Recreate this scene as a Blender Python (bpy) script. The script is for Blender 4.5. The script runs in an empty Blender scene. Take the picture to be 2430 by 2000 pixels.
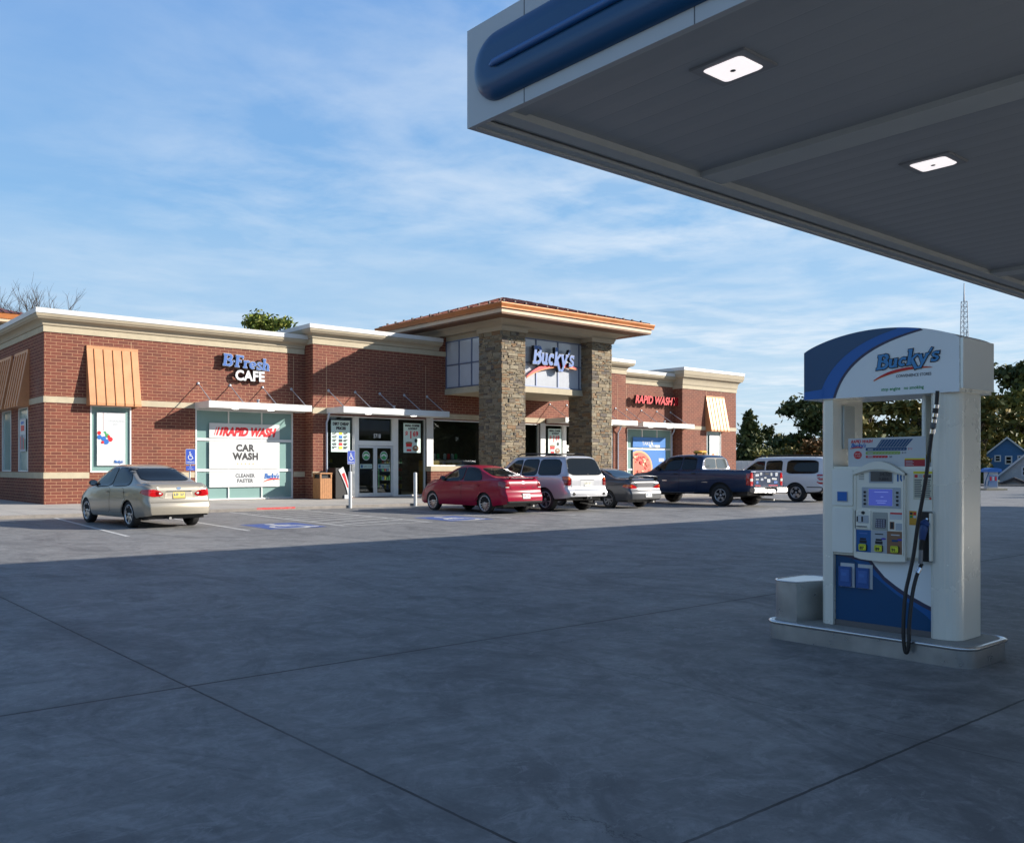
import bpy, bmesh, math, random
import numpy as np
from mathutils import Vector, Matrix
from mathutils.bvhtree import BVHTree
from mathutils.geometry import delaunay_2d_cdt
random.seed(7)
rng = np.random.default_rng(7)
R = math.radians
scene = bpy.context.scene
col = scene.collection

# ------------------------------------------------------------------ camera
FPX, CXP, HYP, CAMH, HEAD = 2089.1, 900.0, 1110.0, 1.40, R(53.604)
cam_d = bpy.data.cameras.new('camera')
cam = bpy.data.objects.new('camera', cam_d)
col.objects.link(cam)
cam.location = (0, 0, CAMH)
cam.rotation_euler = (R(90), 0, HEAD - R(90))
cam_d.sensor_width = 36.0
cam_d.lens = FPX / 2430 * 36
cam_d.shift_x = (1215 - CXP) / 2430
cam_d.shift_y = (HYP - 1000) / 2430
cam_d.clip_end = 6000
scene.camera = cam

# ------------------------------------------------------------------ sky, sun, exposure
SUN = Vector((-1.28, 1.0, -0.64)).normalized()          # the way the light travels
EL = math.asin(-SUN.z)
AZ = math.atan2(-SUN.x, -SUN.y)
world = bpy.data.worlds.new('World')
scene.world = world
world.use_nodes = True


class NT:
    """small helper round a node tree"""
    def __init__(s, tree):
        s.t = tree
        s.n = tree.nodes
    def node(s, kind, **kw):
        nd = s.n.new(kind)
        for k, v in kw.items():
            if k in nd.inputs:
                nd.inputs[k].default_value = v
            else:
                setattr(nd, k, v)
        return nd
    def link(s, a, b):
        s.t.links.new(a, b)
    def math(s, op, a, b=None, c=None, clamp=False):
        nd = s.n.new('ShaderNodeMath')
        nd.operation = op
        nd.use_clamp = clamp
        for i, v in enumerate((a, b, c)):
            if v is None:
                continue
            if isinstance(v, (int, float)):
                nd.inputs[i].default_value = v
            else:
                s.link(v, nd.inputs[i])
        return nd.outputs[0]
    def mix(s, fac, a, b, mode='MIX'):
        nd = s.n.new('ShaderNodeMix')
        nd.data_type = 'RGBA'
        nd.blend_type = mode
        nd.clamp_factor = True
        for sock, v in ((nd.inputs[0], fac), (nd.inputs[6], a), (nd.inputs[7], b)):
            if isinstance(v, (int, float)):
                sock.default_value = v
            elif isinstance(v, (tuple, list)):
                sock.default_value = (*v, 1) if len(v) == 3 else v
            else:
                s.link(v, sock)
        return nd.outputs[2]
    def ramp(s, fac, pts, interp='LINEAR'):
        nd = s.n.new('ShaderNodeValToRGB')
        cr = nd.color_ramp
        cr.interpolation = interp
        while len(cr.elements) < len(pts):
            cr.elements.new(0.5)
        for e, (p, c) in zip(cr.elements, pts):
            e.position = p
            e.color = (c, c, c, 1) if isinstance(c, (int, float)) else (*c, 1)
        s.link(fac, nd.inputs[0])
        return nd.outputs[0]
    def noise(s, vec, scale, detail=4, rough=0.55, dist=0.0, out=0):
        nd = s.n.new('ShaderNodeTexNoise')
        nd.inputs['Scale'].default_value = scale
        nd.inputs['Detail'].default_value = detail
        nd.inputs['Roughness'].default_value = rough
        nd.inputs['Distortion'].default_value = dist
        if vec is not None:
            s.link(vec, nd.inputs['Vector'])
        return nd.outputs[out]
    def pos(s):
        return s.n.new('ShaderNodeNewGeometry').outputs['Position']
    def scalevec(s, v, sc):
        nd = s.n.new('ShaderNodeVectorMath')
        nd.operation = 'MULTIPLY'
        nd.inputs[1].default_value = sc
        s.link(v, nd.inputs[0])
        return nd.outputs[0]


w = NT(world.node_tree)
bg = world.node_tree.nodes['Background']
sky = w.node('ShaderNodeTexSky', sky_type='NISHITA')
sky.sun_disc = False
sky.sun_elevation = EL
sky.sun_rotation = AZ
sky.altitude = 300
sky.air_density = 1.05
sky.dust_density = 0.25
sky.ozone_density = 3.2
tc = w.node('ShaderNodeTexCoord')
sep = w.node('ShaderNodeSeparateXYZ')
w.link(tc.outputs['Generated'], sep.inputs[0])
zc = w.math('MAXIMUM', sep.outputs[2], 0.03)
cmb = w.node('ShaderNodeCombineXYZ')
w.link(w.math('DIVIDE', sep.outputs[0], zc), cmb.inputs[0])
w.link(w.math('DIVIDE', sep.outputs[1], zc), cmb.inputs[1])
cv = cmb.outputs[0]
mp = w.node('ShaderNodeMapping')
mp.inputs['Rotation'].default_value = (0, 0, R(-24))
mp.inputs['Scale'].default_value = (0.75, 1.35, 1)
w.link(cv, mp.inputs[0])
cir = w.noise(mp.outputs[0], 1.0, 8, 0.58, 0.5)
big = w.noise(cv, 0.36, 3, 0.5, 0.3)
puff = w.noise(cv, 2.4, 9, 0.60, 0.25)
wisp = w.ramp(w.math('ADD', w.math('MULTIPLY', cir, 0.5), w.math('MULTIPLY', puff, 0.5)), [(0.42, 0), (0.56, 0.5), (0.72, 1)])
# more cloud towards the right of the view (+X) and low down
side = w.ramp(w.math('MULTIPLY_ADD', sep.outputs[0], 0.8, w.math('MULTIPLY', sep.outputs[2], -0.5)), [(0.0, 0.12), (0.28, 0.75), (0.55, 1)])
patch = w.ramp(big, [(0.33, 0.25), (0.56, 1)])
cover = w.math('MULTIPLY', w.math('MULTIPLY', wisp, side), patch)
cover = w.math('MULTIPLY', cover, 0.9, clamp=True)
# the blue of the clear air, paler towards the horizon and deep overhead
grad = w.ramp(sep.outputs[2], [(0.0, (0.315, 0.405, 0.490)), (0.10, (0.265, 0.372, 0.480)), (0.26, (0.160, 0.300, 0.475)), (0.48, (0.072, 0.198, 0.440)), (0.70, (0.028, 0.075, 0.190)), (1.0, (0.022, 0.056, 0.150))])
grad = w.mix(1.0, grad, (10.0, 10.0, 10.0), 'MULTIPLY')
air = w.mix(0.84, sky.outputs[0], grad)
veil = w.ramp(w.noise(mp.outputs[0], 0.45, 5, 0.55, 0.6), [(0.35, 0), (0.75, 0.30)])
air = w.mix(veil, air, (3.6, 4.3, 4.9))
outc = w.mix(cover, air, (4.9, 5.25, 5.6))
w.link(outc, bg.inputs[0])
bg.inputs[1].default_value = 0.088

sun_d = bpy.data.lights.new('sun', 'SUN')
sun_d.energy = 4.15
sun_d.angle = R(0.53)
sun_d.color = (1.0, 0.925, 0.82)
sun = bpy.data.objects.new('sun', sun_d)
sun.rotation_euler = SUN.to_track_quat('-Z', 'Y').to_euler()
sun.location = (20, -20, 30)
col.objects.link(sun)
scene.view_settings.view_transform = 'Standard'
scene.view_settings.look = 'None'
scene.view_settings.exposure = 1.05
scene.view_settings.gamma = 1.0
scene.cycles.max_bounces = 8
scene.cycles.transparent_max_bounces = 12

# ------------------------------------------------------------------ materials
MATS = {}


def mat(name, color, rough=0.6, metal=0.0, var=0.0, vscale=4.0, bump=0.0, bscale=60.0, coat=0.0, spec=0.5, emit=0.0, dirt=0.0):
    if name in MATS:
        return MATS[name]
    m = bpy.data.materials.new(name)
    m.use_nodes = True
    n = NT(m.node_tree)
    b = m.node_tree.nodes['Principled BSDF']
    b.inputs['Base Color'].default_value = (*color, 1)
    b.inputs['Roughness'].default_value = rough
    b.inputs['Metallic'].default_value = metal
    b.inputs['Specular IOR Level'].default_value = spec
    b.inputs['Coat Weight'].default_value = coat
    b.inputs['Coat Roughness'].default_value = 0.04
    if var > 0 or dirt > 0:
        p = n.pos()
        f = n.noise(p, vscale, 6, 0.6)
        lo = tuple(c * (1 - var) for c in color)
        hi = tuple(min(1, c * (1 + var)) for c in color)
        c = n.mix(n.ramp(f, [(0.3, 0), (0.7, 1)]), lo, hi)
        if dirt > 0:
            g = n.ramp(n.noise(n.scalevec(p, (1.2, 1.2, 0.35)), 2.2, 8, 0.7), [(0.5, 0), (0.75, 1)])
            c = n.mix(n.math('MULTIPLY', g, dirt), c, tuple(x * 0.45 for x in color))
        n.link(c, b.inputs['Base Color'])
        rr = n.math('MULTIPLY_ADD', f, 0.25, rough - 0.12, clamp=True)
        n.link(rr, b.inputs['Roughness'])
    if bump > 0:
        bp = n.node('ShaderNodeBump', Strength=bump, Distance=0.01)
        n.link(n.noise(n.pos(), bscale, 5, 0.6), bp.inputs['Height'])
        n.link(bp.outputs[0], b.inputs['Normal'])
    if emit > 0:
        b.inputs['Emission Color'].default_value = (*color, 1)
        b.inputs['Emission Strength'].default_value = emit
    MATS[name] = m
    return m


def brick_mat():
    m = bpy.data.materials.new('red_brick')
    m.use_nodes = True
    n = NT(m.node_tree)
    b = m.node_tree.nodes['Principled BSDF']
    p = n.pos()
    s = n.node('ShaderNodeSeparateXYZ')
    n.link(p, s.inputs[0])
    c = n.node('ShaderNodeCombineXYZ')
    n.link(n.math('ADD', s.outputs[0], s.outputs[1]), c.inputs[0])
    n.link(n.math('ADD', s.outputs[2], -0.005), c.inputs[1])
    br = n.node('ShaderNodeTexBrick')
    br.offset = 0.5
    br.inputs['Scale'].default_value = 1.0
    br.inputs['Mortar Size'].default_value = 0.0075
    br.inputs['Mortar Smooth'].default_value = 0.1
    br.inputs['Bias'].default_value = -0.1
    br.inputs['Brick Width'].default_value = 0.365
    br.inputs['Row Height'].default_value = 0.1148
    br.inputs['Color1'].default_value = (0.21, 0.057, 0.033, 1)
    br.inputs['Color2'].default_value = (0.135, 0.037, 0.024, 1)
    br.inputs['Mortar'].default_value = (0.52, 0.31, 0.17, 1)
    n.link(c.outputs[0], br.inputs['Vector'])
    f = n.noise(p, 1.3, 6, 0.65)
    cc = n.mix(n.ramp(f, [(0.3, 0.0), (0.7, 0.35)]), br.outputs[0], (0.16, 0.05, 0.035))
    f2 = n.noise(p, 45, 4, 0.7)
    st = n.ramp(n.noise(n.scalevec(p, (1.6, 1.6, 0.16)), 1.5, 7, 0.7), [(0.48, 0), (0.72, 1)])
    cc = n.mix(n.math('MULTIPLY', st, 0.30), cc, n.mix(1.0, cc, (0.55, 0.52, 0.5), 'MULTIPLY'))
    ef = n.ramp(n.noise(n.scalevec(p, (1, 1, 0.7)), 0.8, 8, 0.72, 0.5), [(0.56, 0), (0.74, 1)])
    cc = n.mix(n.math('MULTIPLY', ef, 0.16), cc, (0.40, 0.30, 0.24))
    cc = n.mix(n.math('MULTIPLY', f2, 0.4), cc, n.mix(0.5, cc, (0.06, 0.02, 0.015)))
    n.link(cc, b.inputs['Base Color'])
    b.inputs['Roughness'].default_value = 0.85
    bp = n.node('ShaderNodeBump', Strength=0.5, Distance=0.012)
    n.link(n.math('MULTIPLY_ADD', f2, 0.25, n.math('SUBTRACT', 1.0, br.outputs[1])), bp.inputs['Height'])
    n.link(bp.outputs[0], b.inputs['Normal'])
    return m


def island_mat(name, cols, rough=0.85, nscale=9.0, amt=0.35, bump=0.5, bscale=40):
    """a colour per loose piece (stones, leaves) with fine variation"""
    m = bpy.data.materials.new(name)
    m.use_nodes = True
    n = NT(m.node_tree)
    b = m.node_tree.nodes['Principled BSDF']
    g = n.node('ShaderNodeNewGeometry')
    k = len(cols)
    c = n.ramp(g.outputs['Random Per Island'], [(i / k, x) for i, x in enumerate(cols)], 'CONSTANT' if k > 3 else 'LINEAR')
    f = n.noise(g.outputs['Position'], nscale, 6, 0.65)
    c = n.mix(n.math('MULTIPLY', n.ramp(f, [(0.35, 0), (0.7, 1)]), amt), c, n.mix(1.0, c, (0.45, 0.42, 0.4), 'MULTIPLY'))
    n.link(c, b.inputs['Base Color'])
    b.inputs['Roughness'].default_value = rough
    if bump:
        bp = n.node('ShaderNodeBump', Strength=bump, Distance=0.02)
        n.link(n.noise(g.outputs['Position'], bscale, 5, 0.65), bp.inputs['Height'])
        n.link(bp.outputs[0], b.inputs['Normal'])
    MATS[name] = m
    return m


def concrete_mat():
    m = bpy.data.materials.new('concrete_slab')
    m.use_nodes = True
    n = NT(m.node_tree)
    b = m.node_tree.nodes['Principled BSDF']
    p = n.pos()
    s = n.node('ShaderNodeSeparateXYZ')
    n.link(p, s.inputs[0])
    big = n.noise(p, 0.22, 6, 0.62, 0.4)
    mid = n.noise(n.scalevec(p, (0.8, 1.0, 1)), 1.1, 8, 0.7, 0.8)
    fine = n.noise(p, 55, 5, 0.7)
    drag = n.noise(n.scalevec(p, (1.0, 7.0, 1)), 1.6, 6, 0.6)
    drag2 = n.noise(n.scalevec(p, (0.16, 14.0, 1)), 4.0, 4, 0.6)
    c = n.mix(n.ramp(big, [(0.3, 0), (0.7, 1)]), (0.235, 0.232, 0.225), (0.335, 0.33, 0.318))
    c = n.mix(n.math('MULTIPLY', n.ramp(mid, [(0.45, 0), (0.72, 1)]), 0.62), c, (0.17, 0.168, 0.168))
    c = n.mix(n.math('MULTIPLY', n.ramp(mid, [(0.24, 1), (0.44, 0)]), 0.55), c, (0.42, 0.415, 0.405))
    c = n.mix(n.math('MULTIPLY', n.ramp(drag, [(0.42, 0), (0.66, 1)]), 0.32), c, (0.15, 0.168, 0.165))
    c = n.mix(n.math('MULTIPLY', n.ramp(drag2, [(0.5, 0), (0.7, 1)]), 0.10), c, (0.42, 0.415, 0.40))
    # patchy bleaching and grime at several sizes
    m2 = n.noise(p, 3.2, 10, 0.75, 1.5)
    c = n.mix(n.math('MULTIPLY', n.ramp(m2, [(0.47, 0), (0.62, 1)]), 0.55), c, (0.42, 0.415, 0.405))
    m3 = n.noise(n.scalevec(p, (1.0, 0.55, 1)), 0.75, 11, 0.74, 2.0)
    c = n.mix(n.math('MULTIPLY', n.ramp(m3, [(0.49, 0), (0.62, 1)]), 0.75), c, (0.13, 0.128, 0.13))
    m4 = n.noise(p, 12.0, 9, 0.8, 0.8)
    c = n.mix(n.math('MULTIPLY', n.ramp(m4, [(0.48, 0), (0.66, 1)]), 0.50), c, (0.13, 0.128, 0.13))
    m5 = n.noise(n.scalevec(p, (1.0, 2.2, 1)), 2.0, 11, 0.8, 2.5)
    c = n.mix(n.math('MULTIPLY', n.ramp(m5, [(0.56, 0), (0.60, 1), (0.66, 0)]), 0.50), c, (0.44, 0.435, 0.42))
    # hairline cracks, only here and there
    ck = n.node('ShaderNodeTexVoronoi', feature='DISTANCE_TO_EDGE', Scale=0.33)
    wv = n.node('ShaderNodeVectorMath', operation='ADD')
    n.link(p, wv.inputs[0])
    n.link(n.noise(p, 1.6, 7, 0.7, 0, 1), wv.inputs[1])
    n.link(wv.outputs[0], ck.inputs['Vector'])
    ckm = n.math('MULTIPLY', n.math('LESS_THAN', ck.outputs['Distance'], 0.0022), n.ramp(n.noise(p, 0.35, 2, 0.5), [(0.52, 0), (0.60, 0.75)]))
    c = n.mix(ckm, c, (0.07, 0.068, 0.068))
    # fuel and oil spotting where cars stand at the pump
    dp = n.math('SQRT', n.math('ADD', n.math('POWER', n.math('ADD', s.outputs[0], -5.6), 2.0), n.math('POWER', n.math('MULTIPLY', n.math('ADD', s.outputs[1], -2.7), 0.7), 2.0)))
    near = n.ramp(n.math('DIVIDE', dp, 4.0), [(0.15, 1), (0.85, 0)])
    sp = n.ramp(n.noise(p, 5.0, 8, 0.7, 0.6), [(0.55, 0), (0.64, 1)])
    sp2 = n.ramp(n.noise(p, 1.4, 6, 0.65, 1.0), [(0.48, 0), (0.68, 1)])
    c = n.mix(n.math('MULTIPLY', n.math('MULTIPLY', near, n.math('MAXIMUM', n.math('MULTIPLY', sp, 0.8), sp2)), 0.6), c, (0.085, 0.084, 0.088))
    # oil drips and tyre grime
    spots = n.noise(p, 0.85, 9, 0.72, 1.2)
    c = n.mix(n.math('MULTIPLY', n.ramp(spots, [(0.58, 0), (0.72, 1)]), 0.5), c, (0.115, 0.113, 0.115))
    vor = n.node('ShaderNodeTexVoronoi', Scale=1.7)
    n.link(p, vor.inputs['Vector'])
    c = n.mix(n.math('MULTIPLY', n.ramp(vor.outputs[0], [(0.015, 1), (0.05, 0)]), 0.5), c, (0.09, 0.088, 0.088))
    # arcs that turning tyres left
    for cx, cy, rad, wd, am in ((5.2, 11.0, 5.1, 0.10, 0.30), (5.2, 11.0, 4.1, 0.09, 0.22), (2.2, 8.6, 2.7, 0.035, 0.35), (9.5, 12.5, 7.4, 0.11, 0.22), (9.5, 12.5, 6.2, 0.1, 0.18), (14, 4, 6.3, 0.1, 0.25), (14, 4, 7.6, 0.1, 0.22), (4.0, 1.2, 1.5, 0.04, 0.25)):
        dx = n.math('ADD', s.outputs[0], -cx)
        dy = n.math('ADD', s.outputs[1], -cy)
        d = n.math('SQRT', n.math('ADD', n.math('MULTIPLY', dx, dx), n.math('MULTIPLY', dy, dy)))
        d = n.math('ABSOLUTE', n.math('ADD', d, -rad))
        line = n.ramp(n.math('DIVIDE', d, wd * 2), [(0.2, 1), (0.75, 0)])
        c = n.mix(n.math('MULTIPLY', n.math('MULTIPLY', line, n.ramp(mid, [(0.35, 0), (0.6, 1)])), am), c, (0.13, 0.128, 0.13))
    # joints
    wob = n.math('MULTIPLY_ADD', n.noise(p, 9, 3, 0.6), 0.014, -0.007)
    joint = None
    def jl(axis, at, wd, amt):
        nonlocal joint
        d = n.math('ABSOLUTE', n.math('ADD', n.math('ADD', s.outputs[axis], -at), wob))
        j = n.math('MULTIPLY', n.ramp(n.math('DIVIDE', d, wd * 2), [(0.35, 1), (0.55, 0)]), amt)
        joint = j if joint is None else n.math('MAXIMUM', joint, j)
    jl(0, 2.36, 0.0095, 1.0)
    jl(1, 5.27, 0.013, 1.0)
    jl(1, 1.97, 0.009, 0.9)
    jl(0, 4.93, 0.005, 0.6)
    jl(1, 8.6, 0.006, 0.25)
    for k in range(2, 12):
        if k not in (2,):
            jl(0, 2.36 + 2.57 * k, 0.008, 0.5)
    for yy in (11.9, 16.2, 20.6):
        jl(1, yy, 0.012, 0.5)
    # dirt that has spread from the joints
    dj = n.math('MINIMUM', n.math('ABSOLUTE', n.math('ADD', s.outputs[1], -5.27)), n.math('ABSOLUTE', n.math('ADD', s.outputs[0], -2.36)))
    halo = n.math('MULTIPLY', n.ramp(n.math('ADD', dj, n.math('MULTIPLY', mid, 0.12)), [(0.05, 1), (0.24, 0)]), 0.35)
    c = n.mix(halo, c, (0.12, 0.118, 0.118))
    gap = n.ramp(n.noise(p, 0.9, 3, 0.5), [(0.3, 0.55), (0.5, 1)])
    joint = n.math('MULTIPLY', joint, gap)
    c = n.mix(joint, c, (0.022, 0.021, 0.02))
    c = n.mix(n.math('MULTIPLY', fine, 0.16), c, (0.19, 0.188, 0.182))
    c = n.mix(1.0, c, (0.79, 0.785, 0.79), "MULTIPLY")
    n.link(c, b.inputs['Base Color'])
    n.link(n.math('MULTIPLY_ADD', mid, 0.3, 0.5, clamp=True), b.inputs['Roughness'])
    b.inputs['Specular IOR Level'].default_value = 0.35
    bp = n.node('ShaderNodeBump', Strength=0.25, Distance=0.006)
    n.link(n.math('ADD', n.math('SUBTRACT', fine, joint), n.math('MULTIPLY', drag2, 0.4)), bp.inputs['Height'])
    n.link(bp.outputs[0], b.inputs['Normal'])
    return m


def paint_mat(name, color, wear=0.45, under=(0.3, 0.295, 0.28)):
    m = bpy.data.materials.new(name)
    m.use_nodes = True
    n = NT(m.node_tree)
    b = m.node_tree.nodes['Principled BSDF']
    p = n.pos()
    f = n.ramp(n.noise(p, 6, 8, 0.75), [(0.42, 0), (0.62, 1)])
    n.link(n.mix(n.math('MULTIPLY', f, wear), color, under), b.inputs['Base Color'])
    b.inputs['Roughness'].default_value = 0.65
    MATS[name] = m
    return m


def glass_mat(name, tint, trans=0.75, rough=0.02):
    m = bpy.data.materials.new(name)
    m.use_nodes = True
    n = NT(m.node_tree)
    out = m.node_tree.nodes['Material Output']
    m.node_tree.nodes.remove(m.node_tree.nodes['Principled BSDF'])
    tr = n.node('ShaderNodeBsdfTransparent')
    tr.inputs[0].default_value = (*tint, 1)
    gl = n.node('ShaderNodeBsdfGlossy', Roughness=rough)
    gl.inputs['Color'].default_value = (0.95, 0.97, 1, 1)
    g = n.node('ShaderNodeNewGeometry')
    dt = n.node('ShaderNodeVectorMath', operation='DOT_PRODUCT')
    n.link(g.outputs['Incoming'], dt.inputs[0])
    n.link(g.outputs['Normal'], dt.inputs[1])
    k = n.math('SUBTRACT', 1.0, n.math('ABSOLUTE', dt.outputs['Value']), clamp=True)
    f = n.math('MULTIPLY_ADD', n.math('POWER', k, 5.0), 0.95, 0.05, clamp=True)
    mx = n.node('ShaderNodeMixShader')
    n.link(f, mx.inputs[0])
    n.link(tr.outputs[0], mx.inputs[1])
    n.link(gl.outputs[0], mx.inputs[2])
    n.link(mx.outputs[0], out.inputs[0])
    MATS[name] = m
    return m


def carpaint(name, color, metal=0.35, rough=0.32, coat=0.55):
    m = bpy.data.materials.new(name)
    m.use_nodes = True
    n = NT(m.node_tree)
    b = m.node_tree.nodes['Principled BSDF']
    f = n.noise(n.pos(), 900, 2, 0.5)
    n.link(n.mix(n.math('MULTIPLY', f, 0.3), color, tuple(min(1, x * 1.5) for x in color)), b.inputs['Base Color'])
    b.inputs['Metallic'].default_value = metal
    b.inputs['Roughness'].default_value = rough
    b.inputs['Coat Weight'].default_value = coat
    b.inputs['Specular IOR Level'].default_value = 0.5 if coat > .3 else 0.25
    b.inputs['Coat Roughness'].default_value = 0.05
    MATS[name] = m
    return m


BRICK = brick_mat()
CONC = concrete_mat()
STONE = island_mat('ledge_stone', [(0.30, 0.235, 0.15), (0.235, 0.185, 0.12), (0.34, 0.28, 0.19), (0.17, 0.135, 0.095), (0.27, 0.205, 0.125), (0.215, 0.195, 0.15), (0.26, 0.16, 0.085), (0.31, 0.265, 0.185), (0.145, 0.12, 0.10), (0.28, 0.23, 0.16)], nscale=16, amt=0.6, bump=0.8)
CREAM = mat('cream_stucco', (0.40, 0.34, 0.245), 0.85, var=0.07, vscale=1.5, bump=0.15, bscale=120, dirt=0.10)
CASTSTONE = mat('cast_stone', (0.46, 0.395, 0.28), 0.85, var=0.10, vscale=3, bump=0.2, bscale=90, dirt=0.12)
TAN = mat('tan_stucco', (0.40, 0.34, 0.25), 0.85, var=0.05, vscale=1.2, bump=0.12, bscale=120, dirt=0.08)
WHITEMETAL = mat('white_metal', (0.60, 0.595, 0.575), 0.4, var=0.06, vscale=1.5, dirt=.15)
ALU = mat('clear_aluminium', (0.62, 0.64, 0.66), 0.38, 0.6, var=0.05)
ALUWHITE = mat('pale_aluminium', (0.72, 0.72, 0.70), 0.4, 0.15, var=0.04)
COPPER = mat('copper_awning_metal', (0.55, 0.25, 0.115), 0.45, 0.15, var=0.10, vscale=2.5, dirt=.18)
COPPERF = mat('copper_fascia', (0.38, 0.125, 0.03), 0.42, 0.25, var=0.10, vscale=2)
COPPERR = mat('copper_roof', (0.17, 0.05, 0.028), 0.5, 0.2, var=0.12, vscale=1)
SPANDREL = mat('spandrel_glass', (0.50, 0.52, 0.56), 0.12, var=0.03, coat=0.4)
SPANFRAME = mat('spandrel_frame', (0.16, 0.19, 0.28), 0.4, 0.4)
FROST = mat('frosted_teal_glass', (0.22, 0.345, 0.325), 0.10, var=0.05, vscale=0.7, coat=0.5)
WGLASS = glass_mat('shop_window_glass', (0.68, 0.74, 0.72))
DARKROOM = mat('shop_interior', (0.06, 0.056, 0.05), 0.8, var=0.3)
BLACK = mat('black_plastic', (0.012, 0.012, 0.013), 0.45)
BLACKR = mat('tyre_rubber', (0.02, 0.02, 0.021), 0.85, var=0.2, vscale=20)
WHITE = mat('white_print', (0.58, 0.595, 0.60), 0.45)
STEEL = mat('stainless_steel', (0.58, 0.58, 0.57), 0.30, 0.85, var=0.10, vscale=6, dirt=0.15)
CHROME = mat('bright_chrome', (0.75, 0.75, 0.76), 0.12, 1.0)
GALV = mat('galvanised_steel', (0.50, 0.52, 0.55), 0.45, 0.5, var=0.1)
BLUEP = mat('blue_print', (0.016, 0.135, 0.46), 0.4)
BLUED = mat('dark_blue_print', (0.008, 0.072, 0.185), 0.28)
BLUEM = mat('mid_blue_print', (0.012, 0.115, 0.35), 0.35)
BLUEL = mat('light_blue_letter', (0.075, 0.19, 0.50), 0.35)
LOGOB = mat('logo_blue', (0.05, 0.26, 0.55), 0.35)
NAVY = mat('navy_line', (0.05, 0.05, 0.10), 0.4)
REDP = mat('red_print', (0.62, 0.012, 0.02), 0.4)
ORANGEP = mat('orange_print', (0.75, 0.22, 0.03), 0.4)
YELLOWP = mat('yellow_print', (0.72, 0.62, 0.02), 0.4)
GREENP = mat('green_print', (0.03, 0.28, 0.08), 0.5)
GREYP = mat('grey_print', (0.10, 0.105, 0.115), 0.5)
INK = mat('black_ink', (0.02, 0.02, 0.025), 0.5)
HPBLUE = mat('sign_blue', (0.015, 0.06, 0.38), 0.4)
LGREY = mat('light_grey_print', (0.42, 0.45, 0.48), 0.5)
TEALPOST = mat('pale_teal_poster', (0.55, 0.70, 0.66), 0.5)
BROWNP = mat('brown_print', (0.25, 0.13, 0.07), 0.5)

# ------------------------------------------------------------------ mesh helpers


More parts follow.
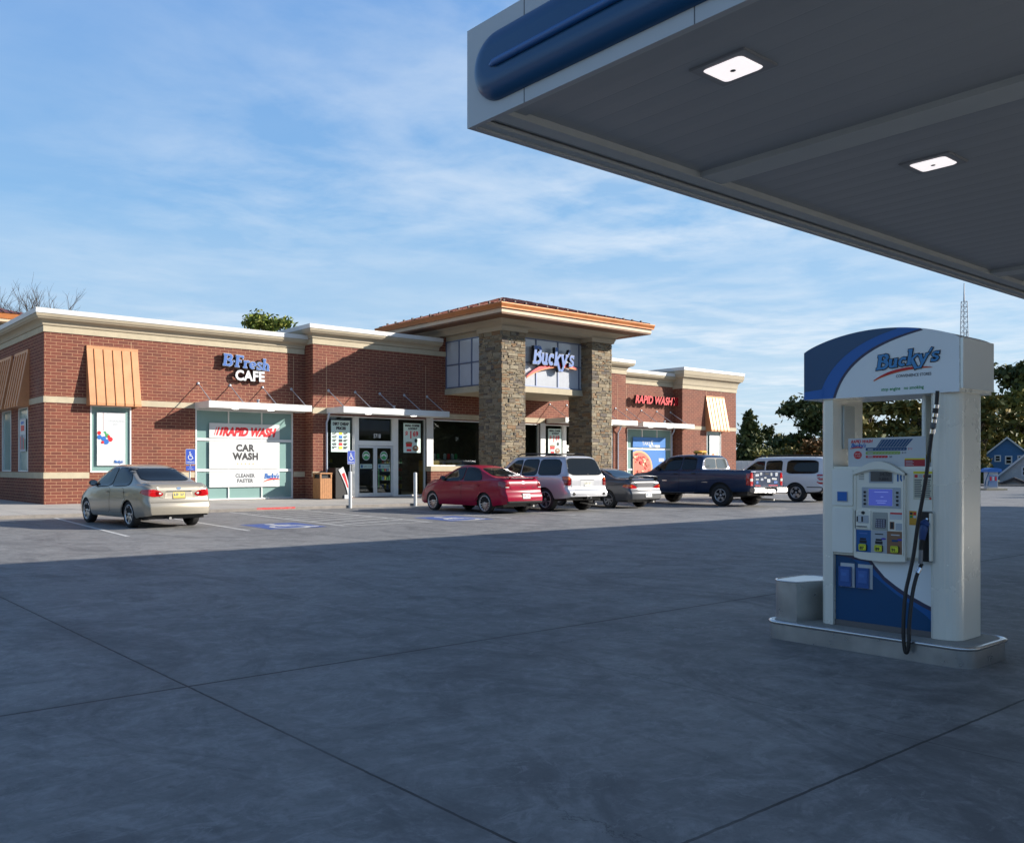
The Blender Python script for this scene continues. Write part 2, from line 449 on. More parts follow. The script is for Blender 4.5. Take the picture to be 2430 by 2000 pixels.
class MB:
    def __init__(s):
        s.v, s.f, s.m, s.mats, s.sm = [], [], [], [], []
    def mi(s, m):
        if m not in s.mats:
            s.mats.append(m)
        return s.mats.index(m)
    def add(s, vs, fs, m, smooth=False):
        o = len(s.v)
        s.v += [tuple(p) for p in vs]
        k = s.mi(m)
        for f in fs:
            s.f.append(tuple(i + o for i in f))
            s.m.append(k)
            s.sm.append(smooth)
        return s
    def box(s, x0, x1, y0, y1, z0, z1, m):
        x0, x1 = min(x0, x1), max(x0, x1)
        y0, y1 = min(y0, y1), max(y0, y1)
        z0, z1 = min(z0, z1), max(z0, z1)
        vs = [(x0, y0, z0), (x1, y0, z0), (x1, y1, z0), (x0, y1, z0), (x0, y0, z1), (x1, y0, z1), (x1, y1, z1), (x0, y1, z1)]
        return s.add(vs, [(0, 3, 2, 1), (4, 5, 6, 7), (0, 1, 5, 4), (1, 2, 6, 5), (2, 3, 7, 6), (3, 0, 4, 7)], m)
    def bbox(s, x0, x1, y0, y1, z0, z1, m, b=0.01, seg=2):
        """bevelled box"""
        bm = bmesh.new()
        bmesh.ops.create_cube(bm, size=1)
        for v in bm.verts:
            v.co = ((x0 + x1) / 2 + v.co.x * abs(x1 - x0), (y0 + y1) / 2 + v.co.y * abs(y1 - y0), (z0 + z1) / 2 + v.co.z * abs(z1 - z0))
        bmesh.ops.bevel(bm, geom=list(bm.edges), offset=b, segments=seg, affect='EDGES')
        s.addbm(bm, m)
        return s
    def addbm(s, bm, m, smooth=False):
        bm.verts.ensure_lookup_table()
        bm.verts.index_update()
        s.add([tuple(v.co) for v in bm.verts], [[v.index for v in f.verts] for f in bm.faces], m, smooth)
        bm.free()
    def prism(s, pts, fr, depth, m, side=None, back=True):
        """polygon (u,v) in a frame, extruded outwards by depth"""
        n = len(pts)
        area = sum(pts[i][0] * pts[(i + 1) % n][1] - pts[(i + 1) % n][0] * pts[i][1] for i in range(n))
        if area < 0:
            pts = pts[::-1]
        a = [fr(u, v, 0) for u, v in pts]
        b = [fr(u, v, depth) for u, v in pts]
        s.add(b, [tuple(range(n))], m)
        s.add(a + b, [(i, (i + 1) % n, n + (i + 1) % n, n + i) for i in range(n)], side or m)
        if back:
            s.add(a, [tuple(range(n))[::-1]], side or m)
        return s
    def tube(s, pts, r, m, n=8, cap=True):
        pts = [Vector(p) for p in pts]
        rs = r if isinstance(r, (list, tuple)) else [r] * len(pts)
        vs, fs = [], []
        up = Vector((0, 0, 1))
        prev = None
        for i, p in enumerate(pts):
            d = (pts[min(i + 1, len(pts) - 1)] - pts[max(i - 1, 0)])
            d = d.normalized() if d.length > 1e-9 else Vector((0, 0, 1))
            if prev is None:
                a = d.cross(up)
                if a.length < 1e-3:
                    a = d.cross(Vector((1, 0, 0)))
                a.normalize()
            else:
                a = prev - d * prev.dot(d)
                a = a.normalized() if a.length > 1e-6 else d.orthogonal().normalized()
            prev = a
            b = d.cross(a)
            for k in range(n):
                t = 2 * math.pi * k / n
                vs.append(tuple(p + (a * math.cos(t) + b * math.sin(t)) * rs[i]))
        for i in range(len(pts) - 1):
            for k in range(n):
                fs.append((i * n + k, i * n + (k + 1) % n, (i + 1) * n + (k + 1) % n, (i + 1) * n + k))
        s.add(vs, fs, m, True)
        if cap:
            s.add(vs[:n], [tuple(range(n))[::-1]], m)
            s.add(vs[-n:], [tuple(range(n))], m)
        return s
    def lathe(s, prof, c, axis, m, n=24, smooth=True):
        """profile (r, h) round an axis through c"""
        ax = Vector(axis).normalized()
        a = ax.orthogonal().normalized()
        b = ax.cross(a)
        c = Vector(c)
        vs, fs = [], []
        for r, h in prof:
            for k in range(n):
                t = 2 * math.pi * k / n
                vs.append(tuple(c + ax * h + (a * math.cos(t) + b * math.sin(t)) * r))
        for i in range(len(prof) - 1):
            for k in range(n):
                fs.append((i * n + k, i * n + (k + 1) % n, (i + 1) * n + (k + 1) % n, (i + 1) * n + k))
        return s.add(vs, fs, m, smooth)
    def text(s, string, fr, u, v, size, m, off=0.0, shear=0.0, ext=0.0, align='LEFT', sx=1.0, space=1.0, lift=0.0, side=None, fit=None):
        vs, fs = text_mesh(string, size, off, shear, ext, align, space)
        if not vs:
            return s
        if fit:
            sx = fit / max(x for x, y, z in vs)
        P = [fr(u + x * sx, v + y, z + ext + lift) for x, y, z in vs]
        if side is not None and ext > 0:
            front = [f for f in fs if all(vs[i][2] > ext - 1e-5 for i in f)]
            fset = set(map(tuple, front))
            s.add(P, front, m)
            s.add(P, [f for f in fs if tuple(f) not in fset], side)
        else:
            s.add(P, fs, m)
        return s
    def build(s, name, parent=None, smooth_angle=None):
        base = Vector((0, 0, 0))
        if parent is not None:
            q = parent
            while q is not None:
                base += Vector(q.location)
                q = q.parent
        me = bpy.data.meshes.new(name)
        bv = [(x - base.x, y - base.y, z - base.z) for x, y, z in s.v]
        me.from_pydata(bv, [], s.f)
        for m in s.mats:
            me.materials.append(m)
        me.polygons.foreach_set('material_index', s.m)
        me.polygons.foreach_set('use_smooth', s.sm)
        me.update()
        o = bpy.data.objects.new(name, me)
        col.objects.link(o)
        if parent is not None:
            o.parent = parent
        return o


_tc = {}


def text_mesh(string, size, off, shear, ext, align, space):
    key = (string, size, off, shear, ext, align, space)
    if key in _tc:
        return _tc[key]
    cu = bpy.data.curves.new('txt', 'FONT')
    cu.body = string
    cu.size = size
    cu.offset = off
    cu.shear = shear
    cu.extrude = ext
    cu.align_x = align
    cu.space_character = space
    cu.resolution_u = 3
    o = bpy.data.objects.new('txt', cu)
    col.objects.link(o)
    bpy.context.view_layer.update()
    me = o.to_mesh()
    vs = [tuple(v.co) for v in me.vertices]
    fs = [tuple(p.vertices) for p in me.polygons]
    o.to_mesh_clear()
    bpy.data.objects.remove(o)
    bpy.data.curves.remove(cu)
    _tc[key] = (vs, fs)
    return vs, fs


def frame(o, right, up):
    o, r, u = Vector(o), Vector(right).normalized(), Vector(up).normalized()
    n = r.cross(u)
    return lambda a, b, c=0.0: tuple(o + r * a + u * b + n * c)


def front_frame(y, x0=0.0, z0=0.0):     # a wall that looks towards -Y: u = X, v = Z
    return frame((x0, y, z0), (1, 0, 0), (0, 0, 1))


def side_frame(x, y0=0.0, z0=0.0):      # a wall that looks towards -X: u = -Y
    return frame((x, y0, z0), (0, -1, 0), (0, 0, 1))


def thing(name, label, cat, loc=(0, 0, 0), rotz=0.0, group=None):
    o = bpy.data.objects.new(name, None)
    o.empty_display_size = 0.3
    col.objects.link(o)
    o.location = loc
    o.rotation_euler = (0, 0, rotz)
    o['label'] = label
    o['category'] = cat
    if group:
        o['group'] = group
    return o


def tag(o, label, cat, group=None):
    o['label'] = label
    o['category'] = cat
    if group:
        o['group'] = group
    return o


def struct(o):
    o['kind'] = 'structure'
    return o


def arc(cx, cy, r, a0, a1, n=12, ry=None):
    ry = r if ry is None else ry
    return [(cx + r * math.cos(a0 + (a1 - a0) * i / n), cy + ry * math.sin(a0 + (a1 - a0) * i / n)) for i in range(n + 1)]


def rrect(x0, y0, x1, y1, r, n=5):
    return arc(x1 - r, y1 - r, r, 0, math.pi / 2, n) + arc(x0 + r, y1 - r, r, math.pi / 2, math.pi, n) + arc(x0 + r, y0 + r, r, math.pi, 1.5 * math.pi, n) + arc(x1 - r, y0 + r, r, 1.5 * math.pi, 2 * math.pi, n)


def ribbon(pts, w0, w1=None, wm=None):
    """a flat polygon round a polyline; width tapers w0 > wm > w1"""
    n = len(pts)
    L, Rr = [], []
    for i in range(n):
        a, b = pts[max(i - 1, 0)], pts[min(i + 1, n - 1)]
        dx, dy = b[0] - a[0], b[1] - a[1]
        l = math.hypot(dx, dy) or 1
        nx, ny = -dy / l, dx / l
        t = i / (n - 1)
        if wm is None:
            ww = w0 + ((w1 if w1 is not None else w0) - w0) * t
        else:
            ww = w0 + (wm - w0) * math.sin(math.pi * min(t * 1, .5)) if t < .5 else w1 + (wm - w1) * math.sin(math.pi * t)
        L.append((pts[i][0] + nx * ww / 2, pts[i][1] + ny * ww / 2))
        Rr.append((pts[i][0] - nx * ww / 2, pts[i][1] - ny * ww / 2))
    return L + Rr[::-1]


# hand-drawn slab letters: strokes (points, width) in a unit-high box, then the advance
def slab(ch):
    S = []
    if ch == 'B':
        S = [([(.16, 0), (.16, 1)], .22), ([(.0, .07), (.42, .07)], .14), ([(.0, .93), (.40, .93)], .14), ([(.2, .53), (.42, .53)], .12),
             (arc(.42, .75, .19, -math.pi / 2, math.pi / 2, 8, .18), .19), (arc(.43, .29, .23, -math.pi / 2, math.pi / 2, 8, .22), .20)]
        return S, .74
    if ch == 'u':
        S = [([(.13, .62), (.13, .22)], .19), (arc(.29, .22, .16, math.pi, 2 * math.pi, 8, .15), .17), ([(.47, .62), (.47, 0)], .19), ([(0, .58), (.2, .58)], .11), ([(.34, .58), (.5, .58)], .11), ([(.42, .05), (.62, .05)], .11)]
        return S, .66
    if ch == 'c':
        S = [(arc(.28, .31, .20, R(48), R(312), 12, .24), .18), ([(.42, .40), (.42, .60)], .10)]
        return S, .54
    if ch == 'k':
        S = [([(.14, 0), (.14, 1)], .20), ([(0, .94), (.2, .94)], .12), ([(.0, .05), (.3, .05)], .11), ([(.2, .28), (.5, .58)], .15), ([(.26, .34), (.62, -.30)], .17), ([(.40, .58), (.62, .58)], .10)]
        return S, .62
    if ch == 'y':
        S = [([(.10, .60), (.33, .05)], .19), ([(.58, .60), (.22, -.30)], .16), ([(0, .58), (.24, .58)], .11), ([(.44, .58), (.7, .58)], .11), ([(.06, -.27), (.3, -.27)], .12)]
        return S, .66
    if ch == "'":
        return [([(.02, .72), (.16, 1.02)], .12)], .16
    if ch == 's':
        S = [(arc(.25, .455, .15, R(20), R(270), 9, .12), .13), (arc(.25, .165, .17, R(90), R(-160), 9, .12), .14), ([(.42, .44), (.42, .62)], .08), ([(.08, .0), (.08, .2)], .08)]
        return S, .50
    if ch == 'F':
        return [([(.16, 0), (.16, 1)], .22), ([(0, .06), (.36, .06)], .13), ([(0, .93), (.62, .93)], .15), ([(.2, .52), (.44, .52)], .13), ([(.58, .98), (.58, .74)], .10), ([(.44, .62), (.44, .42)], .09)], .66
    if ch == 'r':
        return [([(.14, .62), (.14, 0)], .19), ([(0, .05), (.32, .05)], .11), ([(.0, .57), (.2, .57)], .11), (arc(.34, .38, .18, R(170), R(50), 6, .2), .16)], .48
    if ch == 'e':
        return [(arc(.28, .31, .20, R(0), R(310), 12, .24), .16), ([(.12, .30), (.47, .30)], .12)], .56
    if ch == 'h':
        return [([(.14, 0), (.14, 1)], .20), ([(0, .94), (.2, .94)], .12), ([(.0, .05), (.29, .05)], .11), (arc(.31, .38, .17, R(180), R(0), 7, .18), .17), ([(.48, .40), (.48, 0)], .19), ([(.36, .05), (.62, .05)], .11)], .66
    if ch == '.':
        return [([(.04, .5), (.16, .5)], .13)], .22
    return [], .3


def slab_word(mb, word, fr, u, v, size, face, edge=None, side=None, depth=0.0, grow=0.05, slant=0.2, rise=0.0, sx=1.0, lift=0.0, scales=None, step=0.0007):
    x = u
    k = 0
    for i, ch in enumerate(word):
        S, adv = slab(ch)
        sc = size * (scales[i] if scales else 1)
        for pts, wd in S:
            def tr(q):
                return (x + (q[0] + slant * q[1]) * sc * sx, v + q[1] * sc + rise * (x - u + q[0] * sc))
            k += 1
            dz = step * (k % 9)
            if edge is not None:
                p = [pts[0], pts[-1]]
                e = [list(t) for t in pts]
                for a, b in ((0, 1), (-1, -2)):
                    dx, dy = e[a][0] - pts[b][0], e[a][1] - pts[b][1]
                    l = math.hypot(dx, dy) or 1
                    e[a] = [e[a][0] + dx / l * grow, e[a][1] + dy / l * grow]
                mb.prism([tr(q) for q in ribbon(e, wd + 2 * grow)], lambda a, b, c: fr(a, b, c + lift), depth + dz, edge, side or edge)
            mb.prism([tr(q) for q in ribbon(pts, wd)], lambda a, b, c: fr(a, b, c + lift), depth + dz + step * 10, face, edge or side)
        x += adv * sc * sx
    return x


def swoosh(mb, fr, pts, w, mats, lift, depth=0.004):
    """tapered brush stroke in bands of colour"""
    n = 16
    P = []
    for i in range(n + 1):
        t = i / n
        a, b, c = pts
        P.append(((1 - t) ** 2 * a[0] + 2 * t * (1 - t) * b[0] + t * t * c[0], (1 - t) ** 2 * a[1] + 2 * t * (1 - t) * b[1] + t * t * c[1]))
    for k, m in enumerate(mats):
        o = (len(mats) - 1 - k) * w * 0.30
        q = [(x, y + o) for x, y in P]
        poly = ribbon(q, w * .15, w * .06, w * (1.0 - .25 * k) if k else w)
        mb.prism(poly, lambda a, b, c: fr(a, b, c + lift + .0012 * (len(mats) - k)), depth, m)


def wheelchair(mb, fr, cx, cy, s, m, lift):
    f = lambda a, b, c: fr(cx + a * s, cy + b * s, c + lift)
    mb.prism(arc(-.08, .82, .10, 0, 2 * math.pi, 14)[:-1], f, .002, m)
    mb.prism(ribbon([(-.08, .70), (-.06, .30)], .13), f, .0024, m)
    mb.prism(ribbon([(-.07, .52), (.20, .52)], .09), f, .0028, m)
    mb.prism(ribbon([(-.07, .30), (.24, .28)], .12), f, .0032, m)
    mb.prism(ribbon([(.22, .30), (.36, -.12), (.47, -.06)], .11), f, .0036, m)
    ring = arc(0, .08, .34, R(130), R(345), 18)
    mb.prism(ribbon(ring, .10), f, .0016, m)


def sweep(path, prof, mb, m, closed=False):
    """moulding: profile (outward, z) swept along a plan path whose outside is on the right-hand side"""
    if closed:
        path = list(path) + [path[0]]
    n = len(path)
    norms = []
    for i in range(n - 1):
        dx, dy = path[i + 1][0] - path[i][0], path[i + 1][1] - path[i][1]
        l = math.hypot(dx, dy)
        norms.append((dy / l, -dx / l))
    rings = []
    for i in range(n):
        a = norms[max(i - 1, 0)] if not closed or 0 < i < n - 1 else norms[-1]
        b = norms[min(i, n - 2)] if not closed or 0 < i < n - 1 else norms[0]
        mx, my = a[0] + b[0], a[1] + b[1]
        d = mx * a[0] + my * a[1]
        mx, my = mx / d, my / d
        rings.append([(path[i][0] + mx * p, path[i][1] + my * p, z) for p, z in prof])
    k = len(prof)
    vs = [v for r in rings for v in r]
    fs = []
    for i in range(n - 1):
        for j in range(k):
            fs.append((i * k + j, (i + 1) * k + j, (i + 1) * k + (j + 1) % k, i * k + (j + 1) % k))
    if not closed:
        fs.append(tuple(range(k)))
        fs.append(tuple(range((n - 1) * k, n * k))[::-1])
    mb.add(vs, fs, m)


def wall(mb, fr, u0, u1, v0, v1, openings, m, reveal=0.12, rm=None):
    """a wall face with real holes; openings (u0,u1,v0,v1); reveals go inwards"""
    us = sorted({u0, u1, *[x for o in openings for x in o[:2] if u0 < x < u1]})
    vs = sorted({v0, v1, *[x for o in openings for x in o[2:4] if v0 < x < v1]})
    for a, b in zip(us, us[1:]):
        for c, d in zip(vs, vs[1:]):
            mu, mv = (a + b) / 2, (c + d) / 2
            if any(o[0] < mu < o[1] and o[2] < mv < o[3] for o in openings):
                continue
            mb.add([fr(a, c), fr(b, c), fr(b, d), fr(a, d)], [(0, 1, 2, 3)], m)
    for o in openings:
        a, b, c, d = o[:4]
        for q in (((a, c), (a, d)), ((b, d), (b, c)), ((a, d), (b, d)), ((b, c), (a, c))):
            (p0, q0), (p1, q1) = q
            mb.add([fr(p0, q0, 0), fr(p1, q1, 0), fr(p1, q1, -reveal), fr(p0, q0, -reveal)], [(0, 1, 2, 3)], rm or m)


def fbox(mb, fr, u0, u1, v0, v1, d0, d1, m):
    vs = [fr(u0, v0, d0), fr(u1, v0, d0), fr(u1, v1, d0), fr(u0, v1, d0), fr(u0, v0, d1), fr(u1, v0, d1), fr(u1, v1, d1), fr(u0, v1, d1)]
    mb.add(vs, [(0, 3, 2, 1), (4, 5, 6, 7), (0, 1, 5, 4), (1, 2, 6, 5), (2, 3, 7, 6), (3, 0, 4, 7)], m)


def window(parent, fr, u0, u1, v0, v1, mull=(), rails=(), inset=0.05, fw=0.055, glass=None, fm=None, proud=0.02, rail_w=None, name='window'):
    """frame as one part, its glass as a sub-part"""
    fm = fm or ALUWHITE
    b = MB()
    d0, d1 = -inset - .05, -inset + .055
    fbox(b, fr, u0, u0 + fw, v0, v1, d0, d1, fm)
    fbox(b, fr, u1 - fw, u1, v0, v1, d0, d1, fm)
    fbox(b, fr, u0 + fw, u1 - fw, v1 - fw, v1, d0, d1 - .002, fm)
    fbox(b, fr, u0 + fw, u1 - fw, v0, v0 + fw, d0, d1 - .002, fm)
    rw = rail_w or fw
    for r in rails:
        fbox(b, fr, u0 + fw, u1 - fw, r - rw / 2, r + rw / 2, d0, d1 - .004, fm)
    for q in mull:
        fbox(b, fr, q - fw / 2.4, q + fw / 2.4, v0 + fw, v1 - fw, d0, d1 - .008, fm)
    o = b.build(name, parent)
    g = MB()
    fbox(g, fr, u0 + fw * .5, u1 - fw * .5, v0 + fw * .5, v1 - fw * .5, -inset - .012, -inset, glass or FROST)
    g.build('pane', o)
    return o


def panel(name, label, cat, fr, items, group=None, base=None, thick=0.003):
    """a printed sheet: layers stack outwards a fraction of a millimetre apart"""
    b = MB()
    lift = 0.0
    for it in items:
        k = it[0]
        f = (lambda L: (lambda a, c, d=0.0: fr(a, c, d + L)))(lift)
        if k == 'rect':
            fbox(b, f, it[1], it[3], it[2], it[4], 0 if lift else -thick, .0006, it[5])
        elif k == 'poly':
            b.prism(it[1], f, .0006, it[2])
        elif k == 'text':
            kw = it[6] if len(it) > 6 else {}
            b.text(it[1], f, it[2], it[3], it[4], it[5], lift=.0008, **kw)
        elif k == 'slab':
            slab_word(b, it[1], f, it[2], it[3], it[4], it[5], lift=.0005, **(it[6] if len(it) > 6 else {}))
            lift += .012
        elif k == 'swoosh':
            swoosh(b, f, it[1], it[2], it[3], 0.0005, .0008)
            lift += .004
        lift += .0011
    o = b.build(name)
    return tag(o, label, cat, group)

# ================================================================== ground
YA, YB = 31.09, 30.45            # the two planes of the shop front
b = MB()
b.add([(-900, -900, 0), (1500, -900, 0), (1500, 1500, 0), (-900, 1500, 0)], [(0, 1, 2, 3)], CONC)
struct(b.build('ground'))


def sidewalk_mat():
    m = bpy.data.materials.new('sidewalk_concrete')
    m.use_nodes = True
    n = NT(m.node_tree)
    bs = m.node_tree.nodes['Principled BSDF']
    p = n.pos()
    s = n.node('ShaderNodeSeparateXYZ')
    n.link(p, s.inputs[0])
    f = n.noise(p, 1.2, 7, 0.65)
    c = n.mix(n.ramp(f, [(0.3, 0), (0.7, 1)]), (0.34, 0.325, 0.30), (0.44, 0.42, 0.385))
    fx = n.math('ABSOLUTE', n.math('ADD', n.math('FRACT', n.math('MULTIPLY', s.outputs[0], 1 / 1.9)), -0.5))
    fy = n.math('ABSOLUTE', n.math('ADD', n.math('FRACT', n.math('MULTIPLY', s.outputs[1], 1 / 1.9)), -0.5))
    j = n.math('MAXIMUM', n.math('LESS_THAN', fx, 0.006), n.math('LESS_THAN', fy, 0.006))
    c = n.mix(n.math('MULTIPLY', j, 0.7), c, (0.08, 0.075, 0.07))
    n.link(c, bs.inputs['Base Color'])
    bs.inputs['Roughness'].default_value = 0.8
    return m


SIDEW = sidewalk_mat()
b = MB()
KY = 25.35
b.add([(-60, KY, .10), (51.5, KY, .10), (51.5, 31.6, .15), (-60, 31.6, .15)], [(0, 1, 2, 3)], SIDEW)
b.add([(-60, 31.6, .15), (8.9, 31.6, .15), (8.9, 90, .15), (-60, 90, .15)], [(0, 1, 2, 3)], SIDEW)
b.add([(-60, KY, 0), (51.5, KY, 0), (51.5, KY, .10), (-60, KY, .10)], [(0, 1, 2, 3)], mat('kerb_face', (0.22, 0.20, 0.18), 0.85, var=0.2))
b.add([(51.5, KY, 0), (51.5, 31.6, 0), (51.5, 31.6, .15), (51.5, KY, .10)], [(0, 1, 2, 3)], SIDEW)
struct(b.build('sidewalk'))
b = MB()
b.add([(13.75, KY - .004, 0.04), (15.2, KY - .004, 0.04), (15.2, KY - .004, .104), (13.75, KY - .004, .104), (15.2, KY + .05, .1035), (13.75, KY + .05, .1035)], [(0, 1, 2, 3), (3, 2, 4, 5)], paint_mat('red_kerb_paint', (0.50, 0.03, 0.03), 0.4))
struct(b.build('red_kerb_paint'))

# parking paint: stall lines lean a little towards +X as they go in
PAINTW = paint_mat('white_road_paint', (0.62, 0.62, 0.60), 0.6)
PAINTB = paint_mat('blue_road_paint', (0.02, 0.075, 0.31), 0.35)
LEAN = 0.10


def gline(b, x0, y0, x1, y1, w, m, z=.004):
    d = Vector((x1 - x0, y1 - y0)).normalized()
    nx, ny = -d.y * w / 2, d.x * w / 2
    b.add([(x0 - nx, y0 - ny, z), (x1 - nx, y1 - ny, z), (x1 + nx, y1 + ny, z), (x0 + nx, y0 + ny, z)], [(3, 2, 1, 0)], m)


b = MB()
for x in (6.53, 9.3, 11.9, 14.55, 17.45, 20.1, 22.8, 25.4, 28.0, 31.5, 34.4, 37.2, 40.0, 42.8):
    gline(b, x, 17.5, x + LEAN * 7.6, 25.1, .10, PAINTW)
gline(b, 11.86, 17.5, 14.6, 17.5, .10, PAINTW, .008)
for k in range(9):
    t = k / 9
    y0 = 17.9 + 7.2 * t
    xa, xb = 11.95 + LEAN * (y0 - 17.5), 14.5 + LEAN * (y0 - 17.5)
    gline(b, xa, y0, xb + .08, y0 + .85 if y0 + .85 < 25.1 else 25.1, .10, PAINTW, .008)
struct(b.build('road_markings'))
for nm, cx, cy in (('a', 10.75, 18.5), ('b', 16.1, 18.4)):
    b = MB()
    h = .92
    q = lambda u, v, z: (cx + u * h + LEAN * v * h, cy + v * h, z)
    b.add([q(-.85, -1, .004), q(.85, -1, .004), q(.85, 1, .004), q(-.85, 1, .004)], [(0, 1, 2, 3)], PAINTB)
    fr = frame((cx - .05, cy - .62, .006), (1, 0, 0), (LEAN, 1, 0))
    wheelchair(b, fr, 0, .12, 1.35, PAINTW, 0.0)
    struct(b.build('road_marking_symbol'))

# ================================================================== the shop
shop = thing('store_building', 'long red brick convenience store with cream cornices, stone columns and a copper roofed entrance tower', 'building', (29, 31, 0))
FA, FB = front_frame(YA), front_frame(YB)
FL = side_frame(8.65)
FR9 = frame((49.6, 0, 0), (0, 1, 0), (0, 0, 1))

oA = [(10.23, 11.72, 1.24, 3.62), (14.23, 18.52, .16, 3.65)]
oB = [(19.77, 25.05, .16, 3.58), (25.42, 32.35, 1.48, 3.58), (32.7, 38.0, .16, 3.58)]
oC = [(39.95, 44.0, .16, 3.6)]
oD = [(46.52, 47.98, 1.24, 3.6)]
oL = [(-34.39, -33.07, 1.26, 3.62), (-36.83, -35.45, 1.26, 3.62), (-39.3, -37.9, 1.26, 3.62)]
b = MB()
wall(b, FA, 8.65, 19.09, 0, 6.2, oA, BRICK)
wall(b, FL, -50, -YA, 0, 6.2, oL, BRICK)
b.build('brick_wall', shop)
b = MB()
wall(b, FB, 19.09, 39.03, 0, 6.6, oB, BRICK)
wall(b, side_frame(19.09), -33.5, -YB, 0, 6.6, [], BRICK)
wall(b, frame((39.03, 0, 0), (0, 1, 0), (0, 0, 1)), YB, 33.5, 0, 6.6, [], BRICK)
b.box(25.9, 33.3, YB - .002, 33.4, 6.55, 7.3, BRICK)
b.build('brick_wall', shop)
b = MB()
wall(b, FA, 39.03, 44.14, 0, 6.2, oC, BRICK)
b.build('brick_wall', shop)
b = MB()
wall(b, FB, 44.14, 49.6, 0, 6.1, oD, BRICK)
wall(b, side_frame(44.14), -33.5, -YB, 0, 6.1, [], BRICK)
wall(b, FR9, YB, 50, 0, 6.1, [], BRICK)
b.build('brick_wall', shop)
b = MB()
b.box(8.8, 49.5, 31.4, 50, 5.9, 6.0, mat('roof_membrane', (0.4, 0.4, 0.4), 0.8))
b.box(8.66, 49.59, 49.9, 50, 0, 6.2, TAN)
b.build('roof', shop)


def cornice(path, zb, zs, z1, z2, proj):
    b = MB()
    sweep(path, [(-.10, zb), (.035, zb), (.035, zs), (-.10, zs)], b, CASTSTONE)
    h = z1 - zs
    k = 0.015
    prof = [(-.10, zs + k), (.05, zs + k), (.07, zs + .10 * h)]
    for i in range(7):
        a = i / 6 * math.pi / 2
        prof.append((.07 + (proj - .13) * (1 - math.cos(a)) * .9, zs + h * (.16 + .42 * math.sin(a) * .9)))
    prof += [(.07 + (proj - .13) * .9 + .02, zs + h * .60)]
    for i in range(6):
        a = i / 5 * math.pi / 2
        prof.append((.09 + (proj - .13) * .9 + .06 * math.sin(a), zs + h * (.64 + .30 * (1 - math.cos(a)))))
    prof += [(proj - .03, z1), (-.10, z1)]
    sweep(path, prof, b, CREAM)
    sweep(path, [(-.12, z1 + .004), (proj - .02, z1 + .004), (proj + .01, z1 - .02), (proj + .02, z1 - .02), (proj + .02, z2), (-.12, z2)], b, WHITEMETAL)
    b.build('cornice', shop)


cornice([(8.65, 50), (8.65, YA), (19.06, YA)], 6.07, 6.27, 6.67, 6.82, .35)
cornice([(19.09, 33.4), (19.09, YB), (25.75, YB)], 6.45, 6.66, 7.05, 7.20, .35)
cornice([(33.45, YB), (39.03, YB), (39.03, 33.4)], 6.45, 6.66, 7.05, 7.20, .35)
cornice([(39.06, YA), (44.11, YA)], 6.07, 6.27, 6.67, 6.82, .35)
cornice([(44.14, 33.4), (44.14, YB), (49.6, YB), (49.6, 50)], 5.97, 6.17, 7.0, 7.16, .35)
b = MB()
b.box(25.75, 26.19, YB - .035, YB + .05, 6.45, 6.66, CASTSTONE)
b.build('cornice', shop)


def band(fr, spans, v0, v1):
    for a, c in spans:
        b = MB()
        n = max(1, round((c - a) / 1.9))
        for i in range(n):
            u0, u1 = a + (c - a) * i / n, a + (c - a) * (i + 1) / n
            fbox(b, fr, u0 + .003, u1 - .003, v0, v1, -.06, .022, CASTSTONE)
        b.build('stone_band', shop)


band(FA, [(8.672, 10.2), (11.75, 14.2), (18.55, 19.09)], 3.65, 3.86)
band(FA, [(8.672, 10.2), (11.75, 14.2), (18.55, 19.09)], 1.03, 1.24)
band(FL, [(-50, -31.068)], 3.65, 3.86)
band(FL, [(-50, -31.068)], 1.03, 1.24)
band(FB, [(19.07, 19.77), (25.05, 32.7), (38.0, 39.05)], 3.62, 3.86)
band(FB, [(19.07, 19.77), (38.0, 39.05)], 1.03, 1.24)
band(FA, [(39.06, 39.92), (44.02, 44.13)], 3.65, 3.86)
band(FB, [(44.12, 46.5), (48.0, 49.62)], 3.63, 3.84)
band(FB, [(44.12, 46.5), (48.0, 49.62)], 1.03, 1.24)

# control joints of the brickwork
b = MB()
JM = mat('joint_sealant', (0.50, 0.33, 0.20), 0.8)
for fr, us in ((FA, (10.23, 11.72, 18.56, 39.9)), (FB, (19.75, 25.02, 38.35, 46.5, 48.0))):
    for u in us:
        b = MB()
        fbox(b, fr, u - .009, u + .009, 3.87, 5.95, -.02, .0025, JM)
        b.build('control_joint', shop)

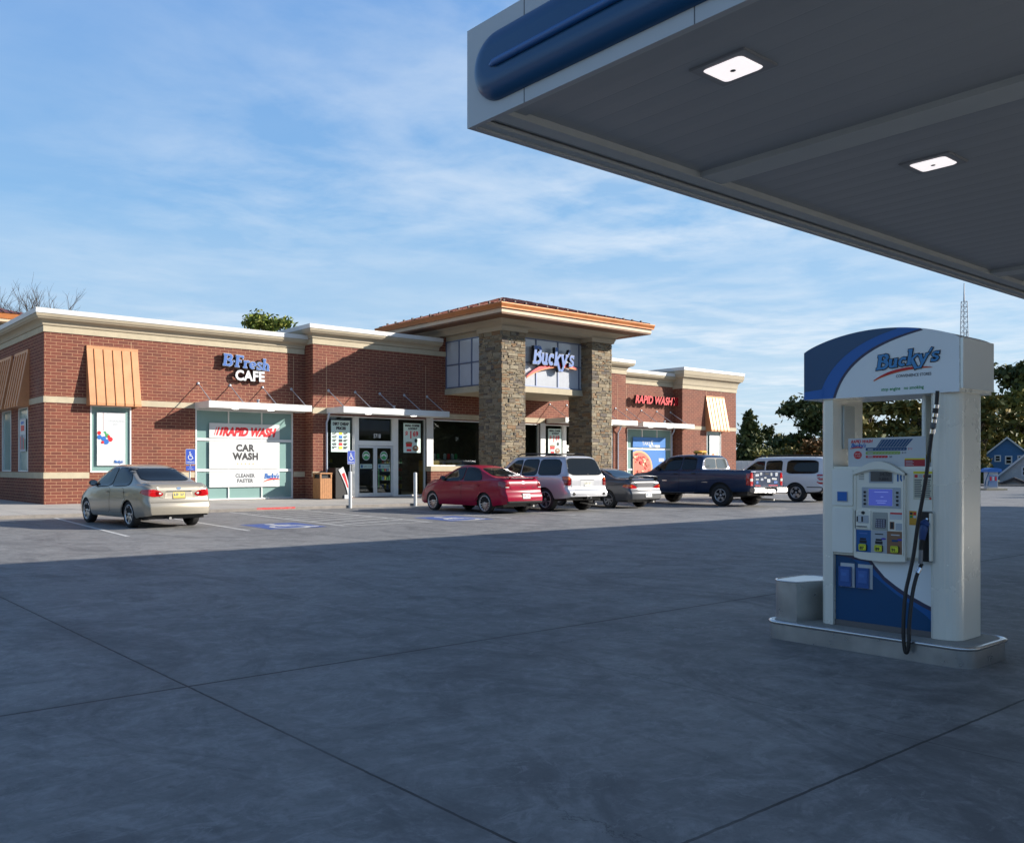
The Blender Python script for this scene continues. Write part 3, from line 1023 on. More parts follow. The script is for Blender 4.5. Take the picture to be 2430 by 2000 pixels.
# windows and doors
window(shop, FA, *oA[0], fw=.05, inset=.04)
window(shop, FA, *oA[1], mull=(15.63, 17.09), rails=(2.49, 1.31), fw=.055, rail_w=.10, inset=.04)
window(shop, FA, *oC[0], mull=(41.3, 42.65), rails=(2.46, 1.31), fw=.055, rail_w=.10, inset=.04)
window(shop, FB, *oD[0], fw=.05, inset=.04)
for o in oL:
    window(shop, FL, *o, fw=.05, inset=.04)
for u0 in (19.77, 32.7):
    d = lambda x: x - 19.77 + u0
    window(shop, FB, u0, d(21.15), .16, 3.58, fw=.06, inset=.10, glass=WGLASS)
    window(shop, FB, d(21.35), d(23.23), 2.50, 3.58, fw=.06, inset=.10, glass=WGLASS)
    window(shop, FB, d(23.45), d(25.05), .16, 3.58, fw=.06, inset=.10, glass=WGLASS)
    b = MB()
    fbox(b, FB, d(21.15), d(21.35), .15, 3.58, -.16, -.02, ALUWHITE)
    fbox(b, FB, d(23.23), d(23.45), .15, 3.58, -.16, -.02, ALUWHITE)
    fbox(b, FB, d(21.35), d(23.23), 2.36, 2.50, -.16, -.024, ALUWHITE)
    b.build('door_frame', shop)
    for s, (a, c) in enumerate(((21.355, 22.285), (22.295, 23.225))):
        a, c = d(a), d(c)
        b = MB()
        for q in ((a, a + .09, .17, 2.35), (c - .09, c, .17, 2.35)):
            fbox(b, FB, *q, -.13, -.07, ALU)
        fbox(b, FB, a + .09, c - .09, 2.25, 2.35, -.13, -.072, ALU)
        fbox(b, FB, a + .09, c - .09, .17, .33, -.13, -.072, ALU)
        dr = b.build('door', shop)
        b = MB()
        fbox(b, FB, a + .07, c - .07, .30, 2.27, -.105, -.098, WGLASS)
        # printed decals: round badge, opening hours strip
        u = (a + c) / 2
        f2 = lambda p, q, r=0: FB(p, q, r - .094)
        b.prism(arc(u, 1.92, .20, 0, 2 * math.pi, 24)[:-1], f2, .001, LGREY)
        b.prism(arc(u, 1.92, .165, 0, 2 * math.pi, 24)[:-1], lambda p, q, r=0: f2(p, q, r + .002), .001, GREENP)
        b.prism(ribbon(arc(u, 1.84, .13, R(20), R(160), 8), .07), lambda p, q, r=0: f2(p, q, r + .004), .001, WHITE)
        b.prism([(u - .32, 1.37), (u + .32, 1.37), (u + .32, 1.56), (u - .32, 1.56)], f2, .001, mat('sticker_teal', (0.30, 0.42, 0.40), 0.5))
        b.text('6:00 - 11:00', lambda p, q, r=0: f2(p, q, r + .002), u - .12, 1.43, .085, INK)
        b.prism([(u - .28, 1.40), (u - .17, 1.40), (u - .17, 1.53), (u - .28, 1.53)], lambda p, q, r=0: f2(p, q, r + .002), .001, BLUED)
        b.build('pane', dr)
        b = MB()
        h = c - .14 if s == 0 else a + .14
        b.tube([FB(h, .55, -.02), FB(h, 1.35, -.02)], .018, mat('green_handle', (0.10, 0.28, 0.12), 0.35, 0.3) if s else ALU)
        b.tube([FB(h, .6, -.1), FB(h, .6, -.02)], .012, ALU)
        b.tube([FB(h, 1.3, -.1), FB(h, 1.3, -.02)], .012, ALU)
        b.build('handle', dr)
    b = MB()
    fbox(b, FB, d(25.05) if u0 < 30 else 32.35, 25.42 if u0 < 30 else 32.7, .15, 3.62, -.10, .06, ALUWHITE)
    b.build('corner_post', shop)
window(shop, FB, *oB[1], fw=.05, inset=.10, mull=(28.9,), glass=WGLASS)
# knee wall under the wide window
b = MB()
b.box(25.05, 32.7, 30.12, YB - .002, 0, 1.25, BRICK)
b.build('brick_wall', shop)
b = MB()
for i in range(4):
    x0 = 25.02 + i * 1.9275
    b.box(x0 + .003, x0 + 1.9245, 30.08, YB + .10, 1.25, 1.475, CASTSTONE)
b.build('stone_sill', shop)

# the dim room behind the entrance glass
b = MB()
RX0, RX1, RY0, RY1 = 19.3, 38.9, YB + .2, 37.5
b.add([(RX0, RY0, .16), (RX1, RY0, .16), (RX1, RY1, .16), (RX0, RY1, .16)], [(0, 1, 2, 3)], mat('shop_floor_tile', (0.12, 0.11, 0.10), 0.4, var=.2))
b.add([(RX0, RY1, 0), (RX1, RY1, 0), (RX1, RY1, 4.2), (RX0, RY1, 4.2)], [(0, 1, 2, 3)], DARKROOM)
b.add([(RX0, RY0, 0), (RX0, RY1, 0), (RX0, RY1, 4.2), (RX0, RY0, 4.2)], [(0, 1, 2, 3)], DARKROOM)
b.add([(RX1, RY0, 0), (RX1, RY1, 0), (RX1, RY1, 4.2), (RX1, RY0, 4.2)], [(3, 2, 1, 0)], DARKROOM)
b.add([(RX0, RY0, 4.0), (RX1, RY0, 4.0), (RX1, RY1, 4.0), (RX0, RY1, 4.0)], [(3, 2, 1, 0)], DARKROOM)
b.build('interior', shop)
for i, (x, y) in enumerate(((21.5, 32.5), (24.5, 34.5), (27.8, 32.6), (31.0, 34.6), (34.5, 32.5), (37, 34.5))):
    c = MB()
    c.bbox(x - .55, x + .55, y - .3, y + .3, 3.93, 3.99, ALUWHITE, .01)
    lo = c.build('interior')
    lo.name = 'shop_ceiling_lamp'
    tag(lo, 'flat lit panel on the ceiling inside the shop, seen faintly through its dark glass', 'lamp', 'ceiling lamps inside the shop')
    c = MB()
    c.box(x - .5, x + .5, y - .25, y + .25, 3.915, 3.928, mat('lit_panel', (1.0, .95, .85), .5, emit=3.5))
    c.build('diffuser', lo)
for i, x in enumerate((25.55, 26.65)):
    c = MB()
    c.bbox(x, x + .98, 30.95, 31.6, .16, 1.76, mat('yellow_counter', (0.55, 0.30, 0.06), 0.6), .02)
    c.bbox(x - .02, x + 1.0, 30.9, 31.65, 1.76, 1.80, DARKROOM, .01)
    for k in range(4):
        c.lathe([(.06, 0), (.07, .02), (.07, .22), (.04, .26)], (x + .14 + k * .23, 31.2, 1.80), (0, 0, 1), [WHITE, REDP, LGREY, GREENP][k], 10)
    tag(c.build('counter'), ['yellow fronted counter behind the wide dark shop window, next to the white post', 'yellow fronted counter behind the wide dark shop window, close to the stone column'][i], 'counter', 'counters inside the shop window')
SHELFCOL = [(0.3, .03, .03), (.05, .1, .3), (.4, .3, .05), (.3, .3, .3), (.05, .2, .08)]
for i, (x, ln) in enumerate(((19.9, 1.2), (23.6, 1.4))):
    c = MB()
    c.box(x, x + ln, 32.2, 32.7, .16, 1.9, DARKROOM)
    for z in (.45, .85, 1.25, 1.62):
        c.box(x, x + ln, 31.95, 32.2, z - .02, z, GREYP)
        for k in range(int(ln / .13)):
            q = SHELFCOL[rng.integers(5)]
            c.box(x + .02 + k * .13, x + .12 + k * .13, 32.0, 32.15, z, z + .12 + .1 * rng.random(), mat('packet_%d' % SHELFCOL.index(q), q, 0.5))
    tag(c.build('shelf_rack'), ['dark rack of goods seen through the sidelight with the price list', 'dark rack of goods seen through the sidelight right of the entrance doors'][i], 'shelf', 'racks inside the shop')


# metal canopies on rods
def canopy(x0, x1, yb, yf, z0, z1, ties, ztie, lamps, down=None):
    b = MB()
    b.box(x0, x1, yf, yf + .05, z0, z1, ALUWHITE)
    b.box(x0, x0 + .05, yf + .05, yb - .01, z0, z1, ALUWHITE)
    b.box(x1 - .05, x1, yf + .05, yb - .01, z0, z1, ALUWHITE)
    b.box(x0 + .05, x1 - .05, yf + .05, yb - .01, z0 + .02, z0 + .06, mat('canopy_soffit', (0.66, 0.65, 0.62), 0.6))
    b.box(x0 + .05, x1 - .05, yf + .05, yb - .01, z1 - .05, z1 - .012, ALU)
    o = b.build('canopy', shop)
    for x in ties:
        t = MB()
        t.tube([(x, yb - .01, ztie), (x, yf + .14, z1 + .0)], .018, GALV, 8)
        t.lathe([(.0, 0), (.06, 0), (.06, .02), (.03, .05), (0, .05)], (x, yb, ztie), (0, -1, 0), GALV, 12)
        t.lathe([(.045, 0), (.045, .03), (0, .03)], (x, yf + .14, z1 - .012), (0, 0, 1), GALV, 10)
        t.build('tie_rod', o)
    for x in lamps:
        t = MB()
        t.lathe([(.0, 0), (.10, 0), (.10, -.004), (.13, -.008), (.13, .02)], (x, (yb + yf) / 2 - .1, z0 + .016), (0, 0, 1), mat('recessed_lamp', (1.0, 0.95, 0.85), 0.5, emit=3.0), 16)
        t.build('lamp', o)
    xm = (x0 + x1) / 2
    t = MB()
    t.lathe([(.05, 0), (.05, .14), (.07, .14), (.07, .17), (0, .17)], (xm, yf + .35, z1 - .012), (0, 0, 1), GALV, 12)
    t.build('drain', o)
    if down is not None:
        t = MB()
        t.tube([(down, yb - .25, z0 + .02), (down, yb - .2, z0 - .15), (down, yb - .06, z0 - .35), (down, yb - .06, .2)], .04, mat('downspout', (0.45, 0.5, 0.6), 0.5, .2), 10)
        t.build('downspout', o)


canopy(14.2, 18.66, YA, 29.84, 3.64, 3.88, (14.34, 15.68, 17.12, 18.45), 4.61, (15.55, 17.1))
canopy(19.74, 25.32, YB, 29.17, 3.62, 3.86, (19.84, 21.18, 22.47, 23.8, 25.1), 4.58, (21.35, 23.75), 19.72)
canopy(32.8, 38.38, YB, 29.17, 3.62, 3.86, (33.05, 34.3, 35.6, 36.9, 38.15), 4.58, (34.3, 36.8), 38.3)
canopy(39.75, 44.4, YA, 29.84, 3.64, 3.88, (39.9, 41.2, 42.6, 43.9), 4.61, (41.1, 42.8), 43.95)


def awning(fr, u0, u1, zt, zb, p, label=None):
    b = MB()
    lip = .09
    th = .10
    P = lambda u, v, d: fr(u, v, d)
    # slope, lip, flange and cheeks
    for (v0, d0, v1, d1) in ((zt - th, .06, zb + lip, p), (zb + lip, p, zb, p), (zt, .06, zt - th, .06)):
        b.add([P(u0, v0, d0), P(u1, v0, d0), P(u1, v1, d1), P(u0, v1, d1)], [(3, 2, 1, 0)], COPPER)
    b.add([P(u0, zt, 0), P(u1, zt, 0), P(u1, zt, .06), P(u0, zt, .06)], [(3, 2, 1, 0)], COPPER)
    for u in (u0, u1):
        b.add([P(u, zt, 0), P(u, zt, .06), P(u, zt - th, .06), P(u, zb + lip, p), P(u, zb, p), P(u, zb, 0)], [(0, 1, 2, 3, 4, 5)], COPPER)
    b.add([P(u0, zb, 0), P(u1, zb, 0), P(u1, zb, p), P(u0, zb, p)], [(0, 1, 2, 3)], COPPER)
    n = 5
    SE = mat('awning_seam', (0.50, 0.20, 0.06), 0.45, .2)
    for i in range(n):
        u = u0 + (u1 - u0) * (i + .75) / (n + .5)
        a, c = Vector(P(u, zt - th, .06)), Vector(P(u, zb + lip, p))
        e = Vector(P(u, zb + .01, p))
        nn = (Vector(P(u, 0, 1)) - Vector(P(u, 0, 0))).normalized()
        w = (Vector(P(u + 1, 0, 0)) - Vector(P(u, 0, 0))).normalized() * .009
        for s0, s1 in ((a, c), (c, e)):
            q = [s0 - w, s0 + w, s0 + w + nn * .028, s0 - w + nn * .028, s1 - w, s1 + w, s1 + w + nn * .028, s1 - w + nn * .028]
            b.add([tuple(t) for t in q], [(0, 3, 2, 1), (4, 5, 6, 7), (0, 1, 5, 4), (1, 2, 6, 5), (2, 3, 7, 6), (3, 0, 4, 7)], SE)
    b.build('awning', shop)


awning(FA, 10.09, 11.95, 5.71, 3.60, .42)
awning(FB, 46.4, 48.26, 5.66, 3.56, .42)
awning(FL, -34.75, -32.9, 5.66, 3.60, .42)
awning(FL, -37.05, -35.2, 5.66, 3.60, .42)
awning(FL, -39.5, -37.65, 5.66, 3.60, .42)


# stone columns, every face laid up from single stones
def stone_column(x0, x1, y0, y1, zt):
    b = MB()
    b.box(x0 + .028, x1 - .028, y0 + .028, y1 - .028, 0, zt, mat('stone_bedding', (0.26, 0.215, 0.15), .9, var=.2))
    rr = np.random.default_rng(int(x0 * 10))
    z = 0.02
    while z < zt - .02:
        h = min(rr.choice([.055, .075, .10, .13, .17], p=[.2, .3, .28, .15, .07]), zt - z)
        if zt - z - h < .05:
            h = zt - z
        for fr, wdt in ((front_frame(y0, x0), x1 - x0), (side_frame(x0, y1), y1 - y0), (frame((x1, y0, 0), (0, 1, 0), (0, 0, 1)), y1 - y0), (frame((x1, y1, 0), (-1, 0, 0), (0, 0, 1)), x1 - x0)):
            u = 0.0
            while u < wdt - 1e-4:
                wl = min(rr.uniform(.10, .42) * (1.3 if h > .1 else .9), wdt - u)
                if wdt - u - wl < .09:
                    wl = wdt - u
                sub = [(z, h)]
                if h > .14 and rr.random() < .45 and wl < .32:
                    k = h * rr.uniform(.4, .6)
                    sub = [(z, k), (z + k, h - k)]
                for zz, hh in sub:
                    d = rr.uniform(-.022, .016)
                    g = .004
                    tl = rr.uniform(-.006, .006)
                    vs = [fr(u + g, zz + g, -.06), fr(u + wl - g, zz + g, -.06), fr(u + wl - g, zz + hh - g, -.06), fr(u + g, zz + hh - g, -.06),
                          fr(u + g + .006, zz + g + .006, d + tl), fr(u + wl - g - .006, zz + g + .006, d - tl), fr(u + wl - g - .006, zz + hh - g - .006, d - tl), fr(u + g + .006, zz + hh - g - .006, d + tl)]
                    b.add(vs, [(4, 5, 6, 7), (0, 1, 5, 4), (1, 2, 6, 5), (2, 3, 7, 6), (3, 0, 4, 7)], STONE)
                u += wl
        z += h
    b.build('stone_column', shop)


TX0, TX1, TY0 = 26.02, 33.15, 26.65
stone_column(TX0, TX0 + 1.41, TY0, TY0 + 1.41, 7.18)
stone_column(TX1 - 1.41, TX1, TY0, TY0 + 1.41, 7.18)

# tower: pale glazed box between the columns
GX0, GX1, GY = 26.2, 32.97, 27.27
b = MB()
fb = front_frame(GY)
fbox(b, fb, GX0, GX1, 4.97, 7.13, -.10, -.03, SPANDREL)
fl = side_frame(GX0)
fbox(b, fl, -YB, -GY, 4.97, 7.13, -.10, -.03, SPANDREL)
fr_ = frame((GX1, 0, 0), (0, 1, 0), (0, 0, 1))
fbox(b, fr_, GY, YB, 4.97, 7.13, -.10, -.03, SPANDREL)
gb = b.build('glazed_panel', shop)
b = MB()
for fr, us, u0, u1 in ((fb, (27.35, 28.75, 30.16, 31.57), GX0 + .03, GX1 - .03), (fl, (-30.42, -29.55, -28.72, -28.0), -YB, -GY - .03), (fr_, (28.0, 29.5), GY + .03, YB)):
    for u in us:
        fbox(b, fr, u - .03, u + .03, 4.99, 7.10, -.03, .005, SPANFRAME)
    for v in (5.01, 6.03, 7.09):
        fbox(b, fr, u0, u1, v - .025, v + .025, -.03, .002, SPANFRAME)
b.build('glazing_bars', gb)
b = MB()
b.box(GX0 - .06, GX1 + .06, GY - .06, YB - .01, 4.715, 4.97, CASTSTONE)
b.build('trim', shop)
b = MB()
b.box(GX0 + .02, GX1 - .02, GY + .02, YB + .02, 7.13, 7.55, TAN)
for x0 in (TX0, TX1 - 1.41):
    sweep([(x0 - .04, TY0 + 1.45), (x0 - .04, TY0 - .04), (x0 + 1.45, TY0 - .04), (x0 + 1.45, TY0 + 1.45)], [(-.1, 7.17), (.02, 7.17), (.05, 7.28), (.10, 7.36), (-.1, 7.36)], b, TAN)
    b.box(x0 + .05, x0 + 1.36, TY0 + .05, TY0 + 1.36, 7.172, 7.36, TAN)
# coved frieze below the eaves
prof = [(-.5, 7.34)]
for i in range(8):
    a = i / 7 * math.pi / 2
    prof.append((.10 + .42 * (1 - math.cos(a)), 7.34 + .20 * math.sin(a)))
prof += [(.56, 7.57), (-.5, 7.57)]
sweep([(TX0, 33.3), (TX0, TY0), (TX1, TY0), (TX1, 33.3)], prof, b, TAN)
b.build('frieze', shop)
EX0, EX1, EY0, EY1 = 24.70, 34.52, 25.30, 33.85
b = MB()
b.box(EX0 + .12, EX1 - .12, EY0 + .12, EY1 - .12, 7.575, 7.66, mat('brown_soffit', (0.16, 0.075, 0.035), 0.7, var=.1))
b.build('soffit', shop)
b = MB()
o = .10
ring = [(EX0 + o, EY0 + o), (EX1 - o, EY0 + o), (EX1 - o, EY1 - o), (EX0 + o, EY1 - o)]
sweep(ring, [(-.1, 7.64), (.0, 7.64), (.0, 7.80), (-.1, 7.80)], b, mat('cream_fascia', (0.58, 0.43, 0.29), 0.6, var=.05), True)
b.build('fascia', shop)
b = MB()
ring = [(EX0 + .05, EY0 + .05), (EX1 - .05, EY0 + .05), (EX1 - .05, EY1 - .05), (EX0 + .05, EY1 - .05)]
sweep(ring, [(-.05, 7.804), (.03, 7.804), (.03, 7.84), (.07, 7.98), (.07, 8.02), (-.05, 8.02)], b, COPPERF, True)
b.build('gutter', shop)


def hip_roof(parent, x0, x1, y0, y1, z0, z1, m, step=.42, name='roof'):
    b = MB()
    d = (y1 - y0) / 2
    A, Bq, Cq, D = (x0, y0, z0), (x1, y0, z0), (x1, y1, z0), (x0, y1, z0)
    E, F = (x0 + d, y0 + d, z1), (x1 - d, y0 + d, z1)
    b.add([A, Bq, Cq, D, E, F], [(0, 1, 5, 4), (1, 2, 5), (2, 3, 4, 5), (3, 0, 4)], m)
    sl = (z1 - z0) / d
    def rib(p, q):
        p, q = Vector(p), Vector(q)
        b.tube([p + Vector((0, 0, .012)), q + Vector((0, 0, .012))], .020, m, 5)
    x = x0 + step / 2
    while x < x1:
        r = min(x - x0, x1 - x, d)
        for ya, s in ((y0, 1), (y1, -1)):
            rib((x, ya - s * .03, z0), (x, ya + s * r, z0 + sl * r))
        x += step
    y = y0 + step / 2
    while y < y1:
        r = min(y - y0, y1 - y)
        for xa, s in ((x0, 1), (x1, -1)):
            rib((xa - s * .03, y, z0), (xa + s * r, y, z0 + sl * r))
        y += step
    # snow guards: small dark blocks near the eaves
    y = y0 + step
    G = mat('snow_guard', (0.05, 0.03, 0.025), 0.6)
    while y < y1 - .3:
        b.box(x0 + .28, x0 + .36, y - .04, y + .04, z0 + sl * .3, z0 + sl * .3 + .11, G)
        y += step * 1.5
    x = x0 + step
    while x < x1 - .3:
        b.box(x - .04, x + .04, y0 + .28, y0 + .36, z0 + sl * .3, z0 + sl * .3 + .09, G)
        x += step * 1.5
    return b.build(name, parent)


hip_roof(shop, EX0, EX1, EY0, EY1, 8.02, 9.32, COPPERR)

# the second copper roof, far behind at the left
kb = thing('roofed_building', 'tan building with a copper hip roof showing over the left end of the brick store', 'building', (8, 56, 0))
b = MB()
b.box(3.5, 13.0, 53.2, 61, 0, 9.6, TAN)
b.build('wall', kb)
b = MB()
b.box(2.6, 13.9, 52.3, 61.9, 9.62, 9.78, mat('cream_fascia', (0.6, 0.42, 0.26), 0.6))
b.box(2.55, 13.95, 52.25, 61.95, 9.78, 10.1, COPPERF)
b.build('fascia', kb)
hip_roof(kb, 2.5, 14.0, 52.2, 62, 10.1, 11.6, COPPERR)

# ================================================================== wall signs and posters
LB = mat('sign_letter_blue', (0.045, 0.125, 0.38), .35)
sg = thing('cafe_sign', 'blue and white raised letters B-Fresh CAFE on the brick wall above the car wash posters', 'sign', (16.5, YA, 5.3))
b = MB()
slab_word(b, 'B.Fresh', frame((15.26, YA - .10, 5.345), (1, 0, -0.045), (0, 0, 1)), 0, 0, .47, LB, WHITE, BLACK, depth=.13, grow=.022, slant=.10, sx=1.16, scales=[1.0, .9, 1.0, 1.0, 1.0, 1.0, .98], step=.001)
b.build('lettering', sg)
b = MB()
b.text('CAFE', front_frame(YA - .09, 15.80, 4.83), 0, 0, .53, WHITE, off=.022, ext=.07, side=BLACK, space=1.06)
b.build('lettering', sg)
sg = thing('wash_sign', 'red slanted raised letters RAPID WASH with arrows on the right wing brick wall', 'sign', (41.8, YA, 5.2))
b = MB()
b.text('RAPID WASH', front_frame(YA - .20, 40.20, 5.0), 0, 0, .60, REDP, off=.020, ext=.08, shear=.25, side=BLACK, fit=3.42)
b.build('lettering', sg)
b = MB()
for k in range(3):
    x = 43.70 + k * .17
    b.prism([(x, 4.99), (x + .14, 5.22), (x, 5.45), (x + .10, 5.45), (x + .24, 5.22), (x + .10, 4.99)], front_frame(YA - .26), .10, REDP, BLACK)
b.build('arrows', sg)
sg = thing('store_sign', "blue raised Bucky's lettering with a red and orange swoosh on the tower glazing", 'sign', (29.5, GY, 6.0))
fs = front_frame(GY - .12, 28.22, 5.95)
b = MB()
slab_word(b, "Bucky's", fs, 0, 0, .80, LB, WHITE, BLACK, depth=.16, grow=.014, slant=.16, rise=.015, sx=.86, scales=[1.0, 1, 1, 1, 1, .9, 1], step=.001)
b.build('lettering', sg)
b = MB()
swoosh(b, fs, [(-.25, -.62), (1.1, .28), (3.05, -.08)], .20, [REDP, ORANGEP], .0, .06)
b.build('swoosh', sg)

f = front_frame(YA - .038)
PW = WHITE
panel('car_wash_poster', 'white RAPID WASH window poster in the top panes of the cafe window', 'poster', f, [
    ('rect', 14.79, 2.55, 17.88, 3.13, PW),
    ('text', 'RAPID WASH', 15.34, 2.66, .44, REDP, dict(off=.030, shear=.30, fit=2.40)),
    ('poly', [(15.06, 2.66), (15.13, 2.66), (15.24, 2.98), (15.17, 2.98)], REDP),
    ('poly', [(14.98, 2.66), (15.01, 2.66), (15.12, 2.98), (15.09, 2.98)], REDP),
    ('poly', [(15.2, 2.66), (15.30, 2.66), (15.41, 2.98), (15.31, 2.98)], REDP)])
panel('car_wash_poster', 'white CAR WASH window poster across the middle panes of the cafe window', 'poster', f, [
    ('rect', 14.79, 1.37, 17.88, 2.43, PW),
    ('text', 'CAR', 15.93, 2.06, .36, INK, dict(off=.020, fit=.82, space=1.1)),
    ('text', 'WASH', 15.80, 1.73, .36, INK, dict(off=.020, fit=1.10, space=1.08))] + [
    ('poly', arc(16.0 + k * .17, 1.56, .035, R(90), R(90 + 360), 5)[:-1], mat('tan_print', (0.6, .42, .22), .5)) for k in range(5)])
panel('car_wash_poster', 'white CLEANER FASTER window poster in the lower panes of the cafe window', 'poster', f, [
    ('rect', 14.79, .65, 17.88, 1.25, PW),
    ('text', 'CLEANER', 15.90, 1.03, .19, GREYP, dict(off=.010, fit=.86, space=1.1)),
    ('text', 'FASTER', 15.97, .83, .19, GREYP, dict(off=.010, fit=.72, space=1.1)),
    ('rect', 15.95, .735, 16.72, .747, GREYP),
    ('slab', "Bucky's", 17.18, .98, .20, BLUEP, dict(depth=.0006, sx=.85)),
    ('swoosh', [(17.15, .84), (17.5, 1.0), (17.9, .93)], .05, [REDP, ORANGEP])])
panel('ornament_poster', 'white poster of hanging red and blue ornaments in the narrow window under the copper awning', 'poster', f, [
    ('rect', 10.46, 1.48, 11.49, 3.38, PW),
    ('rect', 10.675, 2.72, 10.69, 3.38, mat('string', (0.2, 0.02, 0.03), .6)),
    ('text', 'UPGRADING', 10.86, 3.04, .105, LGREY, dict(off=.003)),
    ('text', 'YET?', 11.03, 2.91, .105, LGREY, dict(off=.003)),
    ('rect', 10.9, 2.82, 11.4, 2.83, LGREY),
    ('rect', 10.47, 1.9, 11.48, 2.21, mat('snow_print', (0.70, .76, .80), .5))] + [
    ('poly', arc(10.68 + dx, 2.55 + dz, r, 0, 2 * math.pi, 14)[:-1], m) for dx, dz, r, m in ((-.14, .09, .07, REDP), (.06, .09, .06, GREENP), (-.02, .03, .08, WHITE), (.15, .0, .07, GREENP), (-.13, -.06, .08, BLUEP), (.26, -.13, .085, REDP), (.02, -.11, .085, BLUEP), (.11, -.22, .095, BLUEP), (-.02, -.24, .05, REDP), (.2, -.03, .05, REDP))] + [
    ('slab', "Bucky's", 11.08, 1.58, .10, BLUEP, dict(depth=.0006, sx=.85))])
g = front_frame(YB - .085)
panel('price_poster', 'pale DIRT CHEAP PRICES list in the sidelight left of the entrance doors', 'poster', g, [
    ('rect', 19.92, 2.06, 20.86, 3.37, TEALPOST),
    ('text', 'DIRT CHEAP', 20.0, 3.17, .155, INK, dict(off=.011, fit=.80)),
    ('text', 'PRICES', 20.17, 2.99, .155, INK, dict(off=.011, fit=.48))] + sum([[
        ('text', p, 19.98, 2.79 - k * .148, .12, INK, dict(off=.009)), ('rect', 20.30, 2.775 - k * .148, 20.47, 2.885 - k * .148, c), ('text', q, 20.53, 2.79 - k * .148, .12, INK, dict(off=.009))]
        for k, (p, q, c) in enumerate((('5.49', '4.49', YELLOWP), ('4.17', '4.79', BLUEP), ('4.29', '4.29', INK), ('4.11', '4.89', REDP), ('3.99', '3.89', YELLOWP)))], []))
for x0, y, lab in ((23.70, g, 'pale $1.69 coffee and donut poster in the sidelight right of the entrance doors'), (32.86, g, 'pale $1.69 coffee and donut poster between the two stone columns')):
    panel('coffee_poster', lab, 'poster', y, [
        ('rect', x0, 2.07, x0 + .96, 3.36, TEALPOST),
        ('text', 'SMALL COFFEE', x0 + .09, 3.22, .11, INK, dict(off=.009, fit=.80)),
        ('text', '& DONUT', x0 + .27, 3.09, .11, INK, dict(off=.009)),
        ('text', '$', x0 + .09, 2.80, .28, REDP, dict(off=.011)),
        ('text', '1', x0 + .29, 2.70, .46, REDP, dict(off=.011)),
        ('text', '69', x0 + .52, 2.80, .30, REDP, dict(off=.011)),
        ('poly', arc(x0 + .70, 2.60, .09, 0, 2 * math.pi, 18)[:-1], INK),
        ('poly', [(x0 + .18, 2.13), (x0 + .42, 2.13), (x0 + .48, 2.50), (x0 + .12, 2.50)], REDP),
        ('poly', arc(x0 + .30, 2.50, .19, 0, 2 * math.pi, 18, .05)[:-1], BROWNP),
        ('rect', x0 + .16, 2.22, x0 + .44, 2.33, WHITE),
        ('poly', arc(x0 + .67, 2.26, .18, 0, 2 * math.pi, 18, .13)[:-1], BROWNP),
        ('poly', arc(x0 + .67, 2.29, .06, 0, 2 * math.pi, 14, .03)[:-1], TEALPOST)], 'coffee posters')
f = front_frame(YA - .038)
PIZB = mat('poster_blue', (0.03, 0.17, 0.48), .4)
rr = np.random.default_rng(3)
toppings = []
for k in range(75):
    a, r = rr.uniform(0, 2 * math.pi), math.sqrt(rr.random())
    x, z = 40.95 + 1.05 * r * math.cos(a), 1.42 + .80 * r * math.sin(a)
    if 40.42 < x - .13 and z - .1 > .9:
        q = rr.random()
        m = REDP if q < .45 else (mat('cheese_print', (0.80, .50, .30), .5) if q < .7 else mat('pepper_print', (0.55, .10, .05), .5))
        toppings.append(('poly', arc(x, z, rr.uniform(.05, .12), 0, 2 * math.pi, 8, rr.uniform(.03, .09))[:-1], m))
panel('pizza_poster', 'blue TAKE 5 PIZZA poster in the top panes of the right wing window', 'poster', f, [
    ('rect', 40.42, 2.55, 43.4, 3.12, PIZB),
    ('text', 'TAKE', 41.25, 2.68, .30, LGREY, dict(off=.008)),
    ('text', '5', 41.98, 2.62, .46, WHITE, dict(off=.02, shear=.15)),
    ('rect', 41.9, 2.56, 42.85, 2.70, WHITE), ('text', 'PIZZA', 42.05, 2.57, .15, PIZB, dict(off=.006))])
pz = [('rect', 40.42, .9, 43.4, 2.42, PIZB)]
cr = [p for p in arc(40.95, 1.42, 1.22, 0, 2 * math.pi, 40, .95)[:-1]]
cr = [(max(40.43, x), max(.91, z)) for x, z in cr]
pz += [('poly', cr, mat('crust_print', (0.75, .36, .16), .5)), ('poly', [(max(40.44, 40.95 + (x - 40.95) * .9), max(.92, 1.42 + (z - 1.42) * .9)) for x, z in cr], mat('sauce_print', (0.70, .13, .08), .5))]
pz += [('rect', 42.75, 1.75, 43.25, 1.95, LGREY), ('rect', 42.75, 1.35, 43.2, 1.48, LGREY)]
pp = panel('pizza_poster', 'large poster of a red topped pizza on blue in the lower right wing window', 'poster', f, pz + toppings[:60])
f = front_frame(YB - .038)
panel('bread_poster', 'white poster with a brown loaf and wheat ears in the narrow right end window', 'poster', f, [
    ('rect', 46.75, 1.48, 47.80, 3.36, PW),
    ('text', 'FRESH', 46.95, 2.9, .17, LGREY, dict(off=.004)),
    ('poly', arc(47.12, 1.85, .20, 0, 2 * math.pi, 16, .42)[:-1], ORANGEP),
    ('poly', arc(47.14, 1.72, .13, 0, 2 * math.pi, 16, .25)[:-1], BROWNP)] + [
    ('poly', ribbon([(47.4 + k * .09, 1.5), (47.44 + k * .1, 2.35)], .03, .05), mat('wheat_print', (0.75, .6, .35), .5)) for k in range(3)])
f = side_frame(8.65 - .038)
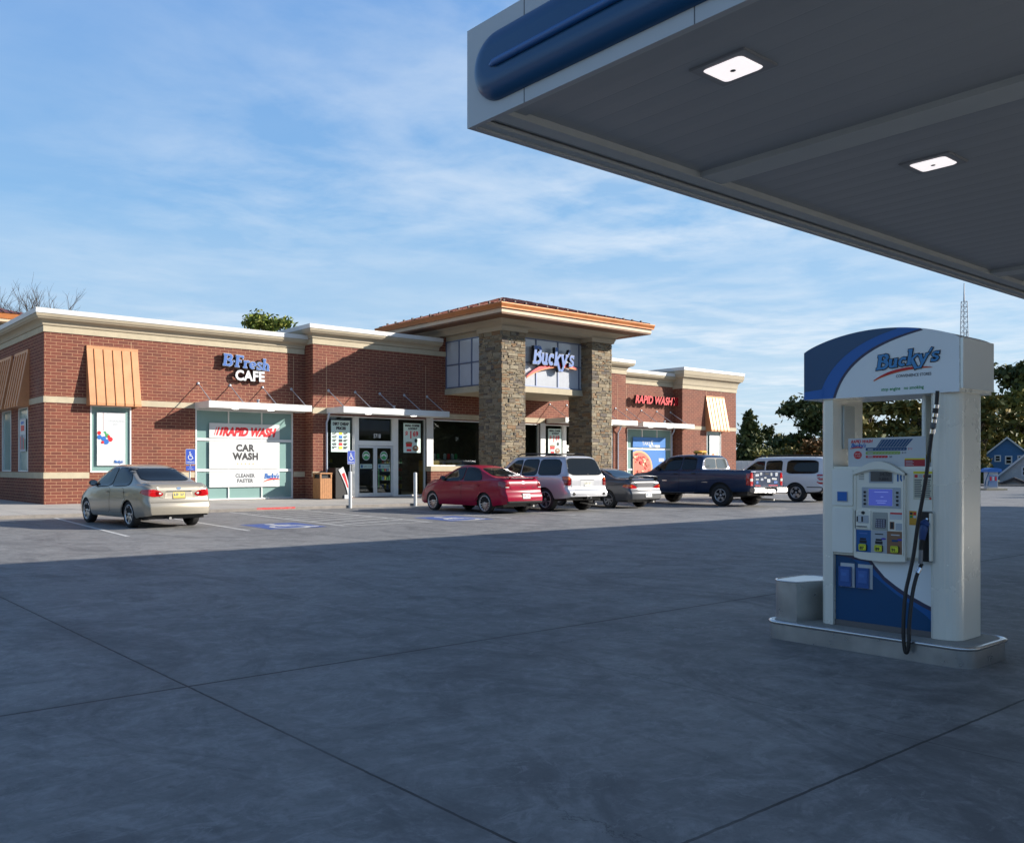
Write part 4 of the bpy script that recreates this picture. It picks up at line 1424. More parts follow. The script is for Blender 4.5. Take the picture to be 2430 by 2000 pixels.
panel('drink_poster', 'tall poster with red and dark bottles in the side wall window nearest the corner', 'poster', f, [
    ('rect', -34.1, 2.0, -33.25, 3.2, LGREY), ('rect', -34.05, 2.62, -33.3, 3.15, WHITE),
    ('rect', -34.0, 2.08, -33.9, 2.55, REDP), ('rect', -33.8, 2.08, -33.7, 2.6, INK), ('rect', -33.6, 2.08, -33.5, 2.5, REDP), ('rect', -33.42, 2.08, -33.32, 2.45, GREENP), ('rect', -33.9, 2.75, -33.45, 2.95, REDP), ('rect', -33.9, 3.0, -33.5, 3.1, BLUEP)])
b = MB()
b.text('5718', front_frame(YB - .085), 22.08, 2.68, .24, WHITE, off=.006, sx=.8)
tag(b.build('address_number'), 'white house number 5718 on the dark glass above the entrance doors', 'number')

# ================================================================== forecourt canopy
CX0, CY1, CZ0, CZ1 = 5.06, 5.60, 4.29, 5.12
CX1, CY0 = 46.0, -7.0
FASC = mat('canopy_fascia', (0.50, 0.52, 0.53), 0.45, 0.1, var=0.03)
SOFF = mat('canopy_ceiling', (0.40, 0.415, 0.42), 0.42, 0.05, var=0.05, vscale=0.8)
SOFFB = mat('canopy_ceiling_trim', (0.52, 0.545, 0.53), 0.5, var=0.04)
cp = thing('fuel_canopy', 'large flat grey fuel station canopy with a blue rounded band along its fascia', 'canopy', (12, 0, 0))
b = MB()
b.box(CX0, CX0 + .05, CY0, CY1, CZ0, CZ1, FASC)
b.box(CX1 - .05, CX1, CY0, CY1, CZ0, CZ1, FASC)
b.box(CX0 + .05, CX1 - .05, CY1 - .05, CY1, CZ0, CZ1, FASC)
b.box(CX0 + .05, CX1 - .05, CY0, CY0 + .05, CZ0, CZ1, FASC)
for y in (4.93, 3.40, 1.87, .34, -1.2, -2.7, -4.2):
    b.box(CX0 - .0015, CX0, y - .004, y + .004, CZ0, CZ1, GREYP)
b.box(CX0 + .05, CX1 - .05, CY0 + .05, CY1 - .05, CZ1 - .2, CZ1 - .15, FASC)
b.build('fascia', cp)
# ceiling: narrow standing-seam pans that run along Y
b = MB()
zt = CZ0 + .10
vs, fs = [], []
xs = CX0 + .32
PANW = .305
prof = []
x = xs
while x < CX1 - .3:
    prof += [(x, zt), (x + .005, zt + .0012), (x + .010, zt + .0012), (x + .016, zt), (x + PANW * .5, zt - .002)]
    x += PANW
prof.append((x, zt))
n = len(prof)
vs = [(px, CY0 + .1, pz) for px, pz in prof] + [(px, CY1 - .32, pz) for px, pz in prof]
b.add(vs, [(i, n + i, n + i + 1, i + 1) for i in range(n - 1)], SOFF)
b.build('ceiling', cp)
b = MB()
# perimeter trims in steps, and the wide flat straps between the bays
b.box(CX0 + .05, CX1 - .05, CY1 - .14, CY1 - .05, CZ0 + .02, CZ0 + .05, SOFFB)
b.box(CX0 + .05, CX1 - .05, CY1 - .22, CY1 - .14, CZ0 + .06, CZ0 + .09, SOFF)
b.box(CX0 + .05, CX1 - .05, CY1 - .36, CY1 - .22, CZ0 + .035, CZ0 + .12, SOFFB)
b.box(CX0 + .05, CX0 + .10, CY0 + .05, CY1 - .36, CZ0 + .02, CZ0 + .05, SOFFB)
b.box(CX0 + .10, CX0 + .34, CY0 + .05, CY1 - .36, CZ0 + .075, CZ0 + .12, SOFF)
for x in (7.90, 15.35, 22.8, 30.3, 37.7):
    b.box(x, x + .37, CY0 + .06, CY1 - .36, CZ0 + .045, CZ0 + .13, SOFFB)
b.build('ceiling_trim', cp)
# blue bull-nosed band with a slim rib on it
b = MB()
u0, u1, v0, v1 = .13, 9.0, .115, .675
fc = side_frame(CX0, CY1, CZ0)
r = (v1 - v0) / 2
half = 16
pill_o = arc(u0 + r, v0 + r, r, R(90), R(270), 20)
rings = []
steps = 10
for k in range(steps + 1):
    a = k / steps * math.pi / 2
    ins = r * .55 * (1 - math.cos(a))
    dep = .11 * math.sin(a)
    rad = r - ins
    ring = arc(u0 + r, v0 + r, rad, R(90), R(270), 20) + arc(u1 - r, v0 + r, rad, R(-90), R(90), 20)
    rings.append([fc(p[0], p[1], dep) for p in ring])
m_ = len(rings[0])
vs = [v for q in rings for v in q]
fs = []
for k in range(steps):
    for i in range(m_):
        fs.append((k * m_ + i, k * m_ + (i + 1) % m_, (k + 1) * m_ + (i + 1) % m_, (k + 1) * m_ + i))
b.add(vs, fs, BLUED, True)
b.add(rings[-1], [tuple(range(m_))], BLUED)
b.build('blue_band', cp)
b = MB()
rib = ribbon([(.40, .365), (2.0, .365), (8.6, .365)], .05)
b.tube([fc(.40, .365, .115), fc(.46, .365, .125), fc(8.6, .365, .125)], [.012, .03, .03], BLUEM, 10)
b.build('band_rib', cp)
for i, (x, y) in enumerate(((13.5, -1.2), (26, -1.2), (38, -1.2))):
    b = MB()
    b.bbox(x - .25, x + .25, y - .25, y + .25, 0, CZ0 + .12, WHITEMETAL, .02)
    b.build('column', cp)
LENS = mat('lamp_lens', (1.0, 0.93, 0.93), 0.4, emit=.45)
k = 0
for yy in (3.72, .6, -2.6, -5.4):
    for xx in (6.02, 9.48, 12.95, 17.1, 20.6, 24.6, 28.1, 32.2, 35.7):
        if yy < 3 and xx > 18:
            continue
        b = MB()
        z = CZ0 + .094
        b.bbox(xx - .225, xx + .225, yy - .225, yy + .225, z - .012, z + .01, mat('lamp_plate', (0.30, 0.31, 0.32), .5), .006)
        lo = thing('canopy_lamp', '', 'lamp', (xx, yy, z), 0, 'lamps in the canopy ceiling')
        lo['label'] = ['large lit square lamp in the canopy ceiling, nearest the blue banded fascia', 'smaller lit square lamp in the canopy ceiling above the fuel pump sign'][k] if k < 2 else 'square lamp recessed in the canopy ceiling out of sight'
        k += 1
        b.build('plate', lo)
        b = MB()
        vs = rrect(xx - .16, yy - .16, xx + .16, yy + .16, .04, 3)
        top = [(x, y, z - .013) for x, y in vs]
        bot = [(xx + (x - xx) * .93, yy + (y - yy) * .93, z - .022) for x, y in vs]
        n = len(vs)
        b.add(top + bot, [(i, n + i, n + (i + 1) % n, (i + 1) % n) for i in range(n)] + [tuple(range(n, 2 * n))[::-1]], LENS)
        b.build('lens', lo)
        b = MB()
        b.lathe([(.0, -.004), (.02, -.004), (.02, .0)], (xx, yy, z - .023), (0, 0, 1), GREYP, 10)
        b.build('screw', lo)

# ================================================================== fuel pump on its island
PX, PYO = 7.08, 3.55


def onray(y, z, x):
    """a point of the pump's face plane carried along its sight line to another depth"""
    k = x / PX
    return (x, y * k, CAMH + (z - CAMH) * k)


isl = thing('pump_island', 'low concrete island with a rounded stainless steel edge under the fuel pump', 'island', (7.25, 3.2, 0))
b = MB()
ro = rrect(6.90, 2.47, 7.62, 3.98, .12, 6)
b.prism(ro, frame((0, 0, 0), (1, 0, 0), (0, 1, 0)), .146, STEEL)
b.build('steel_edge', isl)
b = MB()
ring = ro + [ro[0], ro[1]]
b.tube([(x, y, .136) for x, y in ring], .015, mat('polished_steel', (.62, .62, .62), .2, .9), 8)
b.build('edge_rail', isl)
b = MB()
ri = rrect(6.93, 2.50, 7.59, 3.95, .10, 6)
b.prism(ri, frame((0, 0, .10), (1, 0, 0), (0, 1, 0)), .050, mat('island_concrete', (0.30, 0.30, 0.285), .8, var=.15))
b.build('concrete_top', isl)
gd = thing('bumper_guard', 'brushed stainless steel bumper guard with a curved end on the island left of the pump', 'guard', (7.2, 3.85, .15))
b = MB()
out = [(7.50, 3.60), (6.975, 3.745), (6.965, 3.80)] + arc(7.12, 3.86, .155, R(180), R(95), 8, .115) + [(7.50, 3.97), (7.55, 3.9)]
z0, z1 = .15, .47
n = len(out)
b.add([(x, y, z0) for x, y in out] + [(x, y, z1) for x, y in out], [(i, n + i, n + (i + 1) % n, (i + 1) % n) for i in range(n)] + [tuple(range(n, 2 * n))[::-1], tuple(range(n))], STEEL)
b.build('shell', gd)
b = MB()
b.tube([(x, y, z1) for x, y in out + out[:1]], .006, CHROME, 6)
b.build('edge', gd)

PCREAM = mat('pump_cream', (0.84, 0.81, 0.70), 0.42, var=.03, vscale=2, dirt=.10)
PPANEL = mat('pump_panel', (0.85, 0.83, 0.75), 0.4, var=.03, vscale=2, dirt=.10)
PCOL = mat('pump_column', (0.84, 0.82, 0.73), 0.26, .15, var=.03, vscale=1.2, dirt=.03)
pump = thing('fuel_pump', 'fuel pump numbered 10 with cream columns, blue lower panel and arched sign on top', 'fuel pump', (7.3, 3.08, .15))
ff = lambda x=PX: side_frame(x, PYO)
# columns: D-shaped, rounded at their outer ends
for sgn in (0, 1):
    b = MB()
    if sgn == 0:
        pts = [(7.08, 2.74), (7.085, 2.71)] + arc(7.20, 2.70, .11, R(180), R(262), 6, .085) + arc(7.46, 2.70, .10, R(275), R(360), 6, .085) + [(7.56, 2.80), (7.10, 2.80), (7.08, 2.78)]
    else:
        pts = [(7.08, 3.505), (7.30, 3.50), (7.56, 3.50), (7.56, 3.58)] + arc(7.46, 3.56, .10, R(0), R(80), 6, .07) + arc(7.19, 3.56, .11, R(100), R(185), 6, .06) + [(7.08, 3.54)]
    n = len(pts)
    z0, z1 = .152, 1.96
    b.add([(x, y, z0) for x, y in pts] + [(x, y, z1) for x, y in pts], [(i, (i + 1) % n, n + (i + 1) % n, n + i) if sgn == 0 else (i, (i + 1) % n, n + (i + 1) % n, n + i) for i in range(n)], PCOL)
    b.build('column', pump)
b = MB()
b.bbox(7.15, 7.40, 2.86, 2.885, 1.5, 1.94, PPANEL, .005)
b.bbox(7.22, 7.40, 3.485, 3.4985, 1.55, 1.90, mat('reflection_panel', (0.72, .75, .74), .2, .5), .004)  # bright slab paints in a reflection on the left column's inner face
b.build('column_panel_and_reflection', pump)
# main cabinet
b = MB()
b.bbox(7.075, 7.54, 2.765, 3.525, .715, 1.41, PCREAM, .018, 3)
b.box(7.12, 7.52, 2.765, 3.50, .152, .72, PCREAM)
b.build('cabinet', pump)
b = MB()
b.box(7.105, 7.125, 2.75, 3.505, .152, .195, mat('plinth_grey', (0.14, .13, .13), .7))
b.build('plinth', pump)
f = ff(7.0755)
b = MB()
for v0, v1 in ((.735, 1.085), (1.105, 1.385)):
    b.prism(rrect(.045, v0, .205, v1, .012), f, .010, PPANEL)
b.build('door_panel', pump)
b = MB()
b.prism(rrect(.088, 1.135, .168, 1.215, .004), f, .018, LGREY)
b.prism([(.092, 1.14), (.164, 1.14), (.164, 1.211), (.092, 1.211)], f, .020, BLUEP)
b.build('reader', pump)
# bezel with arched hood
b = MB()
bez = [(.225, .708)] + [(.225, 1.36)] + [(.225 + .37 * t, 1.36 + .09 * math.sin(math.pi * t)) for t in [i / 12 for i in range(1, 12)]] + [(.595, 1.36), (.595, .70)] + [(.595 - .37 * t, .70 - .012 * math.sin(math.pi * t)) for t in [i / 8 for i in range(1, 8)]]
b.prism(bez, f, .030, PCREAM)
inn = [(.238, .745)] + [(.238, 1.345)] + [(.238 + .344 * t, 1.345 + .038 * math.sin(math.pi * t)) for t in [i / 12 for i in range(1, 12)]] + [(.582, 1.345), (.582, .745)]
b.prism(ribbon(inn, .008), f, .040, PCREAM)
hood = [(.225, 1.355)] + [(.225 + .37 * t, 1.36 + .09 * math.sin(math.pi * t)) for t in [i / 12 for i in range(13)]] + [(.595, 1.355)] + [(.595 - .37 * t, 1.345 + .045 * math.sin(math.pi * t)) for t in [i / 12 for i in range(13)]]
b.prism(hood, f, .055, PCREAM)
b.build('bezel', pump)
fz = lambda a, c, d=0.0: f(a, c, d + .030)
b = MB()
b.prism([(.338, 1.285), (.512, 1.285), (.512, 1.378), (.338, 1.378)], fz, .003, LGREY)
b.prism([(.350, 1.297), (.505, 1.297), (.505, 1.372), (.350, 1.372)], fz, .005, mat('lcd_grey', (0.10, .10, .10), .25))
b.text('34.55', lambda p, q, r=0: fz(p, q, r + .006), .415, 1.340, .036, INK, off=.001)
b.text('9.884', lambda p, q, r=0: fz(p, q, r + .006), .41, 1.305, .032, INK, off=.001)
b.build('price_display', pump)
b = MB()
b.text('10', lambda p, q, r=0: fz(p, q, r + .002), .530, 1.302, .080, BLUEM, off=.004, sx=.75)
for k in range(4):
    b.prism([(.262, 1.31 + k * .014), (.30, 1.31 + k * .014), (.30, 1.314 + k * .014), (.262, 1.314 + k * .014)], fz, .002, INK)
b.build('pump_number', pump)
b = MB()
b.prism(rrect(.285, 1.095, .565, 1.252, .006), fz, .004, LGREY)
b.prism([(.333, 1.108), (.513, 1.108), (.513, 1.243), (.333, 1.243)], fz, .006, WHITE)
SCR = mat('lit_screen', (0.07, 0.10, 0.42), .3, emit=.22)
b.prism([(.338, 1.113), (.508, 1.113), (.508, 1.238), (.338, 1.238)], fz, .008, SCR)
SCT = mat('screen_text', (0.20, .25, .6), .3, emit=.25)
for u, v, w_ in ((.38, 1.214, .10), (.425, 1.178, .02), (.39, 1.148, .08), (.40, 1.132, .06)):
    b.prism([(u, v), (u + w_, v), (u + w_, v + .005), (u, v + .005)], fz, .0085, SCT)
for k in range(4):
    for u in (.300, .535):
        b.prism(rrect(u, 1.115 + k * .03, u + .016, 1.132 + k * .03, .003), fz, .010, INK)
b.build('screen', pump)
b = MB()
b.prism(rrect(.235, .93, .352, 1.072, .005), fz, .010, PCREAM)
b.prism([(.258, .975), (.338, .975), (.338, 1.035), (.258, 1.035)], fz, .012, LGREY)
b.prism([(.25, .985), (.298, .985), (.298, 1.025), (.25, 1.025)], fz, .0135, INK)
b.prism([(.262, .982), (.286, .982), (.286, 1.03), (.262, 1.03)], fz, .015, WHITE)
b.prism(arc(.298, 1.055, .013, 0, 6.283, 12)[:-1], fz, .014, INK)
b.prism([(.25, .945), (.325, .945), (.325, .952), (.25, .952)], fz, .018, GREYP)
b.build('card_reader', pump)
b = MB()
b.prism([(.362, .925), (.475, .925), (.472, 1.062), (.366, 1.062)], fz, .004, mat('pad_recess', (0.36, .37, .34), .6))
b.prism([(.385, .945), (.458, .945), (.462, 1.012), (.390, 1.012)], fz, .008, mat('keypad_dark', (0.05, .05, .09), .4))
for i in range(4):
    for j in range(4):
        u, v = .390 + i * .0175, .950 + j * .0155
        b.prism([(u, v), (u + .012, v), (u + .012, v + .009), (u, v + .009)], fz, .010, mat('key_grey', (0.35, .36, .42), .4))
b.build('keypad', pump)
b = MB()
b.prism([(.478, .925), (.588, .925), (.588, 1.002), (.478, 1.002)], fz, .006, PCREAM)
b.prism([(.490, .938), (.522, .938), (.522, .995), (.490, .995)], fz, .008, BROWNP)
b.prism([(.496, .944), (.516, .944), (.516, .99), (.496, .99)], fz, .009, INK)
b.prism([(.532, .932), (.580, .932), (.580, .985), (.532, .985)], fz, .008, LGREY)
b.prism([(.488, 1.012), (.585, 1.012), (.585, 1.066), (.488, 1.066)], fz, .003, WHITE)
b.prism([(.492, 1.052), (.585, 1.052), (.585, 1.064), (.492, 1.064)], fz, .004, REDP)
b.build('receipt_slot', pump)
for k, (c_, num, nm) in enumerate(((BLUEM, '87', 'blue'), (LGREY, '89', 'white'), (BROWNP, '91', 'brown'))):
    u0 = .236 + k * .116
    b = MB()
    b.prism([(u0, .752), (u0 + .116, .752), (u0 + .116, .922), (u0, .922)], fz, .0025, c_)
    t_ = lambda p, q, r=0: fz(p, q, r + .003)
    b.prism([(u0 + .03, .892), (u0 + .09, .892), (u0 + .09, .900), (u0 + .03, .900)], t_, .001, BLUEL if k == 0 else (INK if k == 1 else WHITE))
    b.prism([(u0 + .035, .845), (u0 + .08, .845), (u0 + .08, .86), (u0 + .035, .86)], t_, .001, INK if k < 2 else BLUED)
    if k < 2:
        b.prism([(u0 + .032, .820), (u0 + .085, .820), (u0 + .085, .842), (u0 + .032, .842)], t_, .0015, INK)
    if k > 0:
        b.prism(arc(u0 + .092, .862, .018, 0, 6.283, 12, .008)[:-1], t_, .002, mat('violet_print', (0.08, .06, .4), .4))
    g_ = b.build('grade_panel', pump)
    g_['label'] = nm + ' fuel grade panel with yellow ' + num + ' button'
    b = MB()
    b.prism(rrect(u0 + .032, .762, u0 + .088, .814, .010), fz, .012, INK)
    b.prism(rrect(u0 + .030, .764, u0 + .084, .814, .010), fz, .016, mat('button_yellow', (0.70, .72, .04), .35))
    b.prism(ribbon(rrect(u0 + .036, .770, u0 + .078, .808, .006) , .002), fz, .0165, INK)
    b.text(num, lambda p, q, r=0: fz(p, q, r + .017), u0 + .040, .774, .030, INK, off=.0012, sx=.95)
    b.build('grade_button', pump)
# right strip: notices and nozzle boot
b = MB()
b.prism([(.640, 1.165), (.768, 1.165), (.768, 1.372), (.640, 1.372)], f, .0015, mat('notice_cream', (0.62, .60, .46), .5))
b.prism([(.640, 1.358), (.768, 1.358), (.768, 1.374), (.640, 1.374)], f, .002, YELLOWP)
for k in range(4):
    b.prism(rrect(.648 + k * .03, 1.328, .670 + k * .03, 1.350, .004), f, .002, [REDP, LGREY, REDP, INK][k])
for k in range(10):
    w_ = .045 if k % 3 else .05
    for u in (.648, .708):
        b.prism([(u, 1.185 + k * .0135), (u + w_, 1.185 + k * .0135), (u + w_, 1.192 + k * .0135), (u, 1.192 + k * .0135)], f, .002, GREYP)
b.prism(arc(.755, 1.175, .008, 0, 6.283, 10)[:-1], f, .0022, REDP)
b.build('notice', pump)
b = MB()
b.prism([(.612, .975), (.662, .975), (.662, 1.08), (.612, 1.08)], f, .002, mat('notice_orange', (0.65, .33, .03), .5))
for k, m in enumerate((INK, REDP, GREENP, WHITE)):
    b.prism(rrect(.617 + (k % 2) * .024, 1.052 - (k // 2) * .024, .635 + (k % 2) * .024, 1.070 - (k // 2) * .024, .003), f, .003, m)
b.build('notice', pump)
b = MB()
b.prism(rrect(.676, .705, .785, 1.085, .015), f, .004, mat('boot_frame', (0.5, .51, .47), .5))
b.prism(rrect(.684, .712, .775, 1.078, .012), f, .006, BLACK)
b.box(7.04, 7.072, 2.775, 2.79, .72, 1.07, PCREAM)
b.build('nozzle_boot', pump)
nz = MB()
nx = PX - .035
nz.tube([(nx, PYO - .735, 1.02), (nx - .01, PYO - .735, 1.0), (nx - .02, PYO - .727, .93), (nx - .025, PYO - .722, .875)], [.012, .030, .026, .020], mat('nozzle_blue', (0.02, .06, .20), .4), 10)
nz.tube([(nx - .02, PYO - .70, .985), (nx - .035, PYO - .72, 1.0), (nx - .02, PYO - .765, .98)], .014, mat('nozzle_blue', (0.02, .06, .20), .4), 8)
nz.tube([(nx + .01, PYO - .742, 1.03), (nx, PYO - .738, 1.0)], .010, CHROME, 8)
nz.tube([(nx - .025, PYO - .722, .88), (nx - .028, PYO - .716, .80)], .016, BLACK, 10)
nz.tube([(nx - .028, PYO - .716, .80), (nx - .03, PYO - .712, .70)], .015, mat('clear_swivel', (0.22, .24, .26), .2, .3), 10)
nz.build('nozzle', pump)
b = MB()
pts = [(2.75, 1.96, 6.99), (2.76, 1.83, 6.985), (2.79, 1.63, 6.98), (2.83, 1.3, 6.97), (2.88, .99, 6.96), (2.91, .76, 6.95), (2.94, .60, 6.93), (2.965, .47, 6.91), (2.98, .28, 6.87), (2.98, .12, 6.85), (2.972, .04, 6.845), (2.962, .018, 6.845), (2.95, .04, 6.845), (2.942, .12, 6.85), (2.94, .24, 6.87), (2.92, .45, 6.92), (2.895, .58, 6.96), (2.870, .655, 6.99), (2.855, .69, 7.02)]


def spline(P, k=6):
    P = [Vector(p) for p in P]
    o = []
    for i in range(len(P) - 1):
        p0, p1, p2, p3 = P[max(i - 1, 0)], P[i], P[i + 1], P[min(i + 2, len(P) - 1)]
        for j in range(k):
            t = j / k
            o.append(.5 * ((2 * p1) + (p2 - p0) * t + (2 * p0 - 5 * p1 + 4 * p2 - p3) * t * t + (3 * p1 - p0 - 3 * p2 + p3) * t ** 3))
    o.append(P[-1])
    return o


hp_ = spline([onray(*p) for p in pts])
b.tube(hp_, .0125, mat('hose_rubber', (0.012, .010, .010), .5), 10)
hose = b.build('hose', pump)
b = MB()
i1 = [onray(2.757, 1.86, 6.985), onray(2.785, 1.65, 6.98)]
for t0, t1, m in ((0, .12, CHROME), (.12, .3, BLACK), (.3, .42, CHROME), (.5, .62, CHROME), (.62, .8, GREYP), (.85, 1, CHROME)):
    a, c = Vector(i1[0]).lerp(Vector(i1[1]), t0), Vector(i1[0]).lerp(Vector(i1[1]), t1)
    b.tube([a, c], .0185, m, 12)
e = [Vector(onray(2.885, .62, 6.97)), Vector(onray(2.868, .66, 6.99))]
b.build('swivel_fitting', hose)
b = MB()
b.tube(e, .017, CHROME, 12)
b.build('swivel_fitting', hose)
# lower printed panel
f2 = ff(7.1195)
b = MB()
b.prism([(.05, .195), (.808, .195), (.808, .708), (.05, .708)], f2, .0015, mat('panel_white', (0.84, .87, .88), .35))
crv = [(.16, .708), (.32, .70), (.35, .64), (.42, .56), (.50, .505), (.58, .45), (.70, .395), (.808, .35)]
crv = [(.20, .708), (.31, .70), (.35, .645), (.42, .565), (.50, .505), (.58, .455), (.70, .395), (.808, .350)]
b.prism([(.05, .195), (.808, .195)] + crv[::-1] + [(.05, .708)], f2, .0025, NAVY)
c2 = [(u - .008, v - .028) for u, v in crv]
b.prism([(.05, .195), (.808, .195), (.808, .335)] + c2[::-1] + [(.05, .708)], f2, .0035, BLUEM)
c3 = [(.05, .708), (.17, .69), (.30, .60), (.42, .505), (.50, .445), (.62, .37), (.72, .30), (.77, .24), (.78, .195)]
b.prism([(.05, .195)] + c3[::-1], f2, .0045, BLUED)
b.build('lower_panel', pump)
for u in (.09, .225):
    b = MB()
    b.prism([(u, .46), (u + .108, .46), (u + .108, .648), (u, .648)], f2, .010, mat('holder_white', (0.6, .62, .62), .4))
    b.prism([(u - .004, .465), (u + .088, .465), (u + .088, .622), (u - .004, .622)], f2, .035, mat('holder_blue', (0.04, .11, .33), .25))
    b.prism([(u + .012, .505), (u + .078, .505), (u + .078, .60), (u + .012, .60)], f2, .038, mat('holder_blue_pale', (0.06, .15, .42), .3))
    b.prism([(u + .02, .55), (u + .058, .55), (u + .058, .575), (u + .02, .575)], f2, .039, BLUEL)
    b.build('leaflet_holder', pump)
# the arched sign on top
SY0, SY1, SX1 = 2.60, 3.73, 7.64
sw = SY1 - SY0
fs_ = side_frame(7.06, SY1)


def sign_top(u):
    t = u / sw
    return 2.335 + .128 * (1 - (2 * t - 1) ** 2) ** .85 if 0 <= t <= 1 else 2.335


b = MB()
us = [sw * i / 40 for i in range(41)]
prof = [(0, 1.95), (sw, 1.945)] + [(u, sign_top(u)) for u in us[::-1]]
b.prism(prof, lambda a, c, d=0: fs_(a, c, d - (SX1 - 7.06)), SX1 - 7.06, mat('sign_white', (0.84, .87, .88), .35), mat('sign_side', (0.84, 0.84, 0.78), .30, .35, var=.05))
b.build('sign_box', pump)
b = MB()
b.box(7.07, 7.63, 2.58, 2.599, 1.97, 2.33, mat('sign_end_panel', (0.78, 0.82, 0.81), .25, .3))
b.build('sign_end', pump)
gx = lambda L: (lambda a, c, d=0.0: fs_(a, c, d + L))
b = MB()


def sweepcurve(pts):
    o = []
    n = 24
    for i in range(n + 1):
        t = i / n
        q = [Vector((*p, 0)) for p in pts]
        while len(q) > 1:
            q = [q[j].lerp(q[j + 1], t) for j in range(len(q) - 1)]
        o.append((q[0].x, q[0].y))
    return o


def above(crv, m, L):
    """everything to the left of a rising curve, below the arched top"""
    poly = [(0.003, 1.953)] + [p for p in crv if p[1] <= sign_top(p[0]) - .002]
    e = poly[-1][0]
    poly += [(u, sign_top(u) - .002) for u in us[::-1] if .003 < u < e] + [(.003, sign_top(0) - .002)]
    b.prism(poly, gx(L), .0008, m)


above(sweepcurve([(.255, 1.953), (.33, 2.22), (.55, 2.37), (1.0, 2.43)]), NAVY, .0006)
above(sweepcurve([(.235, 1.953), (.31, 2.23), (.53, 2.385), (.98, 2.44)]), BLUEP, .0018)
above(sweepcurve([(.14, 2.01), (.22, 2.26), (.46, 2.41), (.80, 2.46)]), BLUED, .0030)
b.prism([(.003, 1.953), (.15, 1.953), (.165, 2.03), (.003, 2.015)], gx(.0042), .0008, BLUEP)
b.build('sign_graphic', pump)
b = MB()
swoosh(b, fs_, [(.545, 2.062), (.70, 2.155), (.955, 2.132)], .020, [REDP, ORANGEP], .001, .0008)
slab_word(b, "Bucky's", fs_, .565, 2.145, .112, LOGOB, INK, depth=.0012, grow=.05, slant=.14, rise=.08, sx=1.02, lift=.004, scales=[1.0, .95, .95, 1.05, .95, .9, 1], step=.00025)
b.text('CONVENIENCE STORES', gx(.001), .705, 2.078, .030, INK, off=.0006, sx=.76)
b.text('stop engine   no smoking', gx(.001), .600, 1.985, .034, GREENP, off=.0009, sx=.86)
b.build('sign_lettering', pump)
# price banner between the columns
f3 = ff(7.11)
g3 = lambda L: (lambda a, c, d=0.0: f3(a, c, d + L))
b = MB()
b.prism([(.15, 1.405), (.71, 1.405), (.71, 1.635), (.15, 1.630)], g3(-.003), .003, WHITE)
b.text('RAPID WASH', g3(.0005), .17, 1.595, .032, REDP, off=.0015, shear=.3, sx=.85)
slab_word(b, "Bucky's", g3(.001), .172, 1.560, .032, BLUEP, depth=.0006, sx=.9, step=.0001)
swoosh(b, g3(.002), [(.165, 1.548), (.22, 1.566), (.27, 1.555)], .008, [REDP, ORANGEP], 0, .0004)
b.prism(arc(.223, 1.500, .031, 0, 6.283, 20)[:-1], g3(.0005), .0006, REDP)
b.text('SAVE', g3(.0016), .200, 1.502, .020, WHITE)
b.text('5c GAL', g3(.0016), .199, 1.485, .016, WHITE)
b.prism([(.36, 1.558), (.575, 1.558), (.625, 1.618), (.40, 1.618)], g3(.0005), .0006, BLUED)
for k in range(10):
    u = .368 + k * .0215
    b.prism([(u, 1.560), (u + .003, 1.560), (u + .045, 1.616), (u + .042, 1.616)], g3(.0014), .0004, LGREY)
for v, ua, m, n_ in ((1.532, .58, BLUED, 10), (1.503, .535, mat('banner_green', (.28, .40, .10), .5), 8), (1.477, .445, REDP, 4)):
    h_ = .024 if v > 1.48 else .018
    b.prism(rrect(.283, v, ua, v + h_, .008), g3(.0005), .0006, m)
    for k in range(n_):
        u = .352 + k * .0225
        b.prism([(u, v + .012), (u + .004, v + .005), (u + .014, v + .018), (u + .005, v + .009)], g3(.0014), .0004, WHITE)
    b.prism([(.298, v + .006), (.338, v + .006), (.338, v + .015), (.298, v + .015)], g3(.0014), .0004, LGREY)
b.text('$12', g3(.0005), .588, 1.537, .020, REDP)
b.text('$10', g3(.0005), .545, 1.508, .020, INK)
b.text('$8', g3(.0005), .456, 1.478, .020, INK)
b.prism([(.565, 1.412), (.705, 1.412), (.705, 1.462), (.565, 1.462)], g3(.0005), .0006, mat('banner_red', (.42, .02, .03), .5))
b.prism([(.565, 1.462), (.705, 1.462), (.705, 1.472), (.565, 1.472)], g3(.0005), .0006, YELLOWP)
for k in range(4):
    b.prism([(.572, 1.420 + k * .010), (.63 - (k % 2) * .01, 1.420 + k * .010), (.63 - (k % 2) * .01, 1.424 + k * .010), (.572, 1.424 + k * .010)], g3(.0014), .0004, LGREY)
b.build('price_banner', pump)
b = MB()
b.prism([(.735, 1.412), (.775, 1.412), (.775, 1.440), (.735, 1.440)], f3, .002, LGREY)
b.build('sticker', pump)

# ================================================================== vehicles


def lerpt(tab, x):
    if x <= tab[0][0]:
        return tab[0][1]
    for (a, va), (c, vc) in zip(tab, tab[1:]):
        if x <= c:
            return va + (vc - va) * (x - a) / (c - a) if c > a else vc
    return tab[-1][1]


def smooth_tab(tab, n=6):
    """Catmull-Rom through the table, so profiles have no kinks"""
    o = []
    for i in range(len(tab) - 1):
        p0, p1, p2, p3 = tab[max(i - 1, 0)], tab[i], tab[i + 1], tab[min(i + 2, len(tab) - 1)]
        m1 = (p2[1] - p0[1]) / max(p2[0] - p0[0], 1e-6)
        m2 = (p3[1] - p1[1]) / max(p3[0] - p1[0], 1e-6)
        d = p2[0] - p1[0]
        for k in range(n):
            t = k / n
            h = (2 * t ** 3 - 3 * t * t + 1) * p1[1] + (t ** 3 - 2 * t * t + t) * d * m1 + (-2 * t ** 3 + 3 * t * t) * p2[1] + (t ** 3 - t * t) * d * m2
            o.append((p1[0] + d * t, h))
    o.append(tab[-1])
    return o


